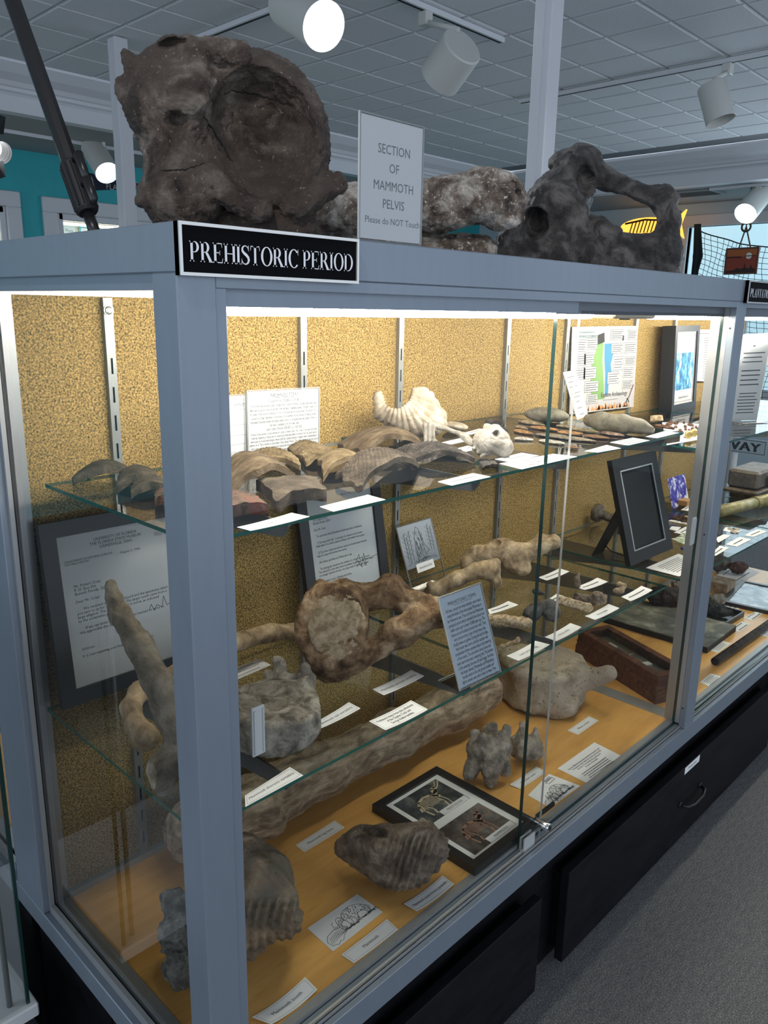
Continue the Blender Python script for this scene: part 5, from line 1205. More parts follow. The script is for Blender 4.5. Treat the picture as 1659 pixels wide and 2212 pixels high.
# ------------------------------------------------------------------ drawings on cards
MAM = {'body': [(.30, .62), (.36, .74), (.46, .80), (.60, .82), (.74, .76), (.84, .66), (.90, .52), (.92, .36), (.90, .20), (.82, .20), (.80, .36), (.74, .42), (.62, .40), (.58, .22), (.50, .22), (.50, .40), (.44, .46), (.40, .20), (.32, .20), (.32, .42), (.28, .50)],
       'head': [(.30, .62), (.24, .70), (.17, .68), (.13, .58), (.12, .46), (.10, .32), (.13, .20), (.19, .18), (.18, .24), (.16, .30), (.18, .42), (.22, .46), (.28, .50)],
       'ear': [(.25, .62), (.30, .60), (.30, .50), (.26, .48)], 'tusk': [(.14, .48), (.06, .42), (.01, .50), (.02, .62), (.08, .66)], 'tusk2': [(.17, .46), (.10, .36), (.03, .38), (-.02, .46)], 'tail': [(.90, .52), (.95, .40), (.94, .30)]}
def draw_mammoth(q, mb, x0, y0, sx, sy, w, hatch=60, seed=1):
    T = lambda p: (x0 + p[0] * sx, y0 + p[1] * sy)
    for k2, pts in MAM.items(): q.line(mb, [T(p) for p in pts], w, .0006)
    rs = np.random.RandomState(seed); poly = MAM['body'] + MAM['head'][::-1]
    def inside(x, y, pl=MAM['body']):
        c = False
        for i in range(len(pl)):
            (x1, y1), (x2, y2) = pl[i], pl[i - 1]
            if (y1 > y) != (y2 > y) and x < (x2 - x1) * (y - y1) / (y2 - y1) + x1: c = not c
        return c
    n = 0
    while n < hatch:
        x, y = rs.rand() * .8 + .12, rs.rand() * .65 + .18
        if inside(x, y) or inside(x, y, MAM['head']):
            l = .03 + rs.rand() * .05; q.line(mb, [T((x, y)), T((x - l * .35, y - l))], w * .8, .0006); n += 1
    for i in range(int(hatch * .5)):
        x = rs.rand(); q.line(mb, [T((x, .20 - rs.rand() * .08)), T((x + .05 + rs.rand() * .05, .19 - rs.rand() * .10))], w, .0006)
t, q = card(cc('C', (320, 869), (530, 725), (638, 800), (428, 966)), ZDK, '', 'pale card with an ink drawing of a mammoth and a ridged tooth', name='drawing_card', border=False, tint=plain('drawing_paper', (.66, .68, .72), .7))
mb = MB(); draw_mammoth(q, mb, .28, .12, .70, .86, .0011, 130)
tooth = [(.06, .10), (.04, .28), (.10, .42), (.24, .48), (.40, .42), (.44, .30), (.38, .22), (.30, .16), (.24, .06), (.20, .10), (.14, .04), (.10, .10)]
q.line(mb, tooth, .0011, .0006, closed=True)
for i in range(13): x = .07 + i * .027; q.line(mb, [(x, .14 + .008 * i), (x + .03, .30), (x + .045, .42 - abs(i - 6) * .012)], .0009, .0006)
q.build(mb, 'ink_drawing', GINK, t)
t, q = card(cc('C', (1250, 308), (1338, 218), (1470, 268), (1343, 361)), ZDK, '', 'white card with an ink drawing of a mastodon near the text card', name='drawing_card', border=False)
mb = MB(); draw_mammoth(q, mb, .22, .02, .66, .74, .0014, 110, 3)
for i in range(5): q.line(mb, [(.66 + i * .05, .86), (.68 + i * .05, .94), (.70 + i * .05, .86)], .0016, .0006)
q.line(mb, [(.62, .84), (.92, .84), (.90, .74), (.66, .74)], .0014, .0006, closed=True)
rs = np.random.RandomState(4)
for i in range(60): u = rs.rand() * .45; v = rs.rand() * .4; q.line(mb, [(u, v), (u + .03, v + .09 * rs.rand())], .0012, .0006)
q.build(mb, 'ink_drawing', GINK, t)

# ------------------------------------------------------------------ framed pair of skeleton photographs lying on the deck
ztop = ZDK + .020
q = rect_quad(Q(*[P(x, y, 2, ztop) for x, y in ((800, 1741), (945, 1652), (1160, 1775), (1030, 1871))]))
t = thing('photo_frame', 'black frame with two skeleton photographs lying flat by the glass', 'picture frame', q.at(.5, .5, -.02))
mb = MB(); q.rim(mb, .020, -.0195, .0); q.build(mb, 'frame', BLACK, t)
mb = MB(); q.box(mb, .06, .94, .05, .95, -.0195, -.006); q.build(mb, 'mat_board', plain('mat_board_white', (.74, .75, .75), .7), t)
PHBG = speckled('photo_dark_teal', [(.3, (.02, .022, .024)), (.6, (.06, .075, .08)), (.8, (.15, .15, .14))], 25, .3, 0, 0)
PHBG2 = speckled('photo_dark_brown', [(.3, (.05, .042, .038)), (.6, (.12, .105, .095)), (.8, (.20, .19, .18))], 22, .3, 0, 0)
BONEP = plain('photo_bone_ivory', (.52, .44, .30), .4); BONEP2 = plain('photo_bone_brown', (.30, .17, .11), .4)
def skeleton_photo(v0, v1, bgm, bone, cap_, seed):
    ph = MB(); q.box(ph, .17, .83, v0, v1, -.006, -.0055); po = q.build(ph, 'photograph', bgm, t)
    mb = MB(); X = lambda x: .17 + .66 * x; Y = lambda y: v0 + (v1 - v0) * y; h = -.0052
    L_ = lambda pts, w: q.line(mb, [(X(a), Y(b)) for a, b in pts], w, h)
    L_([(.22, .52), (.32, .66), (.46, .72), (.60, .68), (.68, .55)], .0065); L_([(.20, .40), (.24, .56)], .006); L_([(.62, .62), (.70, .52)], .008)
    for i in range(10): x = .30 + i * .036; L_([(x, .66), (x - .015, .50), (x + .01, .38)], .0024)
    L_([(.28, .52), (.24, .36), (.27, .16)], .005); L_([(.36, .48), (.38, .30), (.36, .16)], .005); L_([(.62, .52), (.66, .34), (.63, .16)], .005); L_([(.70, .50), (.73, .34), (.72, .16)], .003)
    L_([(.66, .60), (.76, .70), (.80, .82), (.72, .80), (.68, .66), (.76, .72), (.74, .66)], .007)
    if seed: L_([(.76, .68), (.90, .60), (.97, .72), (.93, .88), (.84, .86)], .0028)
    else: L_([(.76, .72), (.88, .80), (.98, .92)], .0034); L_([(.74, .76), (.86, .86), (.93, .97)], .0028)
    q.build(mb, 'skeleton', bone, po)
    mb = MB(); q.box(mb, .42, .82, v0 - .0, v0 + (v1 - v0) * .16, -.0054, -.0050); c_ = q.build(mb, 'caption_strip', PAPER2, po)
    mb = MB(); q.text(mb, cap_, .62, v0 + (v1 - v0) * .045, .0095, 'CENTER', -.0046); q.build(mb, 'caption', INK, po)
skeleton_photo(.54, .90, PHBG, BONEP, 'MASTODON', 0); skeleton_photo(.10, .46, PHBG2, BONEP2, 'MAMMOTH', 1)

# ------------------------------------------------------------------ standing sheets on the shelves
q = lean_quad(cc('B', (995, 505), (1196, 432), (1293, 853), (1098, 945)), ZS2 + .0006, 14)
t = holder(q, 'pale blue acrylic sign headed PREHISTORIC ITEMS leaning on the lower shelf', paper=plain('pale_blue_paper', (.55, .63, .72), .6), foot=-.055)
mb = MB(); q.text(mb, 'PREHISTORIC ITEMS', .5, .885, .0092, h=.0006); q.line(mb, [(.28, .872), (.72, .872)], .0007, .0006)
body = 'All items, except the whale vertebra, were found\nalong the banks of the Intracoastal Waterway in\nthe Hammock area. They are from the Pleistocene\ngeological period which extended from about one\nmillion years ago to about 10,000 years ago. The\nbones are not fossilized (turned into rock). They\nwere preserved by a layer of very heavy clay,\nlocally known as gumbo. During the last Ice Age,\nfresh water was scarce, and the coastline was\nconsiderably further eastward due to the lowering\nof the oceans. The area where these bones and\nteeth were found was a watering hole. The bottom\nof the watering hole was soft and boggy. At times,\nthe larger animals (Mammoths and Mastodons)\nbecame stuck in the soft ground; smaller and\nlighter animals were able to feed on them. Their\nbones fell into the soft ground at the bottom of the\nwatering hole and the clay (gumbo) that formed\nthere helped to preserve the bones.'
q.text(mb, body, .5, .815, .0098, h=.0006, fitw=q.W * .86, spacing=.98); q.build(mb, 'lettering', INK, t)
q = lean_quad(cc('A', (92, 487), (437, 471), (436, 762), (100, 806)), ZS1 + .0006, 6)
t = holder(q, 'white INDIAN POTTERY sheet in an acrylic stand on the upper shelf', foot=.010)
mb = MB(); q.text(mb, 'INDIAN POTTERY', .5, .885, .0088, h=.0006); q.line(mb, [(.37, .870), (.63, .870)], .0007, .0006); q.text(mb, 'Orange Period (2000BC to 500 BC)', .5, .80, .0080, h=.0006, fitw=q.W * .44)
q.text(mb, 'Pottery from this period is Called Orange Fiber-Tempered Pottery. Clay was mixed with plant\nfibers such as Spanish moss or the fiber from the base of palmetto plants. The fibers helped hold\nthe shape of the clay and prevented it from cracking during the firing process. The firing process\ncaused the orange coloration on the surface of the pottery. As the process of making pottery\nimproved, it became thinner and designs were incised or scratched onto the surface. Pottery of\nthis type is displayed in the first two rows.', .5, .735, .0078, h=.0006, fitw=q.W * .93, spacing=1.0)
q.text(mb, 'Saint Johns Period (500 BC to 1500 AD)', .5, .375, .0080, h=.0006, fitw=q.W * .5)
q.text(mb, 'Pottery of this period is characterized by a gray or chalky color. This is due to the sand and other\nmaterials replacing or being used in conjunction with plant fibers to temper the clay. Early pieces\nwere plain or incised with designs. About 600 AD, pottery started to appear with a checkerboard\npattern on it. This is known as Saint Johns Check Stamp Pottery. The check stamp design was carved\ninto a piece of wood which was used to stamp the design onto the clay before it was fired. Some\nof the pieces of pottery with holes drilled through them may be been worn as jewelry after the\npottery was broken. Pottery of this period is displayed in the third through sixth rows.', .5, .315, .0072, h=.0006, fitw=q.W * .95, spacing=.95)
q.build(mb, 'lettering', INK, t)
q = lean_quad(cc('A', (-120, 520), (95, 502), (100, 800), (-110, 832)), ZS1 + .0006, 4)
t = holder(q, 'white table sheet in an acrylic stand partly hidden by the corner post', foot=.03)
mb = MB(); q.text(mb, 'MENT', .82, .80, .0090, h=.0006); q.rim(mb, .0006, .0004, .0006, .008)
for v in (.85, .76, .52, .36, .22, .10): q.line(mb, [(.05, v), (.95, v)], .0006, .0006)
q.build(mb, 'lettering', GINK, t)
# sloth drawing in an acrylic stand
q = lean_quad([(855, 1139), (930, 1117), (962, 1243), (889, 1272)], ZS2 + .0006, 14)
t = holder(q, 'ink drawing of a giant sloth in a clear acrylic stand', foot=.05, slack=.28, cat='picture stand')
mb = MB()
q.line(mb, [(.38, .38), (.36, .55), (.40, .70), (.44, .84), (.50, .92), (.56, .88), (.58, .74), (.64, .60), (.74, .50), (.66, .48), (.62, .40), (.38, .38)], .0016, .0006)
rs = np.random.RandomState(8)
for i in range(90): u = .38 + rs.rand() * .24; v = .40 + rs.rand() * .46; q.line(mb, [(u, v), (u + .015, v - .05)], .0012, .0006)
for x, y0, y1 in ((.12, .40, .86), (.18, .38, .80), (.26, .42, .88), (.8, .50, .90), (.88, .48, .86)):
    q.line(mb, [(x, y0), (x + .02, y1)], .0016, .0006)
    for i in range(10): v = y0 + (y1 - y0) * (i + 2) / 12; q.line(mb, [(x, v), (x + (.06 if i % 2 else -.06), v + .05)], .0009, .0006)
for i in range(26): u = .08 + rs.rand() * .8; q.line(mb, [(u, .34 + rs.rand() * .05), (u + .08, .36 + rs.rand() * .06)], .0009, .0006)
q.build(mb, 'ink_drawing', GINK, t)
mb = MB(); q.box(mb, .26, .76, .20, .34, .0012, .0016); c_ = q.build(mb, 'caption_card', WHITE, t); mb = MB(); q.text(mb, 'GROUND SLOTH', .51, .25, .0075, h=.002, fitw=q.W * .36); q.build(mb, 'caption', INK, t)
# framed letters leaning on the cork
def framed_letter(pxs_top, y0, lean, hgt, label, lines, bw=.03):
    up = np.array([0, math.sin(math.radians(lean)), math.cos(math.radians(lean))]); n = np.cross([1., 0, 0], up); b = np.array([0, y0, ZS2 + .001])
    tl = RP(*pxs_top[0], b, n); tr = RP(*pxs_top[1], b, n)
    tl = np.array([tl[0], y0 + up[1] * hgt, b[2] + up[2] * hgt]); tr = np.array([tr[0], tl[1], tl[2]])
    q = Q(tl, tr, np.array([tr[0], y0, b[2]]), np.array([tl[0], y0, b[2]]))
    t = thing('framed_letter', label, 'framed letter', q.at(.5, 0, 0), 'framed letters leaning on the cork')
    mb = MB(); q.rim(mb, bw, -.008, .006); q.build(mb, 'frame', BLACK, t)
    mb = MB(); q.box(mb, .02, .98, .02, .98, -.008, -.001); q.build(mb, 'letter_sheet', PAPER2, t)
    mb = MB(); q.box(mb, bw / q.W, 1 - bw / q.W, bw / q.H, 1 - bw / q.H, .002, .003); mb.f = [mb.f[1]]; mb.m = [0]; q.build(mb, 'frame_glass', GLASS, t)
    mb = MB()
    for (txt, u, v, sz, al) in lines: q.text(mb, txt, u, v, sz, al, -.0006, fitw=q.W * .66)
    q.build(mb, 'typing', INK, t); return t, q
t, q = framed_letter([(86, 1187), (392, 1128)], .515, 6, .335, 'framed typed letter from the Florida State Museum leaning at the left', [
    ('UNIVERSITY OF FLORIDA\nTHE FLORIDA STATE MUSEUM\nGAINESVILLE, 32601', .5, .86, .0075, 'CENTER'), ('August 3, 1966', .52, .76, .0066, 'LEFT'), ('DEPARTMENT OF NATURAL SCIENCES\nNATURAL HISTORY', .14, .77, .0052, 'LEFT'), ('AREA CODE 904\n376-6000', .78, .83, .0042, 'LEFT'),
    ('Mr. Robert Creal\nP. O. Box 436\nBunnell, Florida  32010\n\nDear Mr. Creal:\n\n      We received today your postcard and the specimens which\nyou sent to us for identification. The larger tooth came from a\nlarge alligator. The other specimen is horse, as indicated\nby the undersides groove.\n\n      If we can assist you further, do not hesitate to write us.\nWe appreciate the opportunity.', .18, .63, .0072, 'LEFT'), ('SOO:nm\n\nP. S. I am returning your fossils under separate cover.', .18, .28, .0066, 'LEFT')], .028)
mb = MB(); q.line(mb, [(.68, .40), (.70, .43), (.72, .39), (.74, .42), (.78, .40), (.80, .46), (.82, .40), (.86, .42), (.90, .45)], .0010, -.0006); q.build(mb, 'signature', INK, t)
t, q = framed_letter([(643, 1134), (822, 1092)], .500, 10, .325, 'framed typed letter standing behind the neck vertebra', [
    ('April 2, 1967', .52, .86, .0066, 'LEFT'), ('Mr. Robert Creal\n309 S. Beane Street\nBunnell, Florida  32010\n\nDear Mr. Creal:\n\n   The specimens from Marineland include two kinds of elephants:\n\n   1) The long tooth (No. 1) and parts of a shorter one are lower\ncheek teeth of an extinct species of Equus, the modern horse genus.\n\n   2) The three round mammal bone series are dermal bones from the\nrings of a large land tortoise now extinct.\n\n   All of these specimens are Pleistocene in age.\n\n   The photograph represents the vertebra of a whale from the museum.\nThe mammoth in the other photo is probably the Imperial Mammoth. These\nare younger teeth but the last, very large tooth of that large mammal.\n\n   Best wishes in your collecting and studies,', .17, .74, .0076, 'LEFT')], .028)
mb = MB(); q.line(mb, [(.60, .34), (.66, .40), (.68, .31), (.72, .40), (.74, .30), (.70, .36), (.80, .35), (.92, .37)], .0011, -.0006); q.line(mb, [(.62, .31), (.66, .34), (.63, .36), (.68, .30), (.76, .33)], .0010, -.0006); q.build(mb, 'signature', INK, t)

# acrylic finger pulls on the sliding doors
def finger_pull(x, z0, z1, y):
    mb = MB(); mb.bbox(x - .0105, x + .0105, y - .0045, y, z0, z1, .001); mb.box(x - .0085, x - .006, y - .0065, y - .0045, z0 + .004, z1 - .004); mb.box(x + .006, x + .0085, y - .0065, y - .0045, z0 + .004, z1 - .004)
    mb.build('finger_pull', ACRYLEDGE, case)
a = P(556, 1525, 1, .018); b = P(557, 1630, 1, .018); finger_pull((a[0] + b[0]) / 2, b[2], a[2], .0195)
a = P(1498, 1118, 1, .029); b = P(1494, 1176, 1, .029); finger_pull(min(1.555, (a[0] + b[0]) / 2), b[2], a[2], .0305)
# ================================================================== papers on the cork and the Plantation bay
yb = YBK - .013
q = Q(*[P(*cr('O', *a), 1, yb) for a in ((862, 476), (1650, 464), (1594, 1432), (828, 1522))])
t = thing('archaeology_poster', 'white Explore Archaeology poster with green and blue map on the cork', 'poster', q.at(.5, 0, 0))
mb = MB(); q.box(mb, 0, 1, 0, 1, -.001, .0006); q.build(mb, 'sheet', plain('poster_paper', (.40, .40, .40), .8), t)
mb = MB(); q.poly(mb, [(.34, .14), (.50, .14), (.49, .30), (.47, .45), (.45, .60), (.45, .82), (.36, .84), (.34, .70), (.28, .60), (.30, .45), (.26, .30), (.30, .22)], .0010); q.build(mb, 'map_land', plain('map_green', (.15, .28, .085), .7), t)
mb = MB(); q.poly(mb, [(.51, .18), (.56, .20), (.56, .30), (.60, .46), (.58, .55), (.62, .70), (.60, .80), (.47, .80), (.48, .60), (.50, .45)], .0010); q.build(mb, 'map_sea', plain('map_blue', (.045, .20, .34), .7), t)
mb = MB(); rs = np.random.RandomState(2)
for i in range(70): u = .02 + rs.rand() * .94; h_ = .02 + rs.rand() * .05; q.poly(mb, [(u - .012, .015), (u + .012, .015), (u + rs.rand() * .02 - .01, .03 + h_)], .0011)
q.build(mb, 'grass_print', plain('print_orange', (.60, .24, .06), .7), t)
mb = MB(); lines_ = MB()
for (a, b, w_, h_) in ((.06, .72, .14, .13), (.20, .74, .16, .13), (.06, .56, .14, .13), (.18, .57, .14, .13), (.06, .40, .14, .13), (.18, .40, .18, .14), (.20, .24, .20, .13), (.24, .10, .16, .11), (.56, .84, .20, .12), (.82, .84, .16, .11), (.58, .68, .18, .12), (.78, .68, .20, .12), (.62, .48, .16, .16), (.80, .53, .18, .10), (.54, .32, .18, .14), (.78, .38, .17, .12), (.78, .24, .17, .10)):
    q.line(lines_, [(a, b), (a + w_, b), (a + w_, b + h_), (a, b + h_)], .0011, .0014, closed=True)
    q.poly(mb, [(a, b), (a + w_, b), (a + w_, b + h_), (a, b + h_)], .0012)
    for k in range(4): q.line(lines_, [(a + .015, b + h_ * (.8 - k * .2)), (a + w_ * (.95 - .1 * (k % 2)), b + h_ * (.8 - k * .2))], .0018, .0014)
q.build(mb, 'text_box', plain('poster_box_white', (.43, .43, .43), .8), t); q.build(lines_, 'box_print', INK, t)
mb = MB(); q.text(mb, 'OFF THE BEATEN PATH IN', .20, .925, .0085, h=.0015, fitw=q.W * .34); q.text(mb, 'NORTHEAST FLORIDA!', .20, .875, .0125, h=.0015, fitw=q.W * .40)
q.build(mb, 'title', plain('print_teal', (.03, .16, .22), .7), t)
mb = MB(); q.text(mb, 'Explore Archaeology', .66, .165, .022, h=.0015, fitw=q.W * .42); q.line(mb, [(.48, .125), (.72, .125)], .0010, .0015); q.line(mb, [(.86, .06), (.88, .12), (.91, .07)], .005, .0015)
q.poly(mb, [(.37, .79), (.47, .82), (.46, .93), (.36, .90)], .0013); q.poly(mb, [(.74, .83), (.77, .83), (.77, .89), (.75, .89)], .0015)
q.build(mb, 'large_lettering', INK, t)
mb = MB(); q.line(mb, [(.90, .12), (.97, .28)], .0055, .0016); q.build(mb, 'trowel_handle_print', plain('print_maroon', (.12, .02, .03), .6), t)
q = lean_quad(cc('O', (752, 1020), (906, 990), (1050, 1530), (920, 1590)), ZS1 + .0008, 12)
t = thing('leaning_label', 'narrow white label leaning in front of the poster', 'label', q.at(.5, 0, 0))
mb = MB(); q.box(mb, 0, 1, 0, 1, -.001, .0004); q.build(mb, 'card', plain('label_pale', (.48, .48, .48), .8), t); mb = MB(); dashes(q, mb, 3, v0=.68, v1=.88, seed=1, w=.0022); dashes(q, mb, 2, v0=.46, v1=.54, seed=2, w=.0022); dashes(q, mb, 3, .3, .7, v0=.08, v1=.36, seed=3, w=.0022); q.build(mb, 'lettering', INK, t)
# deep black frame with a blue picture on the upper right shelf
q = rect_quad(lean_quad([(1450, 707), (1502.5, 705), (1508, 874), (1456, 885)], ZS3 + .004, 3))
t = thing('shadow_frame', 'deep black frame holding a blue woodland picture by the poster', 'picture frame', q.at(.5, 0, 0))
mb = MB(); q.rim(mb, .022, -.045, .004); q.build(mb, 'frame', BLACK, t); mb = MB(); q.box(mb, .02, .98, .02, .98, -.045, -.002); q.build(mb, 'mat_board', plain('mat_pale', (.5, .5, .5), .7), t)
BLUEP = speckled('blue_woodland_print', [(.3, (.01, .04, .12)), (.5, (.04, .22, .42)), (.65, (.22, .52, .66)), (.8, (.7, .82, .86))], 60, .4, 0, 0, sc=(1, 1, .4))
mb = MB(); q.box(mb, .15, .85, .24, .68, -.002, -.0012); q.build(mb, 'picture', BLUEP, t)
mb = MB(); q.rim(mb, .0008, -.0018, -.001, .03); q.text(mb, 'Heritage Plantation site', .5, .14, .010, h=-.001, fitw=q.W * .45); q.build(mb, 'caption', INK, t)
q = Q(*[P(x, y, 1, yb) for x, y in ((1505, 712), (1541, 712), (1530, 824), (1504, 823))])
t = thing('newspaper_clipping', 'newspaper clipping pinned to the cork beside the deep frame', 'clipping', q.at(.5, 0, 0))
mb = MB(); q.box(mb, 0, 1, 0, 1, -.001, .0004); q.build(mb, 'sheet', PAPER2, t); mb = MB(); dashes(q, mb, 18, .45, .98, .06, .84, seed=7, w=.004); dashes(q, mb, 1, .05, .95, .90, .95, seed=8, w=.006); q.build(mb, 'print', GINK, t)
q = lean_quad([(1602, 722), (1668, 719), (1634, 909), (1580, 911)], ZS3 + .001, 8)
t = holder(q, 'grey information sheet standing at the right edge of the photo', paper=PAPER2, foot=.05)
mb = MB(); dashes(q, mb, 1, .42, .58, .84, .88, seed=1, w=.004); dashes(q, mb, 3, v0=.68, v1=.78, seed=2, w=.004); dashes(q, mb, 4, v0=.42, v1=.58, seed=3, w=.004); dashes(q, mb, 7, v0=.1, v1=.32, seed=4, w=.004); q.build(mb, 'lettering', INK, t)
# rusty iron on a white sheet, upper shelf
RUST = speckled('rusty_iron', [(.3, (.05, .025, .015)), (.55, (.13, .065, .038)), (.8, (.24, .14, .09))], 60, .8, .8, .002, fine=300)
BRASS = plain('old_brass', (.35, .26, .09), .4, .8)
t, q = card(cc('K', (470, 376), (935, 396), (935, 560), (522, 632)), ZS3, '', 'white sheet under the rusty iron pieces on the upper shelf', name='backing_sheet', border=False)
NAILS = [(530, 390, 600, 396), (505, 411, 582, 416), (600, 402, 645, 406), (640, 382, 652, 396), (705, 386, 722, 401), (750, 412, 826, 428), (710, 436, 746, 441), (755, 478, 790, 492), (715, 466, 746, 471), (790, 460, 832, 466), (838, 440, 862, 452), (650, 480, 692, 486), (680, 505, 712, 511), (855, 500, 892, 508), (602, 441, 642, 446), (880, 428, 905, 440), (860, 460, 890, 470)]
for i, (a, b, c, d) in enumerate(NAILS): point('K', (a, b), (c, d), 7, RUST, 'rusty iron piece lying on the white sheet of the upper shelf', ZS3 + .0012, .010, 50 + i, 'iron piece', 'rusty iron pieces on the white sheet', 'iron_piece')
point('K', (372, 424), (606, 462), 12, RUST, 'long dark iron knife beside the celt tip', ZS3 + .0012, .012, 90, 'knife', None, 'iron_knife')
for x, y, lb_ in ((762, 560, 'round brass button standing on the white sheet'), (824, 540, 'smaller dark brass button on the white sheet')):
    A = W(*cr('K', x, y), ZS3 + .0015); mb = MB(); n_ = np.array([-.6, -.7, .3]); n_ /= np.linalg.norm(n_); c_ = A + [0, 0, .012]
    mb.tube([c_ - n_ * .003, c_, c_ + n_ * .002], [.010, .012, .007], 18); mb.tube([c_ - n_ * .003, c_ - n_ * .03 + [0, 0, -.004]], .003, 8); o = mb.build('brass_button', BRASS, None, None, True); tag(o, lb_, 'button')
mb = MB(); A = W(*cr('K', 522, 618), ZS3 + .001); B = W(*cr('K', 672, 592), ZS3 + .001); d = B - A; mb.hexa([A + [0, 0, .018], B + [0, 0, .018], B + [0, .012, .018], A + [0, .012, .018], A + [0, 0, .03], B + [0, 0, .03], B + [0, .012, .03], A + [0, .012, .03]])
for i in range(10): a = A + d * (i / 10 + .02); b = A + d * (i / 10 + .07); mb.hexa([a, b, b + [0, .01, 0], a + [0, .01, 0], a + [0, 0, .019], b + [0, 0, .019], b + [0, .01, .019], a + [0, .01, .019]])
tag(mb.build('horn_comb', plain('dark_horn', (.045, .035, .02), .5)), 'dark broken comb at the edge of the white sheet', 'comb')
o = sculpt('bone_fragment', cr('K', 410, 388), ZS3, lambda p: U(2, rbx(p, (1418, 907, 0), (13, 6, 8), 3), ell(p, (1412, 912, 0), (9, 5, 8))), (1400, 896, -14), (1438, 920, 14), 1.4, BONE_FACE, None, disp=((.2, 4, 2),)); tag(o, 'pale bone fragment behind the long pointed celt', 'bone')
o = sculpt('quartz_flake', cr('J', 1350, 326), ZS1, lambda p: ell(p, (1405, 932, 0), (10, 6, 8), -20), (1390, 920, -14), (1420, 944, 14), 1.4, CH['white'], None, disp=((.2, 4, 2),)); tag(o, 'white quartz flake under the celt point', 'stone')

# ------------------------------------------------------------------ lower right shelf
q = rect_quad(lean_quad(cc('I', (648, 995), (935, 925), (1040, 1560), (770, 1670)), ZS4 + .0055, 17))
t = thing('easel_frame', 'large black leather easel frame with a dark picture standing on the lower shelf', 'picture frame', q.at(.5, 0, 0))
mb = MB(); q.rim(mb, .036, -.012, .004); q.build(mb, 'frame', BLACK, t)
mb = MB(); q.rim(mb, .004, .002, .0045, .036); q.build(mb, 'silver_liner', plain('liner_silver', (.38, .42, .44), .35, .4), t)
mb = MB(); q.box(mb, .1, .9, .08, .92, -.012, -.002); q.build(mb, 'dark_picture', plain('dark_print', (.016, .016, .017), .12), t)
mb = MB(); n_s = 60
for i in range(n_s): v = .13 + .74 * i / n_s; q.box(mb, .128, .136, v, v + .004, .004, .0052)
q.build(mb, 'stitching', PAPER2, t)
b0 = W(1268, 1212, ZS4 + .001); b1 = W(1292, 1196, ZS4 + .001); c0_ = q.at(.10, .56, -.013); c1_ = q.at(.42, .60, -.013); th = np.array([0, .004, 0])
bm1 = W(*cr('I', 535, 1605), ZS4 + .001); e_ = (q.at(1, 0, 0) - q.at(0, 0, 0)); e_ /= np.linalg.norm(e_)
mb = MB(); mb.hexa([bm1, bm1 + e_ * .06, bm1 + e_ * .06 + th, bm1 + th, c0_, c0_ + e_ * .075, c0_ + e_ * .075 + th, c0_ + th]); q.build(mb, 'easel_leg', BLACKM, t)
s0 = bm1 + e_ * .05 + [0, 0, .03]; s1 = q.at(.25, .10, -.012); mb = MB(); mb.tube([s0, s0 * .7 + s1 * .3 - [0, 0, .018], s0 * .3 + s1 * .7 - [0, 0, .022], s1], .0018, 6); q.build(mb, 'strap', BLACKM, t, True)
BRONZE = speckled('dark_bronze', [(.3, (.05, .037, .024)), (.6, (.11, .085, .057)), (.8, (.18, .15, .11))], 30, .45, .4, .002, fine=200, spec=.5)
o = sculpt('bronze_pestle', (1318, 1140), ZS4, lambda p: U(5, chain(p, [(1292, 1112, 20, 12), (1310, 1118, 12, 9), (1352, 1132, 0, 11)], 4), cyl(p, (1284, 1108, 26), (1297, 1112, 18), 20, 4)), (1258, 1080, -20), (1372, 1150, 55), 1.8, BRONZE, None, disp=((.07, 2.5, 2),)); tag(o, 'dark bronze flared tool lying behind the easel frame', 'tool')
q = rect_quad(lean_quad(cc('L', (342, 346), (556, 282), (676, 602), (462, 680)), ZS4 + .001, 16))
t = thing('postcard', 'violet and white postcard of a waterfall in a small wooden stand', 'postcard', q.at(.5, 0, 0))
mb = MB(); q.box(mb, 0, 1, 0, 1, -.002, 0); q.build(mb, 'card', speckled('violet_print', [(.38, (.035, .03, .26)), (.5, (.12, .12, .45)), (.58, (.7, .72, .8)), (.8, (.82, .83, .86))], 25, .4, 0, 0, fine=60), t)
mb = MB(); A = q.at(.55, -.01, .012); mb.bbox(A[0] - .028, A[0] + .028, A[1] - .02, A[1] + .02, ZS4 + .001, ZS4 + .022, .002); q.build(mb, 'wooden_stand', plain('light_wood', (.45, .24, .08), .5), t)
for i, (pts, rows, lb_) in enumerate([(((540, 722), (660, 655), (790, 672), (690, 742)), 2, 'white label at the foot of the violet postcard'), (((380, 862), (520, 790), (700, 812), (620, 912)), 0, 'white card under a heap of rusty nails'), (((385, 972), (425, 930), (545, 945), (490, 992)), 0, 'white card tucked behind the easel frame'),
    (((450, 1012), (600, 938), (730, 955), (590, 1042)), 1, 'white label between nails card and green paper'), (((1080, 985), (1115, 944), (1330, 985), (1240, 1028)), 0, 'white card carrying three old coins'), (((1345, 1050), (1520, 970), (1648, 1000), (1472, 1070)), 1, 'white label at the far right of the lower shelf'),
    (((1112, 1166), (1295, 1068), (1442, 1100), (1262, 1195)), 1, 'white label nearest the coins card at right of the post'), (((985, 1085), (1090, 1035), (1186, 1050), (1020, 1142)), 0, 'white card with a pale flake right of the post'), (((930, 1285), (1040, 1180), (1162, 1210), (985, 1312)), 1, 'white label at the shelf edge right of the post')]):
    if rows: blank_card(cc('L', *pts), ZS4, rows, lb_, border=False, seed=40 + i, w=.004)
    else: card(cc('L', *pts), ZS4, '', lb_, border=False)
t, q = blank_card(cc('L', (90, 1466), (510, 1285), (800, 1400), (520, 1577)), ZS4, 8, 'large white text sheet in front of the easel frame', name='text_card', border=False, seed=61, w=.0042)
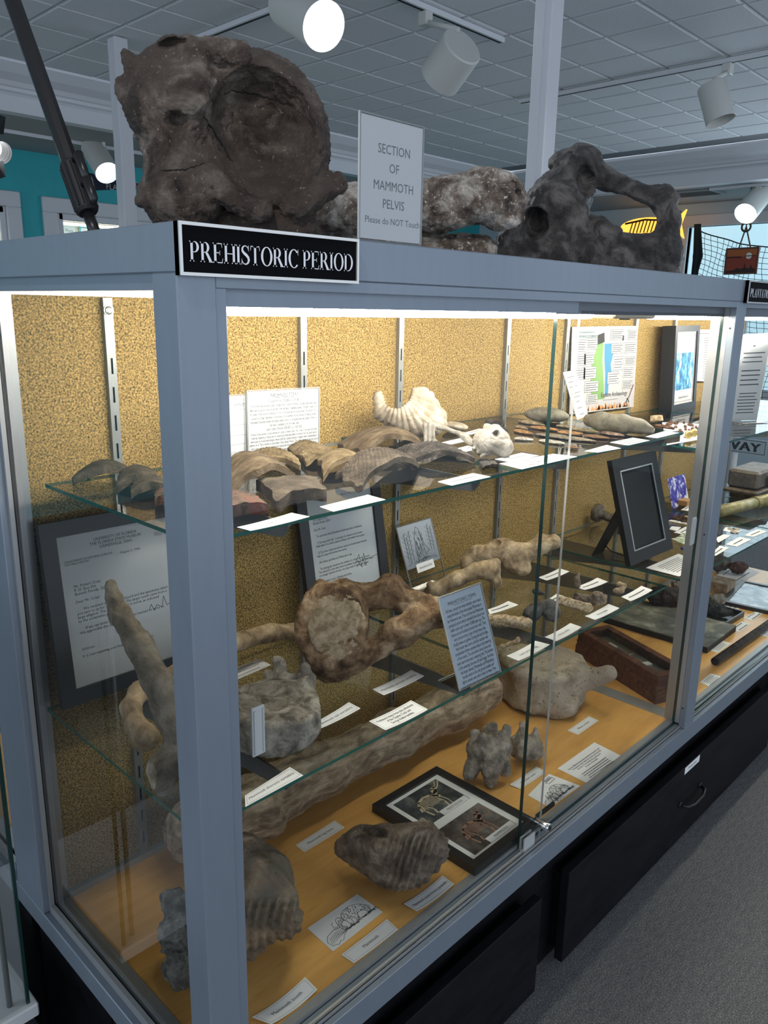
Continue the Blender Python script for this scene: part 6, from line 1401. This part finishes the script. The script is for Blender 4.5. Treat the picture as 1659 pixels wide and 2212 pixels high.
for i, (a, b, c, d) in enumerate([(410, 845, 500, 850), (470, 830, 560, 860), (520, 810, 600, 880), (560, 815, 640, 890), (490, 860, 630, 835), (540, 880, 625, 890), (500, 815, 540, 850)]): point('L', (a, b), (c, d), 10, RUST, 'rusty nail heaped on the white card behind the easel frame', ZS4 + .0015 + .002 * (i % 3), .012, 120 + i, 'nail', 'rusty nails heaped on a card', 'iron_nail')
for i, (x, y) in enumerate(((1190, 972), (1250, 972), (1225, 1008))):
    A = W(*cr('L', x, y), ZS4 + .0012); mb = MB(); mb.tube([A, A + [0, 0, .002]], .013, 18); tag(mb.build('old_coin', plain('coin_%d' % i, (.42, .33, .24), .4, .3)), 'small worn coin lying on the white card at right', 'coin', 'coins on the white card')
t, q = card(cc('L', (405, 1110), (560, 1040), (760, 1090), (600, 1200)), ZS4, '', 'crumpled green and white printed paper beside the easel frame', name='banknote', border=False, tint=speckled('green_print_paper', [(.35, (.12, .17, .09)), (.5, (.42, .48, .33)), (.62, (.72, .73, .62))], 60, .8, 0, 0), bendh=.006)
mb = MB()
for i in range(7): A = W(*cr('L', 560 + i * 26, 1215 - i * 8), ZS4 + .006); mb.tube([A + [-.004, 0, 0], A + [.004, 0, 0]], [.005, .005], 10)
tag(mb.build('bead_string', plain('blue_beads', (.10, .13, .42), .3)), 'string of blue and white beads by the green paper', 'beads')
# brass tube and dark instrument at the far end
A = W(1552, 1118, ZS4 + .001); B = A + np.array([.62, -.10, 0]); rB = .023; up = np.array([0, 0, rB]); d = (B - A) / np.linalg.norm(B - A)
t = thing('brass_tube', 'greenish brass telescope tube lying at the far right of the shelf', 'brass tube', (A + B) / 2)
mb = MB(); mb.tube([A + up, A + up + d * .25], rB * .93, 24); mb.build('narrow_barrel', speckled('aged_brass', [(.3, (.20, .17, .06)), (.6, (.34, .30, .12)), (.8, (.45, .42, .25))], 20, .35, .2, .001, spec=.6), t, None, True); mb = MB(); mb.tube([A + up + d * .25, B + up], rB, 24); mb.build('wide_barrel', MATS['aged_brass'], t, None, True)
mb = MB(); mb.tube([A + up + d * .24, A + up + d * .262], rB * 1.05, 24); mb.build('collar', MATS['aged_brass'], t)
A = W(1614, 1082, ZS4 + .001); t = thing('ship_instrument', 'dark cast iron instrument block above the brass tube', 'instrument', A)
mb = MB(); mb.bbox(A[0] + .02, A[0] + .2, A[1] - .03, A[1] + .08, A[2], A[2] + .03, .004); mb.build('foot', BRONZE, t)
mb = MB(); mb.bbox(A[0] - .03, A[0] + .25, A[1] - .045, A[1] + .09, A[2] + .03, A[2] + .044, .004); mb.build('flange', BRONZE, t)
mb = MB(); mb.bbox(A[0] + .005, A[0] + .25, A[1] - .03, A[1] + .09, A[2] + .044, A[2] + .118, .010); mb.build('block', BRONZE, t)
mb = MB(); mb.tube([(A[0] + .12, A[1] - .025, A[2] + .08), (A[0] + .12, A[1] - .042, A[2] + .08)], [.034, .031], 24); mb.build('dial', BLACK, t)

# ------------------------------------------------------------------ deck of the Plantation bay
zl = ZDK + .088
A = P(1250, 1361, 2, zl); B = P(1421, 1462, 2, zl); d = (A - B) / np.linalg.norm(A - B); pr = np.array([d[1], -d[0], 0.]) * .125
q = Q(A, A + pr, B + pr, B)
t = thing('wooden_box', 'long mahogany box with glass lid standing askew beyond the metal strip', 'box', q.at(.5, .5, -.088))
MAHOG = speckled('mahogany', [(.3, (.045, .014, .008)), (.55, (.10, .034, .018)), (.8, (.17, .065, .035))], 14, .35, .1, .001, fine=90, sc=(1, 5, 5), spec=.5)
mb = MB(); q.box(mb, -.03, 1.03, -.012, 1.012, -.0875, -.055); q.build(mb, 'base', MAHOG, t)
for i, (h0, h1, e) in enumerate(((-.055, -.048, .02), (-.048, -.040, .008), (-.040, -.034, .018))): mb = MB(); q.box(mb, -e, 1 + e, -e * .4, 1 + e * .4, h0, h1); q.build(mb, 'moulding', MAHOG, t)
mb = MB(); q.rim(mb, .012, -.034, -.008); q.build(mb, 'side', MAHOG, t)
mb = MB(); q.rim(mb, .024, -.008, 0); q.build(mb, 'lid_frame', MAHOG, t)
mb = MB(); q.box(mb, .15, .85, .05, .95, -.034, -.032); q.build(mb, 'lining', plain('dusty_lining', (.16, .15, .12), .8), t)
mb = MB(); q.box(mb, .15, .85, .05, .95, -.006, -.004); mb.f = [mb.f[1]]; mb.m = [0]; q.build(mb, 'lid_glass', GLASS, t)
mb = MB(); q.line(mb, [(.3, .52), (.75, .56)], .003, -.030); q.box(mb, .35, .6, .7, .8, -.032, -.026); q.box(mb, .3, .7, .3, .36, -.032, -.024); q.build(mb, 'contents', PAPER2, t)
zq = ZDK + .024
q = rect_quad(Q(*[P(x, y, 2, zq) for x, y in ((1314, 1328), (1388, 1286), (1578, 1359), (1518, 1402))]))
t = thing('slate_slab', 'mottled grey green stone slab lying behind the wooden box', 'stone slab', q.at(.5, .5, -.024))
mb = MB(); q.box(mb, 0, 1, 0, 1, -.0235, -.004); q.build(mb, 'slab_side', BLACKM, t)
mb = MB(); q.box(mb, 0, 1, 0, 1, -.004, 0); q.build(mb, 'slab_face', speckled('lichen_slate', [(.3, (.075, .075, .062)), (.52, (.16, .16, .13)), (.66, (.26, .26, .20)), (.8, (.48, .47, .38))], 9, .55, .5, .003, speck=(.50, .48, .38), fine=120, speck_lo=.66), t)
q = rect_quad(Q(*[P(x, y, 2, ZDK + .022) for x, y in ((1490, 1316), (1530, 1294), (1600, 1324), (1562, 1347))]))
t = thing('black_tray', 'black tray holding a charred lump right of the division post', 'tray', q.at(.5, .5, -.022))
mb = MB(); q.box(mb, 0, 1, 0, 1, -.0215, -.018); q.rim(mb, .005, -.018, 0); q.build(mb, 'tray', BLACK, t)
o = sculpt('charred_wood', (1540, 1335), ZDK + .005, lambda p: U(5, ell(p, (1535, 1316, 0), (36, 16, 24), 14), ell(p, (1512, 1306, 8), (22, 14, 18)), ell(p, (1560, 1326, -4), (22, 9, 16))), (1480, 1285, -40), (1600, 1342, 40), 2.2, speckled('charred', [(.3, (.006, .006, .005)), (.6, (.03, .028, .022)), (.8, (.08, .075, .06))], 40, .8, .9, .004), None, disp=((.09, 9, 3),)); tag(o, 'black charred lump lying in the black tray', 'charred wood')
ROCKS = [('rust_rock', 'dark rusty iron lump behind the slate slab', (1440, 1318), [(1440, 1294, 0, 36, 24, 28), (1420, 1290, 5, 22, 20, 20), (1462, 1296, 0, 18, 18, 20)], speckled('rust_lump', [(.3, (.02, .013, .01)), (.6, (.06, .04, .03)), (.8, (.13, .09, .07))], 30, .7, .9, .004)),
         ('granite_piece', 'speckled grey granite piece by the division post', (1466, 1290), [(1466, 1274, 30, 18, 13, 16)], speckled('granite', [(.4, (.10, .09, .08)), (.6, (.34, .30, .27))], 160, .8, .6, .003)),
         ('pale_rock', 'pale crusty rock right of the division post', (1548, 1311), [(1548, 1297, 0, 19, 14, 16), (1538, 1298, 4, 14, 12, 14)], speckled('pale_crust', [(.3, (.20, .17, .13)), (.6, (.42, .38, .31)), (.8, (.6, .57, .5))], 40, .8, .9, .004)),
         ('grey_rock', 'grey brown boulder fragment at the back right', (1558, 1236), [(1558, 1218, 0, 20, 20, 18), (1546, 1222, 0, 16, 16, 16)], speckled('boulder', [(.3, (.09, .075, .06)), (.6, (.20, .17, .14)), (.8, (.30, .26, .22))], 30, .8, .8, .004)),
         ('red_rock', 'dark red brick like stone on a white sheet', (1592, 1241), [(1592, 1228, 0, 19, 13, 14), (1604, 1230, 0, 12, 11, 12)], speckled('red_stone', [(.3, (.05, .025, .02)), (.6, (.12, .06, .048)), (.8, (.18, .11, .09))], 40, .8, .8, .004))]
t, q = blank_card([(1548, 1242), (1584, 1214), (1640, 1236), (1584, 1268)], ZDK, 2, 'white sheet under the dark red stone', name='backing_sheet', border=False, seed=3, w=.005)
for nm, lb_, ct, es, mt in ROCKS:
    es_ = np.array(es, float); lo = (es_[:, :3] - es_[:, 3:]).min(0) - 10; hi = (es_[:, :3] + es_[:, 3:]).max(0) + 10
    o = sculpt(nm, ct, ZDK + (.0012 if nm == 'red_rock' else 0), lambda p, es=es: U(5, *[ell(p, e[:3], e[3:]) for e in es]), lo, hi, 2.0, mt, None, disp=((.08, 8, 3),)); tag(o, lb_, 'rock')
q = rect_quad(Q(*[P(x, y, 2, ZDK + .05) for x, y in ((1533, 1252), (1552, 1240), (1583, 1254), (1566, 1266))]))
t = thing('coquina_block', 'flat tan stone block behind the pale rock', 'stone block', q.at(.5, .5, -.05)); mb = MB(); q.box(mb, 0, 1, 0, 1, -.0495, 0); o = q.build(mb, 'block', speckled('tan_block', [(.3, (.22, .16, .10)), (.6, (.38, .30, .21)), (.8, (.5, .42, .32))], 30, .85, .6, .004), t)
q = rect_quad(Q(*[P(x, y, 2, ZDK + .016) for x, y in ((1562, 1291), (1611, 1252), (1700, 1274), (1672, 1330))]))
t = thing('flat_picture', 'black framed picture lying flat at the right edge', 'picture frame', q.at(.5, .5, -.016)); mb = MB(); q.rim(mb, .018, -.0155, 0); q.build(mb, 'frame', BLACK, t)
mb = MB(); q.box(mb, .05, .95, .05, .95, -.0155, -.004); q.build(mb, 'picture', speckled('grey_engraving', [(.35, (.10, .12, .15)), (.55, (.35, .38, .42)), (.75, (.6, .63, .66))], 18, .15, 0, 0), t)
A = W(1543, 1437, ZDK + .0005); B = W(1680, 1340, ZDK + .0005); d = (B - A) / np.linalg.norm(B - A); up = np.array([0, 0, .0135]); mb = MB(); mb.tube([A + up + d * .03, A + up, B + up], [.0095, .0135, .0135], 20, cap=False)
t = thing('iron_pipe', 'dark iron gun barrel lying on the deck at right', 'iron pipe', A); mb.build('barrel', speckled('dark_iron', [(.3, (.03, .027, .024)), (.7, (.085, .075, .065))], 40, .6, .5, .002), t, None, True); mb = MB(); mb.tube([A + up + d * .03, A + up + d * .032], .0097, 20); mb.build('bore', BLACKM, t)
for i, (pts, rows, lb_) in enumerate([(((1348, 922), (1500, 835), (1602, 856), (1452, 963)), 2, 'white label in front of the flat picture frame'), (((1180, 1066), (1320, 964), (1443, 996), (1286, 1102)), 2, 'white label below the black tray'), (((888, 1328), (1060, 1210), (1188, 1246), (1012, 1370)), 6, 'white text label behind the iron pipe'), (((783, 1746), (925, 1632), (1088, 1682), (925, 1806)), 5, 'white text label in front of the iron pipe end'),
    (((1165, 792), (1225, 752), (1335, 780), (1258, 818)), 1, 'white label behind the black tray corner'), (((1528, 1132), (1640, 1050), (1760, 1085), (1660, 1170)), 5, 'white text label beyond the iron pipe'), (((1072, 770), (1110, 720), (1200, 745), (1150, 785)), 0, 'small white label behind the pale rock')]):
    if rows: blank_card(cc('N', *pts), ZDK, rows, lb_, border=False, seed=70 + i, w=.004)
    else: card(cc('N', *pts), ZDK, '', lb_, border=False)
card(cc('D', (1053, 1150), (1085, 1122), (1130, 1140), (1085, 1163)), ZDK, '', 'white label half hidden by the division post foot', border=False)
# drawer label and its print
q = Q(*[P(x, y, 1, -.0025) for x, y in ((1472, 1642), (1503, 1615), (1511, 1619), (1480, 1648))])
q = Q((1.61, -.0028, .302), (1.712, -.0028, .302), (1.712, -.0028, .280), (1.61, -.0028, .280)); q = Q(*[np.array([c[0], -.0028, c[2] - .033]) for c in q.c])
t = thing('drawer_label', 'small white label reading Turtle nests on the black drawer', 'label', q.at(.5, 0, 0)); mb = MB(); q.box(mb, 0, 1, 0, 1, -.0006, 0); q.build(mb, 'card', WHITE, t); mb = MB(); q.text(mb, 'Turtle nests', .5, .36, .012, h=.0004); q.build(mb, 'lettering', INK, t)

# ================================================================== around the room
for i, (x0, z0, w, h, body, mat) in enumerate(((2.31, 2.02, .10, .10, 'Photo Wanted', plain('card_paleblue', (.70, .78, .82), .7)), (2.44, 2.0, .12, .13, 'Plea', plain('card_cyan', (.16, .55, .62), .7)), (2.62, 2.03, .05, .08, '', plain('card_cyan2', (.3, .6, .66), .7)), (2.72, 2.08, .18, .07, '', plain('card_white2', (.7, .74, .74), .7)))):
    y = YW + .296; q = Q((x0, y, z0 + h), (x0 + w, y, z0 + h), (x0 + w, y, z0), (x0, y, z0)); t = thing('alcove_card', ['pale blue card pinned in the lit alcove', 'cyan bordered card pinned in the lit alcove', 'small cyan slip pinned in the lit alcove', 'white strip card high in the lit alcove'][i], 'card', q.at(.5, 0, 0))
    mb = MB(); q.box(mb, 0, 1, 0, 1, 0, .002); q.build(mb, 'card', mat, t)
    if i == 1: mb = MB(); q.box(mb, .14, 1, 0, .78, .002, .0026); q.build(mb, 'white_panel', WHITE, t)
    if body: mb = MB(); q.text(mb, body.replace(' ', '\n'), .55, .45, .03, h=.003, fitw=w * .8); q.build(mb, 'lettering', GINK, t)
y = YW - .006; pts = [(2.40, 2.335), (2.84, 2.40), (2.84, 2.425), (2.40, 2.455)]
t = thing('pennant', 'dark pennant with FLA. lettering on the teal wall', 'pennant', (2.62, y, 2.335))
v = [(x, y, z) for x, z in pts] + [(x, y + .004, z) for x, z in pts]; mesh_obj('felt', v, [[0, 1, 2, 3], [7, 6, 5, 4], [0, 4, 5, 1], [1, 5, 6, 2], [2, 6, 7, 3], [3, 7, 4, 0]], plain('navy_felt', (.02, .025, .05), .9), t)
q = Q((2.40, y, 2.455), (2.84, y, 2.455), (2.84, y, 2.335), (2.40, y, 2.335)); mb = MB(); q.text(mb, 'FLA.', .40, .22, .055, h=.002); q.text(mb, 'D', .86, .58, .045, h=.002); q.build(mb, 'lettering', plain('felt_cream', (.55, .54, .5), .8), t)
# net in front of the window
t = thing('fishing_net', 'dark fishing net draped across the window', 'net', (6.72, 1.0, .95))
NETM = plain('net_cord', (.012, .022, .026), .9); mb = MB(); rs = np.random.RandomState(5)
NYc, NZc = 58, 30; y0n, y1n = -.45, 2.34
def netp(i, j):
    u = i / NYc; v = j / NZc; y = y1n + (y0n - y1n) * u; sag = .16 * (math.sin(math.pi * min(1, u * 2.0)) if u < .5 else math.sin(math.pi * (u - .5) * 2))
    ztop_ = 2.26 - sag; z = ztop_ - v * 1.32; return np.array([6.72 + .03 * math.sin(u * 25 + v * 4), y + .012 * math.sin(v * 20 + i), z])
for i in range(NYc + 1):
    mb.tube([netp(i, j) for j in range(NZc + 1)], .0022, 4)
for j in range(NZc + 1):
    mb.tube([netp(i, j) for i in range(NYc + 1)], .005 if j == 0 else .0022, 4)
mb.build('mesh', NETM, t); mb = MB()
for k in range(14): mb.tube([(6.70 + .02 * rs.rand(), 2.37 + .04 * (rs.rand() - .5), 2.32), (6.69 + .03 * rs.rand(), 2.33 + .07 * (rs.rand() - .5), 2.05), (6.68 + .05 * rs.rand(), 2.35 + .10 * (rs.rand() - .5), 1.6), (6.68 + .06 * rs.rand(), 2.33 + .14 * (rs.rand() - .5), .95)], .012, 5)
mb.build('gathered_end', NETM, t)
# hanging sunset picture
xs_ = 6.30; q = rect_quad(Q(*[P(x, y, 0, xs_) for x, y in ((1568, 536), (1640, 533), (1635, 591), (1563, 594))]))
t = thing('sunset_picture', 'red sunset picture hanging on cords before the net', 'picture', q.at(.5, 0, 0)); mb = MB(); q.box(mb, 0, 1, 0, 1, -.015, 0); q.build(mb, 'panel', plain('dark_red_wood', (.10, .035, .02), .5), t)
mb = MB(); q.box(mb, .06, .94, .07, .93, 0, .002); q.build(mb, 'sky_print', plain('sunset_red', (.26, .035, .012), .5), t); mb = MB(); q.box(mb, .06, .94, .66, .93, .002, .003); q.build(mb, 'upper_sky_print', plain('sunset_orange', (.36, .095, .02), .5), t)
mb = MB(); q.poly(mb, [(.72 + .09 * math.cos(a), .68 + .12 * math.sin(a)) for a in np.linspace(0, 6.28, 20)[:-1]], .004); q.build(mb, 'sun_print', plain('sun_white', (.7, .68, .6), .5), t)
mb = MB(); q.poly(mb, [(.06, .07), (.94, .07), (.94, .20), (.86, .22), (.80, .36), (.78, .2), (.66, .24), (.62, .44), (.60, .24), (.5, .2), (.40, .24), (.3, .16), (.06, .14)], .004); q.box(mb, .06, .5, .62, .67, .004, .005); q.box(mb, .60, .94, .66, .69, .0045, .0055); q.build(mb, 'silhouette_print', plain('sunset_black', (.03, .008, .008), .6), t)
mb = MB(); rg = P(1612, 490, 0, xs_)
for u in (.38, .72): mb.tube([q.at(u, 1, -.008), rg], .006, 6)
mb.tube([rg, (rg[0], rg[1], 2.529)], .005, 6); mb.build('cord', plain('cord_brown', (.09, .05, .03), .8), t)
mb = MB(); mb.tube([rg + [0, .035 * math.cos(a), .035 * math.sin(a)] for a in np.linspace(0, 6.28, 17)], .008, 6); mb.build('ring', plain('rope_dark', (.05, .03, .02), .8), t)
# glowing fish skeleton sign
xf = 6.55; A = P(1338, 486, 0, xf); B = P(1478, 490, 0, xf); L = A[1] - B[1]; cz = (A[2] + B[2]) / 2
t = thing('fish_lamp', 'glowing orange fish skeleton lamp behind the arched bone', 'lamp', (xf, (A[1] + B[1]) / 2, cz - .1)); ORG = plain('fish_glow', (.9, .42, .06), .5, emit=1.6, ecol=(1.0, .45, .06))
def fp(u, v): return (A[1] - u * L, cz + v)
def slab(pts, x0, x1, name, mat):
    k = len(pts); v = [(x0, y, z) for y, z in pts] + [(x1, y, z) for y, z in pts]
    mesh_obj(name, v, [list(range(k)), list(range(2 * k - 1, k - 1, -1))] + [[i, i + k, (i + 1) % k + k, (i + 1) % k] for i in range(k)], mat, t)
slab([fp(.5 + .5 * math.cos(a) * (.8) - .08, .075 * math.sin(a)) for a in np.linspace(0, 6.28, 28)[:-1]], xf, xf + .03, 'body', ORG)
slab([fp(.80, .01), fp(1.0, .12), (fp(.94, 0)), fp(1.0, -.12), fp(.80, -.01)], xf, xf + .03, 'tail', ORG)
mb = MB(); mb.tube([(xf - .006, *fp(.1, .03)), (xf - .006, *fp(.4, .055)), (xf - .006, *fp(.7, .04))], .009, 6)
for i in range(9): u = .22 + i * .055; mb.tube([(xf - .006, *fp(u, .045)), (xf - .006, *fp(u - .04, -.055))], .006, 6)
mb.build('rib_bars', plain('fish_rib_dark', (.10, .04, .01), .6), t)
a = P(1470, 455, 0, 6.6); mb = MB(); mb.tube([(a[0], a[1], 0), (a[0], a[1], a[2] - .03)], .012, 8); mb.tube([(a[0], a[1], a[2] - .03), (a[0], a[1], a[2])], [.02, .004], 8); tag(mb.build('harpoon', BLACKM), 'thin black harpoon pole standing beside the window frame', 'pole')
# ceiling vent
t = thing('ceiling_vent', 'grey metal air vent in the lower ceiling by the window', 'vent', (6.32, 2.25, 2.51)); mb = MB()
for x0, x1, yy0, yy1 in ((6.17, 6.47, 2.05, 2.08), (6.17, 6.47, 2.42, 2.45), (6.17, 6.2, 2.08, 2.42), (6.44, 6.47, 2.08, 2.42)): mb.box(x0, x1, yy0, yy1, 2.516, 2.528)
mb.build('vent_frame', SOFFIT, t)
for i in range(7): x = 6.215 + i * .034; mb = MB(); mb.hexa([(x, 2.08, 2.512), (x + .004, 2.08, 2.512), (x + .004, 2.42, 2.512), (x, 2.42, 2.512), (x + .018, 2.08, 2.526), (x + .022, 2.08, 2.526), (x + .022, 2.42, 2.526), (x + .018, 2.42, 2.526)]); mb.build('slat', SOFFIT, t)
# street sign seen through the end pane
q = rect_quad(Q(*[P(x, y, 0, 4.4) for x, y in ((1520, 936), (1657, 953), (1655, 987), (1517, 967))]))
t = thing('street_sign', 'pale street sign reading WAY seen through the case end', 'sign', (q.mid[0] + .03, q.mid[1], 0)); mb = MB(); q.box(mb, 0, 1, 0, 1, -.004, 0); q.build(mb, 'plate', plain('sign_pale_blue', (.36, .44, .50), .5), t)
mb = MB(); q.rim(mb, .004, 0, .0006, .006); [q.text(mb, 'WAY', .62 + o_, .2, q.H * .82, h=.0008, sx=1.25) for o_ in (-.012, -.004, .004, .012)]; q.build(mb, 'lettering', plain('sign_ink_navy', (.03, .035, .05), .6), t)
mb = MB(); mb.tube([(q.mid[0] + .03, q.mid[1], 0), (q.mid[0] + .03, q.mid[1], q.c[0][2])], .02, 10); mb.build('sign_post', PAPER2, t)
# corner of the neighbouring glass case at lower left
c = P(84, 2166, 0, -.06)
t = thing('side_case', 'white based glass case corner at the lower left edge', 'display case', (-.36, c[1] + .2, 0)); x0, x1, yy0, yy1, zt_ = -.66, -.06, c[1], c[1] + .42, c[2]
mb = MB(); mb.bbox(x0, x1, yy0, yy1, zt_ - .028, zt_, .003); mb.build('plinth', plain('plinth_white', (.62, .64, .66), .4), t)
mb = MB(); mb.box(x0 + .03, x1 - .03, yy0 + .03, yy1 - .03, 0, zt_ - .028); mb.build('stand', BWOOD, t)
mb = MB(); mb.box(x0 + .01, x1 - .012, yy0 + .012, yy0 + .016, zt_, zt_ + .75); mb.f = [mb.f[2]]; mb.m = [0]; mb.build('front_pane', GLASS, t)
mb = MB(); mb.box(x1 - .016, x1 - .012, yy0 + .012, yy1 - .012, zt_, zt_ + .75); mb.f = [mb.f[3]]; mb.m = [0]; mb.build('end_pane', GLASS, t)
mb = MB(); mb.box(x1 - .017, x1 - .011, yy0 + .011, yy0 + .017, zt_, zt_ + .75); mb.build('pane_edge', DEDGE, t); mb = MB(); mb.tube([(x1 - .04, yy0 + .03, zt_), (x1 - .04, yy0 + .03, zt_ + .75)], .005, 10); mb.build('support_rod', STEEL, t, None, True)
